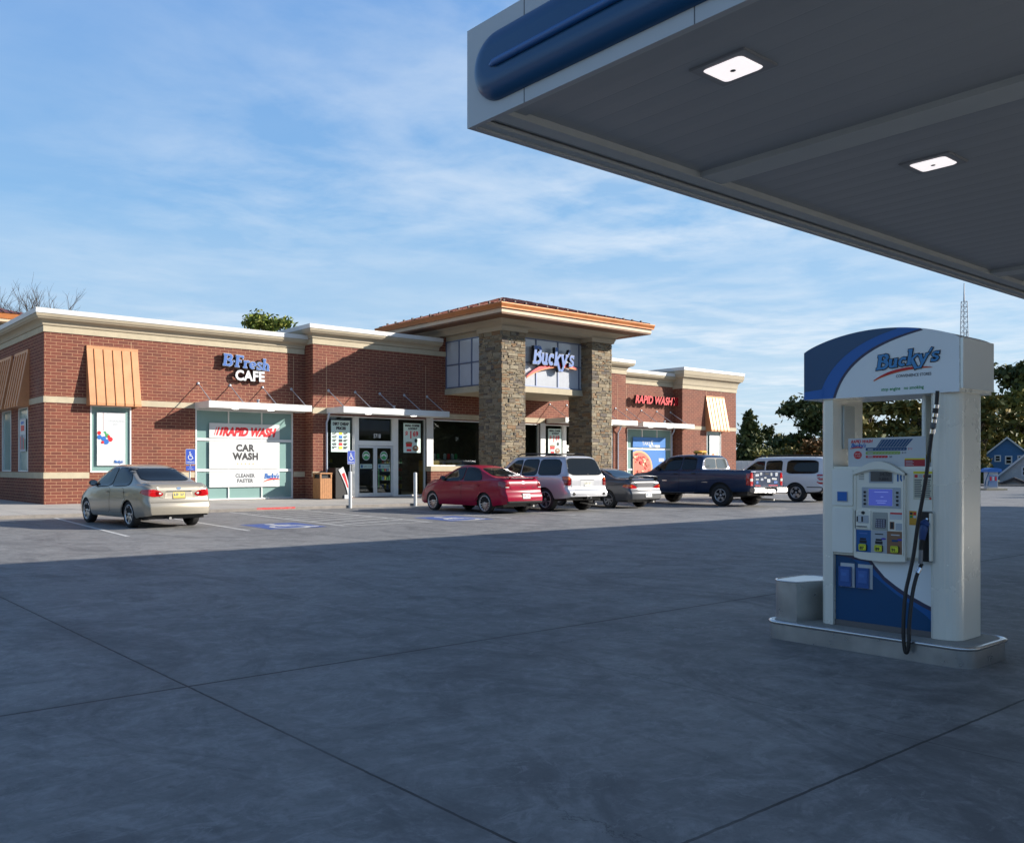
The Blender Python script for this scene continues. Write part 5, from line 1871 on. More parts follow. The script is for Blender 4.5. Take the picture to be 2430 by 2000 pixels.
class Car:
    """a body lofted along its length; y runs from the rear bumper (0) to the nose, x across, z up"""
    def __init__(s, S):
        s.S = S
        for k in ('top', 'belt', 'W', 'sill', 'rear'):
            s.__dict__[k] = smooth_tab(S[k]) if k not in S.get('hard', ()) else S[k]
        s.L = S['L']
        s.loft()

    def zb(s, y):
        z = lerpt(s.sill, y)
        for yc, r in s.S['arches']:
            d = abs(y - yc)
            if d < r:
                z = max(z, s.S.get('az', .31) + math.sqrt(r * r - d * d))
        return z

    def ring(s, y):
        S = s.S
        r = S.get('endr', .22)
        k = S.get('endk', .10)
        sc, dz = 1.0, 0.0
        for d in (y, s.L - y):
            if d < r:
                t = 1 - d / r
                sc *= 1 - k * (1 - math.sqrt(max(0, 1 - t * t)))
                dz = max(dz, .03 * (1 - math.sqrt(max(0, 1 - t * t))))
        W = lerpt(s.W, y) * sc
        belt, top, sill0 = lerpt(s.belt, y), lerpt(s.top, y), lerpt(s.sill, y)
        zb = min(s.zb(y), belt - .06)
        pts = []
        nl = 13
        prof = smooth_tab([(0, .935), (.08, .972), (.3, .995), (.52, 1.0), (.72, .99), (.9, .968), (1.0, .945)], 4)
        for i in range(nl):
            z = zb + (belt - zb) * i / (nl - 1)
            t = (z - sill0) / max(belt - sill0, .01)
            pts.append((W * lerpt(prof, t), z + (dz if i == 0 else 0)))
        w0 = pts[-1][0]
        bed = S.get('bed')
        if bed and bed[0] <= y <= bed[1]:
            fl = bed[2]
            up = [(w0 - .03, belt + .015), (w0 - .07, belt + .012), (w0 - .085, belt - .03), (w0 - .09, belt - .2), (w0 - .1, fl + .1), (w0 - .11, fl), (w0 * .4, fl), (0, fl)]
            while len(up) < 15:
                up.insert(-1, (up[-2][0] * .8, fl))
            pts += up[:14] + [up[-1]]
        else:
            h = max(top - belt, .004)
            hm = S['hmax']
            kk = min(1, h / hm)
            we = w0 * (.90 * (1 - kk)) + kk * S['wr'] if kk < 1 else S['wr']
            we = min(we, w0 - .02)
            sh = min(.03, h * .3)
            ctl = [(w0, belt), (w0 - .012, belt + sh * .4), (w0 - .035 - .01 * kk, belt + sh), (w0 - .035 + (we - w0 + .03) * .5, belt + h * .48), (we + .012, belt + h * .82), (we - .03 * kk - .02, belt + h * .93), (we * .72, belt + h * .985), (we * .36, belt + h * .998), (0, belt + h)]
            # resample to 15 points past the belt
            P = []
            for a, c in zip(ctl, ctl[1:]):
                P += [(a[0] + (c[0] - a[0]) * t, a[1] + (c[1] - a[1]) * t) for t in (0, .5)]
            P = P[1:] + [ctl[-1]]
            for _ in range(1):
                P = [P[0]] + [((P[i - 1][0] + 2 * P[i][0] + P[i + 1][0]) / 4, (P[i - 1][1] + 2 * P[i][1] + P[i + 1][1]) / 4) for i in range(1, len(P) - 1)] + [P[-1]]
            pts += P[:14] + [P[-1]] if len(P) > 15 else P
        return pts

    def shift(s, y, z):
        """rake of the tail: how far a point at height z moves in from the rear, fading forwards"""
        f = max(0.0, 1 - y / s.S.get('rlen', .8))
        g = max(0.0, 1 - (s.L - y) / .6)
        return lerpt(s.rear, z) * f * f - lerpt(s.S.get('nose', [(0, .05), (.45, 0), (.7, .10), (1, .25)]), z) * g * g

    def loft(s):
        ys = set(np.round(np.arange(0, s.L + .001, .06), 3))
        for d in (0, .004, .012, .03, .05, .08, .12, .17):
            ys |= {round(d, 3), round(s.L - d, 3)}
        for yc, r in s.S['arches']:
            for k in range(-12, 13):
                ys.add(round(yc + r * math.sin(k / 12 * math.pi / 2), 3))
        for e in s.S.get('extra', ()):
            ys.add(e)
        ys = sorted(y for y in ys if 0 <= y <= s.L)
        vs, fs = [], []
        rings = []
        for y in ys:
            h = s.ring(y)
            full = [(-x, z) for x, z in h] + [(x, z) for x, z in h[::-1][1:]]
            rings.append(len(vs))
            vs += [(x, y + s.shift(y, z), z) for x, z in full]
        m = len(full)
        for a, c in zip(rings, rings[1:]):
            for i in range(m - 1):
                fs.append((a + i, a + i + 1, c + i + 1, c + i))
        nh = (m + 1) // 2
        for st, flip in ((rings[0], False), (rings[-1], True)):      # close both ends, row by row
            for i in range(nh - 1):
                l0, l1, r0, r1 = st + i, st + i + 1, st + m - 1 - i, st + m - 2 - i
                q = (l0, r0, r1, l1) if l1 != r1 else (l0, r0, l1)
                fs.append(q[::-1] if flip else q)
        s.v, s.f = vs, fs
        s.bvh = BVHTree.FromPolygons([Vector(v) for v in vs], fs)

    def patch(s, mb, poly, axis, m, off=.006, step=.05, sign=-1, wrap=False):
        """a skin piece that follows the body: outline in (y,z) seen from a side, in (x,z) from the rear, (x,y) from above"""
        pts = [Vector(p) for p in poly]
        # densify the outline
        out = []
        for i in range(len(pts)):
            a, c = pts[i], pts[(i + 1) % len(pts)]
            n = max(1, int((c - a).length / step))
            out += [a.lerp(c, k / n) for k in range(n)]
        x0, x1 = min(p.x for p in out), max(p.x for p in out)
        y0, y1 = min(p.y for p in out), max(p.y for p in out)
        inner = [Vector((x, y)) for x in np.arange(x0 + step / 2, x1, step) for y in np.arange(y0 + step / 2, y1, step)]
        n = len(out)
        V, Eo, F, *_ = delaunay_2d_cdt(out + inner, [(i, (i + 1) % n) for i in range(n)], [], 1, 1e-5)
        P = []
        for p in V:
            if axis == 'x':
                o, d = Vector((sign * 3, p.x, p.y)), Vector((-sign, 0, 0))
            elif axis == 'y':
                o, d = Vector((p.x, -3, p.y)), Vector((0, 1, 0))
            elif axis == 'f':
                o, d = Vector((p.x, s.L + 3, p.y)), Vector((0, -1, 0))
            else:
                o, d = Vector((p.x, p.y, 4)), Vector((0, 0, -1))
            h, nn, _, _ = s.bvh.ray_cast(o, d)
            if axis == 'y' and wrap:        # lamps wrap only a little way round the corner
                k = 0
                while (h is None or h.y > s.S.get('wrap', .34)) and k < 40 and abs(p.x) > .35 and s.S.get('wrap', .34) > 0:
                    o.x *= .985
                    h, nn, _, _ = s.bvh.ray_cast(o, d)
                    k += 1
            if h is None:
                h, nn, _, _ = s.bvh.find_nearest(o + d * 3)
            if nn.dot(d) > 0:
                nn = -nn
            P.append(h + nn * off)
        F = [tuple(f) for f in F]
        use = sorted({i for f in F for i in f})
        ren = {k: i for i, k in enumerate(use)}
        P = [P[k] for k in use]
        F = [tuple(ren[i] for i in f) for f in F]
        fl = []
        for f in F:
            a, b_, c = P[f[0]], P[f[1]], P[f[2]]
            nrm = (b_ - a).cross(c - a)
            d = Vector((sign, 0, 0)) if axis == 'x' else Vector((0, -1, 0)) if axis == 'y' else Vector((0, 1, 0)) if axis == 'f' else Vector((0, 0, 1))
            fl.append(f if nrm.dot(d) > 0 else f[::-1])
        mb.add([tuple(p) for p in P], fl, m, True)


def rnd(poly, n=2, keep=.22):
    """soften the corners of an outline"""
    for _ in range(n):
        o = []
        for i in range(len(poly)):
            a, c = poly[i], poly[(i + 1) % len(poly)]
            o += [(a[0] + (c[0] - a[0]) * keep, a[1] + (c[1] - a[1]) * keep), (a[0] + (c[0] - a[0]) * (1 - keep), a[1] + (c[1] - a[1]) * (1 - keep))]
        poly = o
    return poly


def grow(poly, d):
    cx, cy = sum(p[0] for p in poly) / len(poly), sum(p[1] for p in poly) / len(poly)
    o = []
    for x, y in poly:
        l = math.hypot(x - cx, y - cy)
        o.append((x + (x - cx) / l * d, y + (y - cy) / l * d))
    return o


CGLASS = mat('car_glass', (0.008, 0.010, 0.011), 0.03, spec=0.35)
TRIM = mat('car_trim_black', (0.012, 0.012, 0.013), 0.4)
GAP = mat('car_panel_gap', (0.004, 0.004, 0.004), 0.8)
LAMPR = mat('tail_lamp_red', (0.42, 0.008, 0.012), 0.08, coat=1.0)
LAMPD = mat('tail_lamp_dark_red', (0.20, 0.004, 0.006), 0.08, coat=1.0)
LAMPC = mat('lamp_clear', (0.60, 0.60, 0.58), 0.1, coat=1.0)
LAMPO = mat('lamp_amber', (0.55, 0.13, 0.02), 0.1, coat=1.0)
RIM = mat('alloy_rim', (0.52, 0.53, 0.55), 0.28, 0.8)
RIMD = mat('rim_shadow', (0.02, 0.02, 0.022), 0.6)


def make_wheel(parent, x, y, r, side, style, wd=.20):
    rimr = r * style.get('rim', .70)
    t = MB()
    ax = (side, 0, 0)
    c = (x - side * wd, y, r)
    prof = [(rimr * .96, .0), (r * .93, 0), (r * .985, .02), (r, .05), (r, wd - .05), (r * .985, wd - .022), (r * .93, wd - .004), (rimr * 1.07, wd), (rimr, wd - .012), (rimr * .97, wd - .05)]
    t.lathe(prof, c, ax, BLACKR, 30)
    q = t.build('wheel', parent)
    b = MB()
    m = style.get('mat', RIM)
    b.lathe([(rimr * .97, .02), (rimr * .99, wd - .03), (rimr * 1.0, wd - .008), (rimr * .93, wd - .012), (rimr * .90, wd - .05), (0, wd - .075)], c, ax, RIMD if not style.get('solid') else m, 30)
    b.lathe([(rimr * 1.01, wd - .012), (rimr * 1.0, wd - .002), (rimr * .92, wd - .006), (rimr * .90, wd - .03)], c, ax, m, 30)
    n = style['n']
    X = x - side * .0
    def P(rad, ang, d):
        return (x - side * d, y + rad * math.cos(ang), r + rad * math.sin(ang))
    for k in range(n):
        a = 2 * math.pi * k / n + .3
        w0, w1 = style.get('w0', .05), style.get('w1', .035)
        rad0, rad1 = rimr * .16, rimr * .94
        d0, d1 = .030, .014
        for dd in ([0] if not style.get('twin') else [-.11, .11]):
            a2 = a + dd
            ca, sa = math.cos(a2), math.sin(a2)
            def Q(rad, off, d):
                return (x - side * d, y + rad * ca - off * sa, r + rad * sa + off * ca)
            vs = [Q(rad0, -w0 / 2, d0), Q(rad0, w0 / 2, d0), Q(rad1, w1 / 2, d1), Q(rad1, -w1 / 2, d1), Q(rad0, -w0 / 2, d0 + .05), Q(rad0, w0 / 2, d0 + .05), Q(rad1, w1 / 2, d1 + .04), Q(rad1, -w1 / 2, d1 + .04)]
            b.add(vs, [(0, 1, 2, 3), (0, 4, 5, 1), (2, 6, 7, 3), (1, 5, 6, 2), (0, 3, 7, 4)], m)
    b.lathe([(rimr * .22, wd - .08), (rimr * .22, wd - .028), (rimr * .16, wd - .016), (0, wd - .016)], c, ax, m, 16)
    b.build('rim', q)


def plate(car, parent, u, z, w_=.305, h=.155, cols=None, lift=.012):
    h_, nn, _, _ = car.bvh.ray_cast(Vector((u, -3, z)), Vector((0, 1, 0)))
    y = h_.y - lift
    fr = frame((u - w_ / 2, y, z - h / 2), (1, 0, 0), (0, .12, 1))
    b = MB()
    b.prism(rrect(-.012, -.012, w_ + .012, h + .012, .01), fr, .008, cols[3] if len(cols) > 3 else BLACK)
    b.prism(rrect(0, 0, w_, h, .012), fr, .011, cols[0])
    b.prism([(.01, .0 + .01), (w_ - .01, .01), (w_ - .01, h * .28), (.01, h * .28)], fr, .012, cols[1])
    for k in range(6):
        u0 = .03 + k * .042
        if k == 3:
            continue
        b.prism(ribbon([(u0, h * .36), (u0 + .014 * (k % 2), h * .78)], .014), fr, .0125, cols[2])
        b.prism(ribbon([(u0, h * .58), (u0 + .024, h * (.40 + .1 * (k % 3)))], .012), fr, .0128, cols[2])
    return b.build('license_plate', parent)


def build_car(name, label, S, paint, wheel, style, loc, rot):
    car = Car(S)
    t = thing(name, label, S.get('cat', 'car'))
    b = MB()
    b.add(car.v, car.f, paint, True)
    b.build('body', t)
    # underside and wheel wells
    b = MB()
    hw = S['hw']
    b.box(-hw * .80, hw * .80, .22, S['L'] - .25, S.get('under', .22), .55, TRIM)
    for yc, r in S['arches']:
        b.box(-hw * .94, hw * .94, yc - r * .98, yc + r * .98, .34, S.get('az', .31) + r * .98, GAP)
    b.tube([(S.get('exh', .45), .10, .24), (S.get('exh', .45), .8, .27)], .035, STEEL, 8)
    b.build('underbody', t)
    r = wheel
    for yc, _ in S['arches']:
        for sd in (-1, 1):
            make_wheel(t, sd * (hw - .035), yc, r, sd, style, S.get('tw', .20))
    for sd in (-1, 1):
        for poly, nm in S['side_glass']:
            p = rnd(poly, 2, .12)
            b = MB()
            car.patch(b, grow(p, .022), 'x', S.get('trimm', TRIM), .004, sign=sd)
            car.patch(b, p, 'x', CGLASS, .009, sign=sd)
            b.build('side_window', t)
        for poly in S.get('doors', ()):
            b = MB()
            car.patch(b, grow(rnd(poly, 1, .08), .007), 'x', GAP, .0015, sign=sd)
            car.patch(b, rnd(poly, 1, .08), 'x', paint, .004, sign=sd)
            d = b.build('door', t)
            ym, zm = poly[0][0], max(q[1] for q in poly) - .10
            b = MB()
            ya = min(q[0] for q in poly) + .06
            h_, *_ = car.bvh.ray_cast(Vector((sd * 3, ya + .09, zm)), Vector((-sd, 0, 0)))
            if h_:
                b.bbox(h_.x - .005, h_.x + sd * .03 if sd > 0 else h_.x + sd * .03, ya, ya + .19, zm - .018, zm + .018, S.get('handle', paint), .008)
                b.build('door_handle', d)
        for poly, m, nm in S.get('side_extra', ()):
            b = MB()
            car.patch(b, poly, 'x', m, .007, sign=sd)
            b.build(nm, t)
        # mirror
        my, mz = S['mirror']
        h_, *_ = car.bvh.ray_cast(Vector((sd * 3, my, mz)), Vector((-sd, 0, 0)))
        x0 = abs(h_.x) if h_ else hw
        b = MB()
        bm = bmesh.new()
        bmesh.ops.create_uvsphere(bm, u_segments=14, v_segments=10, radius=1)
        for v in bm.verts:
            v.co = (sd * (x0 + .12) + v.co.x * .11, my + .02 + v.co.y * .075 * (1.3 if v.co.y > 0 else .35), mz + .03 + v.co.z * .075)
        b.addbm(bm, S.get('mirrm', paint), True)
        b.tube([(sd * (x0 - .03), my, mz - .02), (sd * (x0 + .08), my + .01, mz)], .025, TRIM, 8)
        b.box(sd * (x0 + .04), sd * (x0 + .20), my - .01, my - .006, mz - .02, mz + .08, CHROME)
        b.build('side_mirror', t)
    for poly in S['rear_glass']:
        b = MB()
        p = rnd(poly, 2, .12)
        car.patch(b, grow(p, .03), 'y', TRIM, .004)
        car.patch(b, p, 'y', CGLASS, .009)
        b.build('rear_window', t)
    if 'windscreen' in S:
        b = MB()
        car.patch(b, rnd(S['windscreen'], 2, .1), 'f', CGLASS, .008)
        b.build('windscreen', t)
    for lid in S.get('lids', ()):
        b = MB()
        car.patch(b, grow(rnd(lid, 2, .1), .008), 'y', GAP, .0015)
        car.patch(b, rnd(lid, 2, .1), 'y', paint, .005)
        b.build('boot_lid', t)
    for layers in S['lamps']:
        for sd in (-1, 1):
            b = MB()
            for i, (poly, m) in enumerate(layers):
                car.patch(b, rnd([(sd * x, z) for x, z in poly], 2, .15), 'y', m, .010 + .005 * i, .03, wrap=True)
            b.build('tail_light', t)
    for poly, m, nm, off in S.get('rear_extra', ()):
        b = MB()
        car.patch(b, poly, 'y', m, off, .04)
        b.build(nm, t)
    plate(car, t, *S['plate'])
    if 'more' in S:
        S['more'](car, t, paint)
    t.location = loc
    t.rotation_euler = (0, 0, rot)
    return t


def sedan(L, hw, H, wb, ro, deck, roof0, roof1, cowl, hood, belt, wr, **kw):
    """tables for a three-box car from a few lengths along it"""
    S = dict(L=L, hw=hw, hmax=H - belt - .02, wr=wr,
             top=[(0, deck - .10), (.06, deck - .035), (.22, deck), (roof0[0], deck + .015), (roof0[1], H - .10), (roof0[1] + .35, H - .02), ((roof0[1] + roof1) / 2 + .2, H), (roof1, H - .035), (cowl, hood + .07), (cowl + .45, hood), (L - .35, hood - .14), (L - .08, hood - .27), (L, hood - .40)],
             belt=[(0, deck - .12), (.3, deck - .07), (1.2, belt + .02), (2.4, belt), (cowl, belt - .05), (L - .5, belt - .22), (L, belt - .36)],
             W=[(0, hw * .90), (.25, hw * .955), (.8, hw * .99), (1.6, hw), (L - 1.4, hw), (L - .5, hw * .94), (L - .1, hw * .80), (L, hw * .74)],
             sill=[(0, .30), (.4, .27), (ro - .4, .24), (L - .8, .22), (L, .25)],
             rear=[(.2, .05), (.32, .0), (.5, -.01), (.60, .02), (.68, .07), (.9, .085), (1.1, .14)],
             arches=[(ro, .345), (ro + wb, .345)])
    S.update(kw)
    return S


# ---- champagne sedan
S = sedan(4.50, .888, 1.49, 2.65, .96, 1.055, (.62, 1.42), 2.55, 3.42, .96, .955, .60,
          side_glass=[([(1.02, .985), (1.02, 1.12), (1.30, 1.35), (1.60, 1.395), (1.98, 1.405), (1.98, .965)], 0), ([(2.04, .963), (2.04, 1.405), (2.40, 1.375), (2.98, 1.09), (3.12, .945)], 0)],
          doors=[[(1.18, .36), (1.10, .62), (1.25, .93), (1.99, .93), (1.99, .33)], [(2.02, .33), (2.02, .93), (3.10, .90), (3.10, .34)]],
          rear_glass=[[(-.60, 1.10), (-.47, 1.375), (.47, 1.375), (.60, 1.10)]],
          windscreen=[(-.62, 1.05), (-.5, 1.38), (.5, 1.38), (.62, 1.05)],
          lids=[[(-.47, .70), (-.56, .98), (.56, .98), (.47, .70)]],
          lamps=[[([(.865, .90), (.60, .905), (.46, .86), (.385, .80), (.43, .755), (.62, .735), (.80, .775), (.86, .83)], LAMPR), ([(.56, .865), (.44, .835), (.42, .79), (.54, .765), (.58, .81)], LAMPD), ([(.50, .84), (.44, .825), (.44, .80), (.50, .79)], LAMPC)]],
          rear_extra=[([(-.36, .70), (-.33, .85), (.33, .85), (.36, .70)], mat('plate_recess', (0.42, .38, .31), .35, .3), 'plate_recess', .007), ([(-.33, .845), (-.31, .868), (.31, .868), (.33, .845)], CHROME, 'chrome_strip', .012),
                      (arc(0, .925, .055, 0, 6.283, 14, .03)[:-1], CHROME, 'badge', .010), ([(-.75, .615), (-.75, .607), (.75, .607), (.75, .615)], GAP, 'bumper_seam', .003)],
          plate=(0, .775, .30, .15, (mat('plate_yellow', (0.55, .45, .12), .4), mat('plate_gold', (.6, .40, .05), .4), BLUED)),
          mirror=(2.98, 1.0), mirrm=mat('mirror_dark', (0.05, 0.055, .06), .3), exh=-.2)
GOLDP = carpaint('champagne_paint', (0.33, 0.30, 0.245), .45, .30)
build_car('parked_sedan', 'champagne beige sedan seen from behind, parked alone before the cafe window', S, GOLDP, .315, dict(n=7, w0=.07, w1=.05, rim=.72), (8.38, 19.12, 0), R(2.5))

# ---- red sedan
S = sedan(4.45, .862, 1.49, 2.615, .93, 1.10, (.60, 1.45), 2.50, 3.35, 1.00, .985, .58,
          side_glass=[([(1.10, 1.02), (1.20, 1.17), (1.40, 1.34), (1.66, 1.395), (1.98, 1.41), (1.98, 1.0)], 0), ([(2.04, .998), (2.04, 1.41), (2.40, 1.375), (2.92, 1.12), (3.05, .98)], 0)],
          doors=[[(1.15, .38), (1.08, .66), (1.24, .96), (1.99, .96), (1.99, .34)], [(2.02, .34), (2.02, .96), (3.05, .94), (3.08, .35)]],
          rear_glass=[[(-.58, 1.14), (-.45, 1.385), (.45, 1.385), (.58, 1.14)]],
          windscreen=[(-.6, 1.08), (-.48, 1.38), (.48, 1.38), (.6, 1.08)],
          lids=[[(-.50, .72), (-.60, 1.035), (.60, 1.035), (.50, .72)]],
          lamps=[[([(.85, .99), (.70, 1.0), (.60, .96), (.58, .80), (.70, .78), (.83, .84)], LAMPD), ([(.72, .83), (.59, .83), (.59, .80), (.72, .80)], LAMPC)]],
          rear_extra=[(arc(0, .95, .075, 0, 6.283, 16, .035)[:-1], CHROME, 'badge', .012), ([(-.70, .31), (-.72, .40), (.72, .40), (.70, .31)], TRIM, 'bumper_insert', .010), ([(-.52, .885), (-.52, .892), (.52, .892), (.52, .885)], GAP, 'boot_seam', .007),
                      ([(-.13, .80), (-.13, .815), (.13, .815), (.13, .80)], CHROME, 'model_badge', .010), ([(.36, .80), (.36, .82), (.46, .82), (.46, .80)], CHROME, 'trim_badge', .010), ([(-.78, .665), (-.78, .657), (.78, .657), (.78, .665)], GAP, 'bumper_seam', .003)],
          plate=(.05, .545, .30, .15, (WHITE, LGREY, REDP)), mirror=(2.92, 1.05), mirrm=mat('mirror_red_dark', (.16, .01, .015), .3, coat=.6))
def red_more(car, t, paint):
    b = MB()
    b.bbox(-.60, .60, .05, .20, 1.10, 1.125, paint, .01)
    for x in (-.5, .5):
        b.box(x - .02, x + .02, .10, .16, 1.06, 1.10, paint)
    b.build('spoiler', t)
    b = MB()
    b.tube([(0, 1.45, 1.45), (0, 1.28, 1.62)], .006, TRIM, 6)
    b.build('antenna', t)
S['more'] = red_more
REDC = carpaint('red_paint', (0.27, 0.003, 0.028), .0, .28, .30)
build_car('parked_sedan', 'red sedan seen from behind with thin multi-spoke wheels, parked beside the white bollard', S, REDC, .315, dict(n=14, w0=.028, w1=.02, rim=.76), (19.40, 18.86, 0), R(-2.5))

# ---- grey sedan with a spoiler
S = sedan(4.50, .852, 1.40, 2.55, 1.0, 1.02, (.75, 1.55), 2.45, 3.3, .93, .92, .56,
          side_glass=[([(1.15, .955), (1.30, 1.12), (1.55, 1.28), (1.78, 1.315), (1.98, 1.32), (1.98, .94)], 0), ([(2.04, .94), (2.04, 1.32), (2.36, 1.29), (2.88, 1.04), (3.0, .92)], 0)],
          doors=[[(1.25, .36), (1.15, .62), (1.30, .90), (1.99, .90), (1.99, .32)], [(2.02, .32), (2.02, .90), (3.0, .88), (3.02, .33)]],
          rear_glass=[[(-.58, 1.045), (-.44, 1.295), (.44, 1.295), (.58, 1.045)]],
          windscreen=[(-.6, 1.0), (-.46, 1.29), (.46, 1.29), (.6, 1.0)],
          lids=[[(-.40, .64), (-.52, .95), (.52, .95), (.40, .64)]],
          lamps=[[([(.84, .82), (.68, .84), (.52, .80), (.40, .73), (.42, .69), (.62, .68), (.80, .72)], LAMPR), ([(.83, .81), (.70, .825), (.62, .77), (.66, .74), (.80, .76)], LAMPO)]],
          rear_extra=[([(-.76, .60), (-.76, .59), (.76, .59), (.76, .60)], GAP, 'bumper_seam', .003), ([(-.35, .66), (-.42, .90), (.42, .90), (.35, .66)], mat('boot_silver', (.17, .17, .18), .3, .4), 'boot_panel', .009)],
          plate=(0.08, .47, .30, .15, (WHITE, LGREY, BLUED)), mirror=(2.88, .98))
def grey_more(car, t, paint):
    b = MB()
    pts = [(-.62, .16, .98), (-.60, .13, 1.07), (-.45, .10, 1.105), (0, .08, 1.12), (.45, .10, 1.105), (.60, .13, 1.07), (.62, .16, .98)]
    P = spline(pts, 5)
    vs, fs = [], []
    for p in P:
        vs += [(p.x, p.y - .07, p.z - .01), (p.x, p.y + .10, p.z), (p.x, p.y + .09, p.z + .03), (p.x, p.y - .06, p.z + .018)]
    for i in range(len(P) - 1):
        for k in range(4):
            fs.append((i * 4 + k, i * 4 + (k + 1) % 4, i * 4 + 4 + (k + 1) % 4, i * 4 + 4 + k))
    b.add(vs, fs, paint, True)
    b.build('spoiler', t)
S['more'] = grey_more
GREYC = carpaint('grey_paint', (0.075, 0.078, 0.085), .45, .30)
build_car('parked_sedan', 'dark grey sedan with a boot spoiler, half hidden behind the silver sport utility vehicle', S, GREYC, .30, dict(n=7, w0=.05, w1=.04, rim=.66, mat=mat('dull_rim', (.25, .25, .26), .4, .6)), (25.38, 18.92, 0), R(-6))


def boxy(L, hw, H, wb, ro, belt, hood, cowl, roof1, wr, rearrake, ar, **kw):
    S = dict(L=L, hw=hw, hmax=H - belt - .02, wr=wr,
             top=[(0, H - .10), (.05, H - .055), (.25, H - .02), (1.4, H), (roof1 - .3, H - .005), (roof1, H - .05), (cowl, hood + .05), (cowl + .4, hood), (L - .3, hood - .08), (L - .06, hood - .2), (L, hood - .34)],
             belt=[(0, belt + .01), (1.5, belt), (cowl, belt - .03), (L - .4, belt - .18), (L, belt - .32)],
             W=[(0, hw * .95), (.25, hw * .985), (.9, hw), (L - 1.2, hw), (L - .4, hw * .95), (L, hw * .84)],
             sill=[(0, .46), (.35, .42), (ro - .3, .40), (ro + .6, .34), (L - .8, .34), (L, .38)],
             rear=[(.3, .06), (.45, -.02), (.66, -.03), (.72, .05), (1.0, .06), (belt, .08), (H, rearrake)],
             arches=[(ro, ar), (ro + wb, ar)], az=.36, under=.36, rlen=1.0, endk=.09, endr=.2)
    S.update(kw)
    return S


# ---- silver sport utility vehicle
SUVGLASS = TRIM
S = boxy(4.87, .945, 1.80, 2.87, 1.03, 1.13, 1.08, 3.62, 2.85, .66, .40, .42,
         side_glass=[([(.40, 1.18), (.46, 1.56), (.62, 1.66), (1.42, 1.68), (1.42, 1.165)], 0), ([(1.50, 1.165), (1.50, 1.68), (2.22, 1.675), (2.22, 1.15)], 0), ([(2.30, 1.15), (2.30, 1.67), (2.62, 1.64), (3.12, 1.30), (3.22, 1.13)], 0)],
         doors=[[(1.46, .55), (1.40, .80), (1.50, 1.11), (2.25, 1.11), (2.25, .46)], [(2.28, .46), (2.28, 1.11), (3.2, 1.10), (3.24, .48)]],
         rear_glass=[[(-.74, 1.16), (-.62, 1.70), (.62, 1.70), (.74, 1.16)]],
         windscreen=[(-.68, 1.2), (-.58, 1.66), (.58, 1.66), (.68, 1.2)],
         lids=[[(-.66, .70), (-.68, 1.12), (.68, 1.12), (.66, .70)]],
         lamps=[[([(.91, 1.13), (.76, 1.13), (.70, 1.08), (.70, .84), (.90, .84)], LAMPD), ([(.90, 1.12), (.77, 1.12), (.73, 1.02), (.90, 1.02)], LAMPO)]],
         rear_extra=[([(-.30, .80), (-.30, 1.00), (.30, 1.00), (.30, .80)], mat('plate_surround', (.55, .56, .57), .35, .3), 'plate_recess', .009), ([(-.30, 1.0), (-.30, 1.015), (.30, 1.015), (.30, 1.0)], GAP, 'tailgate_grip', .012), ([(.42, .76), (.42, .785), (.60, .785), (.60, .76)], CHROME, 'badge', .010), ([(-.60, .76), (-.60, .78), (-.36, .78), (-.36, .76)], CHROME, 'badge', .010),
                     (arc(-.66, .58, .055, 0, 6.283, 16)[:-1], TRIM, 'fog_lamp', .012), (arc(.66, .58, .055, 0, 6.283, 16)[:-1], TRIM, 'fog_lamp', .012)],
         plate=(.03, .895, .30, .15, (mat('plate_cream', (.58, .57, .45), .4), LGREY, INK, LGREY)), mirror=(3.1, 1.2), cat='suv', tw=.24)
def suv_more(car, t, paint):
    for sd in (-1, 1):
        b = MB()
        b.tube([(sd * .60, .75, 1.80), (sd * .60, .85, 1.86), (sd * .60, 2.5, 1.87), (sd * .60, 2.65, 1.80)], .022, TRIM, 8)
        b.build('roof_rail', t)
    b = MB()
    for y in (1.2, 1.9):
        b.tube([(-.6, y, 1.865), (.6, y, 1.865)], .018, TRIM, 8)
    b.build('roof_bars', t)
    b = MB()
    b.tube([(.05, .10, 1.20), (.20, .14, 1.21), (.52, .13, 1.235)], .014, TRIM, 6)
    b.build('wiper', t)
    b = MB()
    b.bbox(-.10, .10, -.05, .15, .40, .48, BLACK, .01)
    b.bbox(.0, .06, -.10, .0, .42, .47, CHROME, .005)
    b.build('tow_hitch', t)
S['more'] = suv_more
SILV = carpaint('silver_paint', (0.50, 0.51, 0.54), .35, .30)
build_car('parked_suv', 'silver sport utility vehicle with black roof bars, parked between the red and grey sedans', S, SILV, .375, dict(n=6, w0=.05, w1=.035, rim=.70, twin=False), (22.07, 18.68, 0), R(-4))

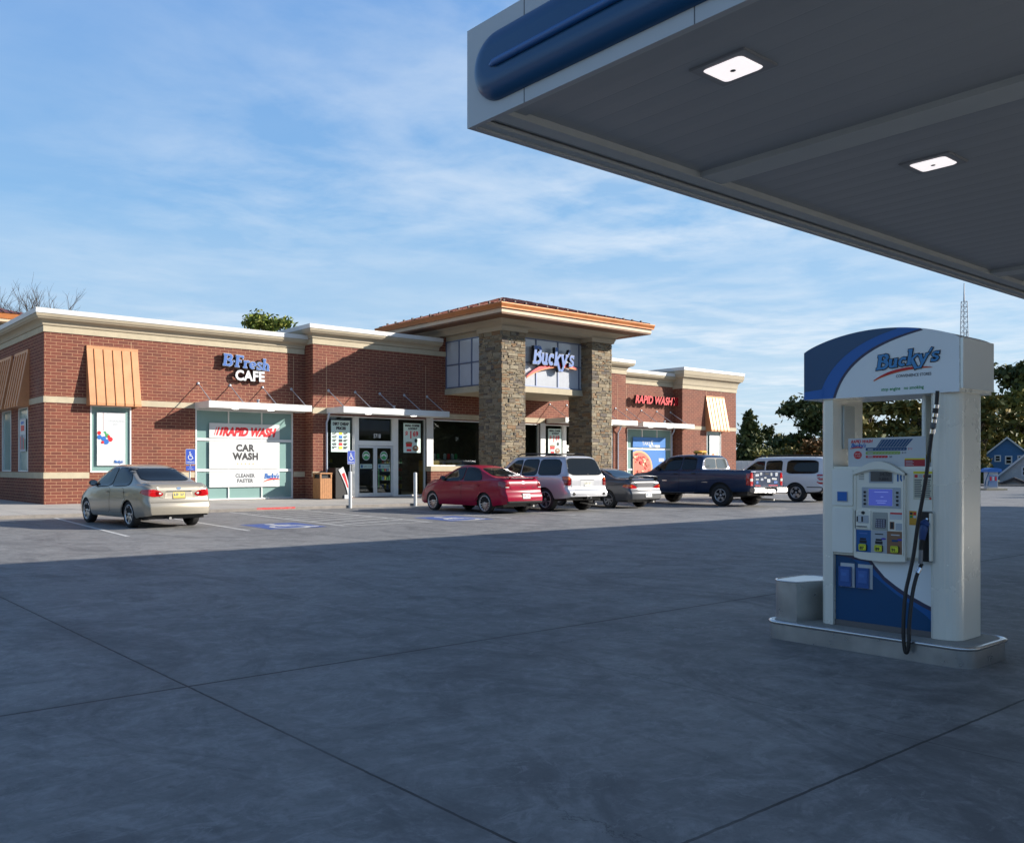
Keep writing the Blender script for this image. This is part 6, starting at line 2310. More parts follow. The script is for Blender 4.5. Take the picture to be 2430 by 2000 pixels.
# ---- white long sport utility vehicle
S = boxy(5.45, .965, 1.86, 3.34, 1.22, 1.14, 1.12, 4.0, 3.25, .74, .16, .45,
         side_glass=[([(.30, 1.17), (.34, 1.70), (1.66, 1.72), (1.66, 1.165)], 0), ([(1.90, 1.165), (1.90, 1.70), (2.62, 1.69), (2.62, 1.16)], 0), ([(2.72, 1.16), (2.72, 1.69), (3.1, 1.66), (3.55, 1.36), (3.66, 1.15)], 0)],
         doors=[[(1.76, .52), (1.72, .8), (1.84, 1.12), (2.66, 1.12), (2.66, .46)], [(2.69, .46), (2.69, 1.12), (3.66, 1.11), (3.7, .48)]],
         rear_glass=[[(-.74, 1.17), (-.70, 1.72), (-.03, 1.72), (-.03, 1.17)], [(.03, 1.17), (.03, 1.72), (.70, 1.72), (.74, 1.17)]],
         windscreen=[(-.74, 1.24), (-.66, 1.68), (.66, 1.68), (.74, 1.24)],
         lids=[[(-.76, .70), (-.76, 1.14), (-.01, 1.14), (-.01, .70)], [(.01, .70), (.01, 1.14), (.76, 1.14), (.76, .70)]],
         lamps=[[([(.95, 1.14), (.80, 1.14), (.80, .74), (.95, .74)], LAMPR), ([(.945, 1.07), (.81, 1.07), (.81, .99), (.945, .99)], LAMPC), ([(.945, .90), (.81, .90), (.81, .82), (.945, .82)], LAMPC)]],
         side_extra=[([(.1, .60), (.1, .635), (.72, .635), (.72, .60)], TRIM, 'side_trim'), ([(1.72, .60), (1.72, .635), (3.95, .635), (3.95, .60)], TRIM, 'side_trim')],
         rear_extra=[([(-.9, .44), (-.92, .60), (.92, .60), (.9, .44)], TRIM, 'bumper', .02)],
         plate=(0, .80, .30, .15, (WHITE, LGREY, INK)), mirror=(3.5, 1.22), mirrm=TRIM, cat='suv', tw=.25, handle=TRIM)
def sub_more(car, t, paint):
    for sd in (-1, 1):
        b = MB()
        b.tube([(sd * .66, .5, 1.85), (sd * .66, .6, 1.91), (sd * .66, 3.0, 1.91), (sd * .66, 3.1, 1.86)], .022, TRIM, 8)
        b.build('roof_rail', t)
S['more'] = sub_more
WHITEC = carpaint('white_paint', (0.66, 0.66, 0.67), .05, .30)
build_car('parked_suv', 'long white sport utility vehicle with dark windows, beyond the blue pickup truck', S, WHITEC, .385, dict(n=5, w0=.10, w1=.12, rim=.62), (36.2, 17.75, 0), R(-4))

# ---- blue pickup truck
L = 5.79
S = dict(L=L, hw=1.01, hmax=.55, wr=.70, hard=('top',),
         top=[(0, 1.30), (2.05, 1.30), (2.10, 1.36), (2.16, 1.80), (2.30, 1.885), (2.9, 1.92), (3.5, 1.90), (3.75, 1.86), (4.05, 1.67), (4.55, 1.30), (4.75, 1.24), (5.3, 1.20), (5.6, 1.13), (5.75, 1.0), (5.79, .9)],
         belt=[(0, 1.30), (2.04, 1.30), (2.16, 1.28), (3.4, 1.26), (4.5, 1.20), (5.4, 1.04), (5.79, .85)],
         W=[(0, .97), (.1, .985), (2.0, 1.0), (4.4, 1.0), (5.4, .96), (5.79, .86)],
         sill=[(0, .56), (.5, .54), (2.1, .48), (2.6, .45), (5.0, .45), (5.79, .5)],
         rear=[(.4, .0), (1.4, .0)], arches=[(1.22, .50), (4.79, .50)], az=.39, under=.42, endk=.03, endr=.06, rlen=.3, bed=(.07, 2.02, .92), extra=(.065, .069, .071, 2.019, 2.03, 2.04, 2.06, 2.08, 2.1, 2.12, 2.14),
         side_glass=[([(2.35, 1.34), (2.40, 1.74), (2.62, 1.80), (2.98, 1.81), (2.98, 1.33)], 0), ([(3.06, 1.33), (3.06, 1.81), (3.55, 1.78), (4.05, 1.48), (4.16, 1.31)], 0)],
         doors=[[(2.24, .55), (2.22, 1.29), (3.01, 1.28), (3.01, .50)], [(3.04, .50), (3.04, 1.28), (4.2, 1.24), (4.22, .52)]],
         rear_glass=[], windscreen=[(-.74, 1.36), (-.64, 1.8), (.64, 1.8), (.74, 1.36)],
         lids=[[(-.76, .72), (-.76, 1.27), (.76, 1.27), (.76, .72)]],
         lamps=[[([(.965, 1.22), (.80, 1.22), (.80, .76), (.965, .76)], LAMPR), ([(.955, 1.02), (.81, 1.02), (.81, .92), (.955, .92)], LAMPC)]],
         side_extra=[([(.02, 1.20), (.02, .78), (.14, .78), (.14, 1.20)], LAMPR, 'tail_light'), ([(3.6, .90), (3.6, .93), (3.82, .93), (3.82, .90)], CHROME, 'badge'), ([(1.74, .86), (1.74, .89), (2.0, .89), (2.0, .86)], CHROME, 'badge'), ([(2.3, .462), (2.3, .49), (4.2, .49), (4.2, .462)], CHROME, 'sill_strip')],
         rear_extra=[([(-.12, 1.16), (-.12, 1.21), (.12, 1.21), (.12, 1.16)], TRIM, 'tailgate_handle', .012)],
         plate=(.0, .60, .30, .15, (WHITE, LGREY, INK)), mirror=(4.02, 1.36), mirrm=TRIM, cat='pickup truck', tw=.26, handle=TRIM, exh=.6)
def truck_more(car, t, paint):
    b = MB()
    car.patch(b, rnd([(-.70, 1.36), (-.62, 1.78), (.62, 1.78), (.70, 1.36)], 2, .12), 'y', TRIM, .006)
    # the tail view of the cab: cast above the tailgate, so these rays pass over the bed
    car.patch(b, rnd([(-.66, 1.385), (-.58, 1.75), (-.03, 1.75), (-.03, 1.385)], 2, .1), 'y', mat('cab_rear_glass', (.10, .115, .12), .04, coat=1.0), .012)
    car.patch(b, rnd([(.03, 1.385), (.03, 1.75), (.58, 1.75), (.66, 1.385)], 2, .1), 'y', mat('cab_rear_glass', (.10, .115, .12), .04, coat=1.0), .012)
    b.build('rear_window', t)
    b = MB()
    b.bbox(-1.0, -.32, -.20, .0, .52, .70, CHROME, .03)
    b.bbox(.32, 1.0, -.20, .0, .52, .70, CHROME, .03)
    b.bbox(-.34, .34, -.16, .0, .50, .64, CHROME, .02)
    b.bbox(-.9, .9, -.15, -.02, .69, .712, TRIM, .006)
    b.build('bumper', t)
    b = MB()
    b.bbox(-.05, .05, -.26, .2, .40, .48, BLACK, .01)
    b.tube([(0, -.25, .44), (0, -.25, .52)], .03, CHROME, 10)
    b.build('tow_hitch', t)
    rr = np.random.default_rng(5)
    cols_ = [WHITE, LGREY, WHITE, LGREY, BLUEL, WHITE]
    spots = [(-.66, 1.10, .20, .07), (-.40, 1.14, .12, .09), (-.64, .97, .16, .04), (-.35, .95, .14, .08), (-.62, .84, .12, .09), (-.15, 1.02, .12, .05), (.02, .88, .18, .12), (.22, 1.12, .10, .10), (.30, .98, .28, .06), (.50, 1.10, .14, .12), (.42, .84, .20, .08), (-.68, .755, .3, .03), (.1, .755, .55, .03)]
    for k, (x, z, w_, h) in enumerate(spots):
        b = MB()
        fr = frame((x, -.008 - .0004 * k, z), (1, 0, rr.uniform(-.06, .06)), (0, 0, 1))
        b.prism(rrect(0, 0, w_, h, .01), fr, .002, cols_[k % 6] if z > .8 else REDP)
        b.prism([(w_ * .15, h * .4), (w_ * .8, h * .4), (w_ * .8, h * .6), (w_ * .15, h * .6)], fr, .003, [BLUEP, GREYP, INK][k % 3])
        b.build('sticker', t)
    b = MB()
    b.bbox(-.93, -.83, .3, 1.3, 1.312, 1.335, mat('bed_rail_cap', (.70, .72, .74), .25, .6), .008)
    b.build('rail_cap', t)
S['more'] = truck_more
BLUEC = carpaint('blue_paint', (0.010, 0.027, 0.072), .25, .28, .4)
tr = build_car('pickup_truck', 'dark blue pickup truck with a sticker covered tailgate and a yellow beacon on its cab', S, BLUEC, .395, dict(n=5, w0=.09, w1=.07, rim=.60), (30.0, 17.22, 0), R(-4))
bc = MB()
for u in (-.18, .12):
    pass
bx, by = -.35, 2.75
q = Matrix.Translation((30.0, 17.22, 0)) @ Matrix.Rotation(R(-4), 4, 'Z')
bm = bmesh.new()
bmesh.ops.create_cube(bm, size=1)
for v in bm.verts:
    v.co = (v.co.x * .62, v.co.y * .24, v.co.z * .12)
bmesh.ops.bevel(bm, geom=list(bm.edges), offset=.045, segments=3, affect='EDGES')
for v in bm.verts:
    v.co = q @ Vector((v.co.x - .1, v.co.y + by, v.co.z + 2.005))
bc.addbm(bm, mat('beacon_amber', (0.70, .36, .03), .2, coat=.6), True)
for u in (-.32, .12):
    c0 = q @ Vector((u, by, 1.90))
    bc.lathe([(.05, 0), (.05, .06), (0, .06)], c0, (0, 0, 1), TRIM, 10)
tag(bc.build('beacon'), 'amber beacon bar on the roof of the dark blue pickup truck', 'beacon')

# ================================================================== street furniture by the store
def hp_sign(x, y, lab, top=1.98, second=False, fat=False):
    t = thing('parking_sign', lab, 'sign', (x, y, 0), 0, 'accessible parking signs')
    b = MB()
    if fat:
        b.lathe([(.06, 0), (.06, 1.25), (.05, 1.27), (.0, 1.27)], (x, y + .06, 0), (0, 0, 1), mat('post_white', (.55, .56, .55), .5, var=.1), 14)
    b.tube([(x, y + .05, 0), (x, y + .05, top - .02)], .025, GALV, 8)
    b.build('post', t)
    b = MB()
    fr = front_frame(y, x - .16, top - .47)
    b.prism(rrect(0, 0, .32, .47, .025), fr, .004, WHITE)
    b.prism(rrect(.008, .008, .312, .462, .02), fr, .006, HPBLUE)
    wheelchair(b, fr, .155, .20, .21, WHITE, .007)
    b.text('PARKING', fr, .16, .045, .062, WHITE, off=.001, align='CENTER', lift=.008)
    b.build('sign_plate', t)
    if second:
        b = MB()
        fr = front_frame(y, x - .15, top - .66)
        b.prism(rrect(0, 0, .30, .14, .015), fr, .004, HPBLUE)
        b.text('VAN', fr, .15, .08, .045, WHITE, align='CENTER', lift=.005)
        b.text('ACCESSIBLE', fr, .15, .03, .034, WHITE, align='CENTER', lift=.005)
        b.build('sign_plate', t)


hp_sign(11.42, 25.3, 'blue accessible parking sign with a second small plate, behind the champagne sedan', 1.98, True)
hp_sign(17.4, 25.25, 'blue accessible parking sign on a thick white post in front of the entrance doors', 2.0, False, True)
b = MB()
b.lathe([(.065, 0), (.065, 1.20), (.055, 1.225), (.0, 1.235)], (20.28, 25.28, 0), (0, 0, 1), mat('post_white', (.55, .56, .55), .5), 18)
tag(b.build('bollard'), 'plain white steel bollard beside the red sedan', 'bollard')

# slatted bin
bn = thing('litter_bin', 'square wood slatted litter bin with openings at the top, by the brick pier', 'bin', (19.25, 30.0, .14))
WOOD = mat('bin_wood', (0.40, 0.18, 0.065), .55, var=.15, vscale=8)
b = MB()
x0, x1, y0, y1 = 18.98, 19.54, 29.72, 30.28
b.box(x0 + .02, x1 - .02, y0 + .02, y1 - .02, .14, 1.0, BLACK)
b.build('core', bn)
b = MB()
for k in range(6):
    w_ = (x1 - x0) / 6
    for y in (y0, y1 - .018):
        b.box(x0 + k * w_ + .006, x0 + (k + 1) * w_ - .006, y, y + .018, .16, .98, WOOD)
    for x in (x0 - .001, x1 - .017):
        b.box(x, x + .018, y0 + k * w_ + .006, y0 + (k + 1) * w_ - .006, .16, .98, WOOD)
b.build('slats', bn)
b = MB()
for x in (x0, x1 - .06):
    for y in (y0, y1 - .06):
        b.box(x, x + .06, y, y + .06, .985, 1.15, WOOD)
b.bbox(x0 - .02, x1 + .02, y0 - .02, y1 + .02, 1.15, 1.205, WOOD, .012)
b.box(x0 + .07, x1 - .07, y0 + .07, y1 - .07, 1.0, 1.15, BLACK)
b.build('lid', bn)

# leaning display cabinet with a curved front by the doors
dc = thing('display_cooler', 'dark display cooler with a curved white and red side band, left of the entrance doors', 'cooler', (20.3, 30.0, .14))
b = MB()
prof = [(19.72, .16), (20.42, .16)] + [(20.42 - .40 * t ** 1.6 - .02 * t, .16 + 1.24 * t) for t in [i / 12 for i in range(1, 13)]] + [(19.72, 1.40)]
fr = front_frame(29.72)
b.prism(prof, lambda a, c, d=0: fr(a, c, d - .55), .55, BLACK)
b.build('cabinet', dc)
b = MB()
cv_ = [(20.42 - .40 * t ** 1.6 - .02 * t - .05, .20 + 1.18 * t) for t in [i / 12 for i in range(0, 13)]]
b.prism(ribbon(cv_, .10, .26), fr, .03, WHITE)
b.prism(ribbon(cv_[4:11], .05, .15), lambda a, c, d=0: fr(a, c, d + .032), .002, REDP)
b.build('printed_band', dc)
b = MB()
b.box(20.12, 20.34, 29.66, 29.74, .14, .30, WHITE)
b.build('base', dc)

# ================================================================== far background


def leaf_cloud(n, blobs, size, seed, flat=1.0):
    """many small leaf faces spread through lumpy volumes"""
    r = np.random.default_rng(seed)
    blobs = np.array(blobs)                      # cx cy cz rx ry rz
    vol = blobs[:, 3] * blobs[:, 4] * blobs[:, 5]
    idx = r.choice(len(blobs), n, p=vol ** .75 / (vol ** .75).sum())
    d = r.normal(size=(n, 3))
    d /= np.linalg.norm(d, axis=1)[:, None]
    rad = np.abs(r.normal(size=n)) * .62
    c = blobs[idx, :3] + d * rad[:, None] * blobs[idx, 3:6]
    a = r.normal(size=(n, 3))
    a /= np.linalg.norm(a, axis=1)[:, None]
    q = r.normal(size=(n, 3))
    bb = np.cross(a, q)
    bb /= np.linalg.norm(bb, axis=1)[:, None]
    s = size * r.uniform(.5, 1.3, n)[:, None]
    v = np.stack([c - a * s, c + bb * s * .55, c + a * s, c - bb * s * .55], 1).reshape(-1, 3)
    f = np.arange(n * 4).reshape(-1, 4)
    return v, f


def leafmat(name, cols):
    m = island_mat(name, cols, .65, .3, .3, 0)
    b = m.node_tree.nodes['Principled BSDF']
    b.inputs['Specular IOR Level'].default_value = .25
    return m


LEAF_DARK = leafmat('leaf_dark', [(0.045, .065, .02), (.085, .10, .028), (.055, .075, .026), (.12, .12, .035)])
LEAF_GREEN = leafmat('leaf_green', [(0.15, .20, .03), (.22, .25, .045), (.10, .15, .03), (.26, .27, .06)])
LEAF_OLIVE = leafmat('leaf_olive', [(0.105, .105, .03), (.18, .15, .036), (.085, .10, .03), (.24, .18, .045)])
LEAF_RUST = leafmat('leaf_rust', [(0.16, .075, .02), (.11, .06, .02), (.20, .10, .03), (.08, .06, .02)])
LEAF_YEL = leafmat('leaf_yel', [(0.18, .17, .035), (.12, .13, .03), (.25, .22, .05), (.08, .10, .03)])
BARK = mat('bark', (0.06, 0.045, 0.035), .9, var=.3, vscale=3)


def tree(name, label, x, y, h, rx, leaf, seed, n=5000, size=.35, z0=0.0, crown0=.3, cat='tree', group=None, shape='round', trunk_r=.25):
    r = random.Random(seed)
    t = thing(name, label, cat, (x, y, z0), 0, group)
    b = MB()
    cz = z0 + h * (crown0 + (1 - crown0) * .5)
    top = (x + r.uniform(-.3, .3), y, z0 + h * .85)
    b.tube(spline([(x, y, z0 - .3), (x + r.uniform(-.2, .2), y, z0 + h * .3), top], 5), [trunk_r * (1 - .85 * i / 10) for i in range(11)], BARK, 8)
    blobs = []
    k = 34 if shape == 'round' else 26
    for i in range(k):
        if shape == 'round':
            a = r.uniform(0, 6.283)
            rad = rx * math.sqrt(r.random()) * .82
            hh = r.uniform(crown0 + .04, .93)
            lim = math.sqrt(max(.05, 1 - ((hh - (crown0 + 1) / 2) / ((1 - crown0) / 2)) ** 2))
            s = rx * r.uniform(.16, .34)
            p = (x + rad * lim * math.cos(a), y + rad * lim * math.sin(a), z0 + h * hh)
        else:
            hh = crown0 + (1 - crown0) * (i + .5) / k
            a = i * 2.4
            lim = (1 - (i / k)) ** .8
            p = (x + rx * .55 * lim * math.cos(a), y + rx * .55 * lim * math.sin(a), z0 + h * hh)
            s = rx * (.16 + .36 * lim)
        blobs.append((*p, s * r.uniform(.85, 1.2), s * r.uniform(.85, 1.2), s * r.uniform(.55, .85)))
        s0 = Vector((x, y, z0 + h * min(.75, max(.15, hh - .25))))
        b.tube(spline([s0, s0.lerp(Vector(p), .5) + Vector((0, 0, -.15)), p], 3), [trunk_r * .4, trunk_r * .33, trunk_r * .27, trunk_r * .2, trunk_r * .15, trunk_r * .1, trunk_r * .06], BARK, 5)
    b.build('trunk', t)
    v, f = leaf_cloud(n, blobs, size, seed)
    m = MB()
    m.v = [tuple(p) for p in v]
    m.f = [tuple(int(i) for i in q) for q in f]
    m.m = [0] * len(m.f)
    m.sm = [False] * len(m.f)
    m.mats = [leaf]
    m.build('crown', t)
    return t


def at(px, py, Z):
    """where a sight line through the photograph meets a given distance"""
    l = (px - CXP) / FPX * Z
    c, s_ = math.cos(HEAD), math.sin(HEAD)
    return (c * Z + s_ * l, s_ * Z - c * l, CAMH - (py - HYP) / FPX * Z)


def tree_px(name, label, px0, px1, ptop, Z, leaf, seed, **kw):
    x, y, _ = at((px0 + px1) / 2, HYP, Z)
    h = at(0, ptop, Z)[2]
    rx = (px1 - px0) / 2 / FPX * Z * 1.18
    h *= 1.05
    return tree(name, label, x, y, h, rx, leaf, seed, **kw)


tree_px('leafy_tree', 'bright green leafy tree behind the flat roof of the brick store', 556, 708, 733, 62, LEAF_GREEN, 12, n=26000, size=.17, crown0=.15, trunk_r=.3)
G_ = 'trees beyond the car park'
tree_px('pointed_tree', 'dark pointed tree just past the right end of the brick store', 1735, 1822, 985, 100, LEAF_DARK, 21, n=7000, size=.30, shape='cone', crown0=.06, group=G_)
tree_px('broad_tree', 'low dark tree between the pointed tree and the tall tree left of the pump', 1800, 1900, 1020, 115, LEAF_DARK, 23, n=6500, size=.32, crown0=.08, group=G_)
tree_px('broad_tree', 'tall dark tree whose crown shows left of the fuel pump column', 1850, 2000, 945, 108, LEAF_DARK, 22, n=9000, size=.36, crown0=.12, group=G_)
tree_px('broad_tree', 'dark olive tree seen through the gap of the fuel pump above its price banner', 1990, 2140, 930, 105, LEAF_OLIVE, 24, n=14000, size=.42, crown0=.08, group=G_)
tree_px('broad_tree', 'brownish tree seen behind the hose side of the fuel pump gap', 2110, 2260, 955, 100, LEAF_OLIVE, 25, n=14000, size=.42, crown0=.06, group=G_)
tree_px('broad_tree', 'olive and rust tree right of the fuel pump, behind the blue house', 2240, 2400, 935, 118, LEAF_OLIVE, 26, n=17000, size=.45, crown0=.03, group=G_)
tree_px('broad_tree', 'tallest dark tree at the right edge, its crown rising above the blue house', 2355, 2520, 868, 132, LEAF_DARK, 27, n=11000, size=.5, crown0=.3, group=G_)
tree_px('broad_tree', 'rusty tree behind the blue house at the right edge of the view', 2360, 2500, 960, 124, LEAF_OLIVE, 28, n=10000, size=.42, crown0=.05, group=G_)
tree_px('broad_tree', 'yellow olive tree directly right of the fuel pump column, left of the blue house', 2290, 2372, 948, 112, LEAF_OLIVE, 31, n=12000, size=.42, crown0=.02, group=G_)
tree_px('broad_tree', 'yellow green tree whose crown fills the space above the blue house gable', 2350, 2470, 935, 120, LEAF_YEL, 32, n=14000, size=.42, crown0=.05, group=G_)
tree_px('broad_tree', 'low olive tree filling the left side of the fuel pump gap', 1960, 2080, 985, 96, LEAF_OLIVE, 33, n=14000, size=.42, crown0=.03, group=G_)
H_ = 'shrubs beyond the car park'
for i, (a, c, tp, Z, lf, lab, nm) in enumerate(((1755, 1840, 1066, 84, LEAF_YEL, 'yellow green shrub just right of the brick store corner', 'shrub'), (1820, 1905, 1060, 88, LEAF_OLIVE, 'olive shrub behind the white sport utility vehicle', 'shrub'), (1890, 1985, 1048, 86, LEAF_RUST, 'rust coloured shrub left of the fuel pump column', 'shrub'), (1975, 2080, 1058, 90, LEAF_OLIVE, 'olive shrub behind the fuel pump banner', 'shrub'), (2300, 2350, 1070, 96, LEAF_OLIVE, 'dark shrub between the fuel pump and the blue house', 'shrub'), (2318, 2352, 1108, 78, LEAF_DARK, 'small dark shrub left of the far fuel pump', 'shrub'))):
    tree_px(nm, lab, a, c, tp, Z, lf, 40 + i, n=3200, size=.22, crown0=.02, cat='shrub', group=H_, trunk_r=.08)

# bare tree at the left
bt = thing('bare_tree', 'leafless tree with fine dark twigs behind the copper roof at the left edge', 'tree', (at(12, HYP, 78)[0], at(12, HYP, 78)[1], 0))
b = MB()
tw = MB()
r = random.Random(5)


def branch(p, d, ln, rad, lvl):
    q = [p]
    dd = d.copy()
    for i in range(4):
        dd = (dd + Vector((r.uniform(-1, 1), r.uniform(-1, 1), r.uniform(-.35, .7))) * .17).normalized()
        q.append(q[-1] + dd * ln / 4)
    (b if lvl < 2 else tw).tube(q, [rad * (1 - .14 * i) for i in range(5)], BARK, 6 if lvl < 2 else 3, False)
    if lvl >= 5:
        return
    for i in range((4 if lvl < 3 else 3) if lvl else 7):
        k = r.choice([2, 3, 4]) if lvl else r.choice([3, 4])
        nd = (dd + Vector((r.uniform(-1, 1), r.uniform(-1, 1), r.uniform(-.2, .75))) * (.8 if lvl else .75)).normalized()
        branch(q[k], nd, ln * r.uniform(.55, .82) * (.62 if lvl == 0 else 1), rad * .55, lvl + 1)


bx, by, _ = at(12, HYP, 78)
branch(Vector((bx, by, 0)), Vector((.05, 0, 1)), 10.4, .28, 0)
b.build('trunk', bt)
tw.build('crown', bt)

# lattice mast
tx, ty, _ = at(2288, HYP, 130)
mast = thing('radio_mast', 'slim lattice radio mast with a whip antenna rising behind the fuel pump sign', 'mast', (tx, ty, 0))
b = MB()
zt_ = at(0, 716, 130)[2]
def leg(k, z):
    w_ = 1.05 - .62 * z / zt_
    return Vector((tx + w_ * math.cos(k * 2.094 + .4), ty + w_ * math.sin(k * 2.094 + .4), z))
MST = mat('mast_steel', (0.22, .24, .28), .5, .4)
for k in range(3):
    b.tube([leg(k, 0), leg(k, zt_)], .055, MST, 5)
n = 34
for i in range(n):
    z0, z1 = zt_ * i / n, zt_ * (i + 1) / n
    for k in range(3):
        b.tube([leg(k, z0), leg((k + 1) % 3, z1)], .024, MST, 4)
        b.tube([leg(k, z1), leg((k + 1) % 3, z1)], .024, MST, 4)
b.build('lattice', mast)
b = MB()
b.tube([(tx, ty, zt_), (tx, ty, at(0, 672, 130)[2])], [.12, .06], MST, 6)
b.tube([(tx + .9, ty, zt_ - 8), (tx + .9, ty, zt_ - 4)], .06, MST, 5)
b.build('antenna', mast)

# blue house and pale garage beyond the road
def gable_house(name, label, o, ax, wdt, dep, eave, peak, wallm, roofm, trimm, wins, cat='house', over=.3):
    """front gable faces the camera: o = left foot, ax = unit vector along the front"""
    ax = Vector((ax[0], ax[1], 0)).normalized()
    nb = Vector((-ax.y, ax.x, 0))
    o = Vector(o)
    t = thing(name, label, cat, o)
    fr = lambda a, c, d=0.0: tuple(o + ax * a + Vector((0, 0, c)) - nb * d)
    b = MB()
    pts = [(0, 0), (wdt, 0), (wdt, eave), (wdt / 2, peak), (0, eave)]
    b.prism(pts, lambda a, c, d=0.0: fr(a, c, d - dep), dep, wallm)
    b.build('wall', t)
    b = MB()
    sl = (peak - eave) / (wdt / 2)
    for s_ in (0, 1):
        u0, u1 = (-over, wdt / 2) if s_ == 0 else (wdt / 2, wdt + over)
        zz = lambda u: eave + (u * sl if u < wdt / 2 else (wdt - u) * sl)
        b.prism([(u0, zz(u0) + .02), (u1, zz(u1) + .02), (u1, zz(u1) + .16), (u0, zz(u0) + .16)], lambda a, c, d=0.0: fr(a, c, d - dep - .2), dep + .5, roofm)
    b.build('roof', t)
    b = MB()
    for s_ in (0, 1):
        u0, u1 = (-over, wdt / 2) if s_ == 0 else (wdt / 2, wdt + over)
        b.prism([(u0, zz(u0) - .06), (u1, zz(u1) - .06), (u1, zz(u1) + .14), (u0, zz(u0) + .14)], lambda a, c, d=0.0: fr(a, c, d + .32), .03, trimm)
    b.build('bargeboard', t)
    for (u, v, w_, h) in wins:
        b = MB()
        b.prism([(u - .12, v - .12), (u + w_ + .12, v - .12), (u + w_ + .12, v + h + .12), (u - .12, v + h + .12)], fr, .05, trimm)
        wo = b.build('window', t)
        b = MB()
        b.prism([(u, v), (u + w_, v), (u + w_, v + h), (u, v + h)], fr, .06, CGLASS)
        b.prism([(u, v + h / 2 - .03), (u + w_, v + h / 2 - .03), (u + w_, v + h / 2 + .03), (u, v + h / 2 + .03)], fr, .07, trimm)
        b.build('pane', wo)
    return t


Rv = (math.sin(HEAD), -math.cos(HEAD), 0)
SIDB = mat('blue_siding', (0.03, .115, .27), .7, var=.08)
SIDW2 = mat('pale_siding', (0.36, .37, .38), .7, var=.08)
SHING = mat('dark_shingle', (0.045, .04, .04), .9, var=.25)
TH = math.atan((2390 - CXP) / FPX)
HA = (math.sin(HEAD - TH), -math.cos(HEAD - TH), 0)
hx, hy, _ = at(2339, HYP, 100)
m_per = 100 / FPX * math.cos(TH)
gable_house('blue_house', 'blue sided house with a white trimmed gable, at the right edge behind the fuel pump', (hx, hy, 0), HA, 102 * m_per, 9, at(0, 1079, 100)[2], at(0, 1040, 100)[2], SIDB, SHING, mat('pale_trim', (.5, .52, .55), .6), [((2363 - 2339) * m_per, at(0, 1093, 100)[2], 9.5 * m_per, 13 * m_per), ((2388 - 2339) * m_per, at(0, 1099, 100)[2], 11 * m_per, 18 * m_per), ((2417 - 2339) * m_per, at(0, 1094, 100)[2], 14 * m_per, 13 * m_per)])
m_per = 80 / FPX * math.cos(TH)
hx, hy, _ = at(2372, HYP, 80)
gable_house('garage', 'pale sided garage with a steep gable in front of the blue house', (hx, hy, 0), HA, 150 * m_per, 7, at(0, 1127, 80)[2], at(0, 1068, 80)[2], SIDW2, SHING, mat('pale_trim', (.5, .52, .55), .6), [((2427 - 2372) * m_per, at(0, 1126, 80)[2], 12 * m_per, 20 * m_per)], 'garage')
hx, hy, _ = at(2376, HYP, 72)
m_per = 72 / FPX * math.cos(TH)
gable_house('shed', 'low grey shed with a dark hipped roof in front of the pale garage', (hx, hy, 0), HA, 62 * m_per, 4, at(0, 1149, 72)[2], at(0, 1137, 72)[2], SIDW2, SHING, SHING, [], 'shed')

# far pump, fence, pale trailer and planting strip
fx_, fy_, _ = at(2357, HYP, 55)
fp = thing('far_fuel_pump', 'small far fuel pump with a bright blue top, in front of the blue house', 'fuel pump', (fx_, fy_, 0))
fr = frame((fx_ - Rv[0] * .32, fy_ - Rv[1] * .32, 0), Rv, (0, 0, 1))
b = MB()
fbox(b, fr, 0, .62, .12, 1.15, -.4, 0, LGREY)
b.prism([(.05, .2), (.57, .2), (.57, .95), (.05, .95)], fr, .01, mat('far_panel', (.16, .25, .42), .5))
for k in range(3):
    b.prism([(.10 + k * .16, .6), (.2 + k * .16, .6), (.2 + k * .16, .85), (.10 + k * .16, .85)], fr, .02, [REDP, WHITE, REDP][k])
b.build('cabinet', fp)
b = MB()
b.prism([(-.12, 1.14)] + [(.78, 1.14), (.78, 1.30)] + arc(.33, 1.28, .45, R(5), R(175), 8, .12), lambda a, c, d=0: fr(a, c, d - .5), .62, BLUEP)
b.build('sign_box', fp)
b = MB()
fbox(b, fr, -.3, 1.0, 0, .12, -.7, .3, CASTSTONE)
b.build('base', fp)
b = MB()
b.tube([fr(-.03, 1.1, .1), fr(-.25, .6, .15), fr(-.3, .3, .15), fr(-.1, .25, .12), fr(-.02, .6, .1)], .03, BLUED, 6)
b.build('hose', fp)
fn = thing('mesh_fence', 'wire mesh fence with posts beside the right end of the brick store', 'fence', (54, 33, 0))
b = MB()
xA, yA, xB, yB = 49.8, 33.0, 66.0, 41.0
n = 7
for i in range(n):
    t = i / (n - 1)
    b.tube([(xA + (xB - xA) * t, yA + (yB - yA) * t, 0), (xA + (xB - xA) * t, yA + (yB - yA) * t, 1.85)], .035, GALV, 6)
b.build('posts', fn)
b = MB()
ln = math.hypot(xB - xA, yB - yA)
k = int(ln / .09)
for i in range(-20, k):
    for s_ in (1, -1):
        u0, u1 = i * .09, i * .09 + 1.75
        z0, z1 = (.05, 1.8) if s_ > 0 else (1.8, .05)
        if u0 < 0:
            z0 += (z1 - z0) * (-u0) / 1.75
            u0 = 0
        if u1 > ln:
            z1 = z0 + (z1 - z0) * (ln - u0) / (u1 - u0)
            u1 = ln
        P_ = lambda u, z: (xA + (xB - xA) * u / ln, yA + (yB - yA) * u / ln, z)
        b.tube([P_(u0, z0), P_(u1, z1)], .006, GALV, 3, False)
b.tube([(xA, yA, 1.8), (xB, yB, 1.8)], .02, GALV, 5)
b.build('wire_mesh', fn)
x_, y_, _ = at(1795, HYP, 74)
tl = thing('white_trailer', 'pale box trailer parked beyond the mesh fence past the store corner', 'trailer', (x_, y_, 0))
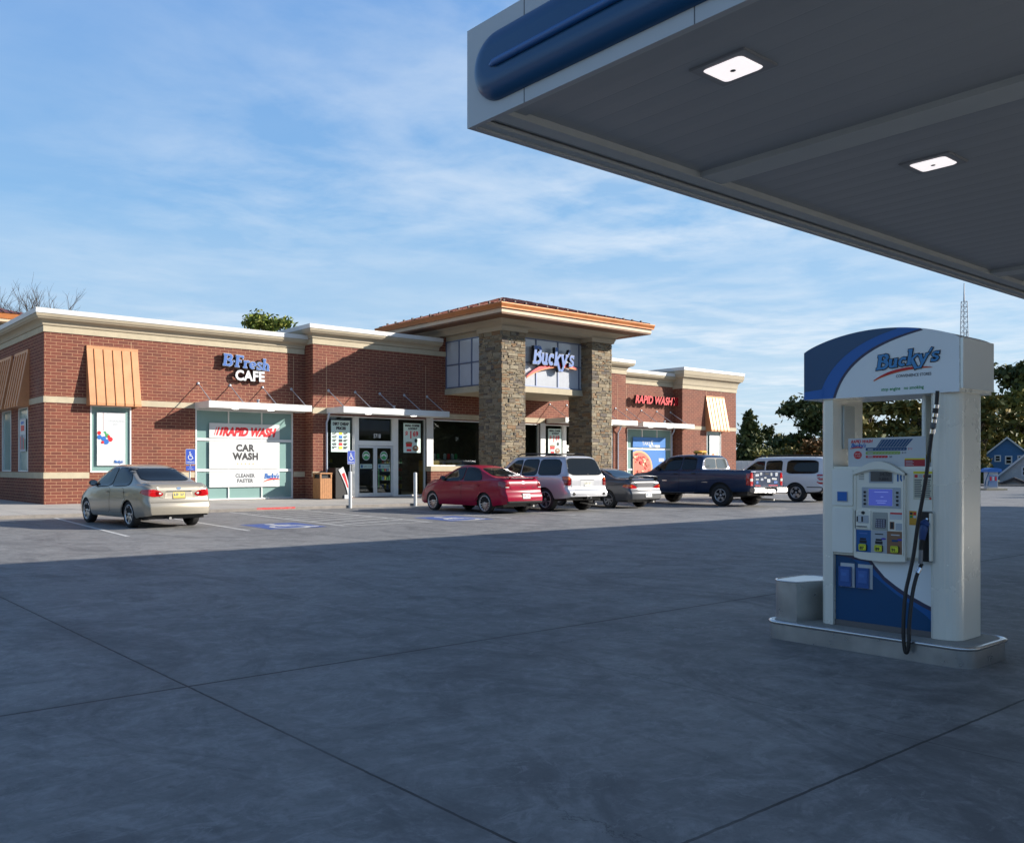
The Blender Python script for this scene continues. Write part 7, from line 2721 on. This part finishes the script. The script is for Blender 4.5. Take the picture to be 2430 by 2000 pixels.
fr = frame((x_ - Rv[0] * 1.9, y_ - Rv[1] * 1.9, 0), Rv, (0, 0, 1))
b = MB()
fbox(b, fr, 0, 4.2, .7, 2.0, -2, 0, WHITEMETAL)
for k in range(9):
    fbox(b, fr, .2 + k * .46, .23 + k * .46, .75, 1.95, 0, .02, LGREY)
b.build('box_body', tl)
for u in (1.5, 2.4):
    b = MB()
    b.lathe([(0, 0), (.32, 0), (.34, .05), (.34, .18), (.30, .22), (0, .22)], fr(u, .34, -.25), (-Rv[1] * -1, Rv[0] * -1, 0), BLACKR, 18)
    b.build('wheel', tl)

# grass verge and the street beyond
GRASS = mat('grass', (0.06, .075, .025), .95, var=.4, vscale=1.5, bump=.6, bscale=12)
b = MB()
c, s_ = math.cos(HEAD), math.sin(HEAD)
gp = lambda px, Z: (*at(px, HYP, Z)[:2], .05)
b.add([gp(1650, 75), gp(2900, 62), gp(2900, 64.5), gp(1650, 77.5)], [(0, 1, 2, 3)], GRASS)
b.add([gp(1500, 84), gp(2900, 84), gp(2900, 600), gp(1500, 600)], [(0, 1, 2, 3)], GRASS)
struct(b.build('grass_verge'))
b = MB()
kb_ = [gp(1650, 74.8), gp(2900, 61.8)]
b.box(0, .01, 0, .01, -.2, -.19, GAP) if False else None
a_, d_ = Vector(kb_[0]), Vector(kb_[1])
b.add([(a_.x, a_.y, 0), (d_.x, d_.y, 0), (d_.x, d_.y, .14), (a_.x, a_.y, .14)], [(0, 1, 2, 3)], mat('kerb_face', (0.2, .2, .2), .8))
a2, d2 = Vector(gp(1650, 75.1)), Vector(gp(2900, 62.1))
b.add([(a_.x, a_.y, .14), (d_.x, d_.y, .14), (d2.x, d2.y, .14), (a2.x, a2.y, .14)], [(0, 1, 2, 3)], CASTSTONE)
struct(b.build('kerb'))


# unseen wood added outside the view to darken reflections and cut low sky light
v_all, f_all, o_ = [], [], 0
rr = np.random.default_rng(99)
blobs = []
for k in range(150):
    a = HEAD + R(50) + (2 * math.pi - R(105)) * k / 149
    d = rr.uniform(70, 95)
    hgt = rr.uniform(7, 13)
    for z in (.3, .65):
        blobs.append((d * math.cos(a), d * math.sin(a), hgt * z, 5.0, 5.0, hgt * .38))
v, f = leaf_cloud(42000, blobs, 1.5, 100)
m = MB()
m.v = [tuple(p) for p in v]
m.f = [tuple(int(i) for i in q) for q in f]
m.m = [0] * len(m.f)
m.sm = [False] * len(m.f)
m.mats = [LEAF_OLIVE]
o = m.build('added_woods')
o['kind'] = 'stuff'
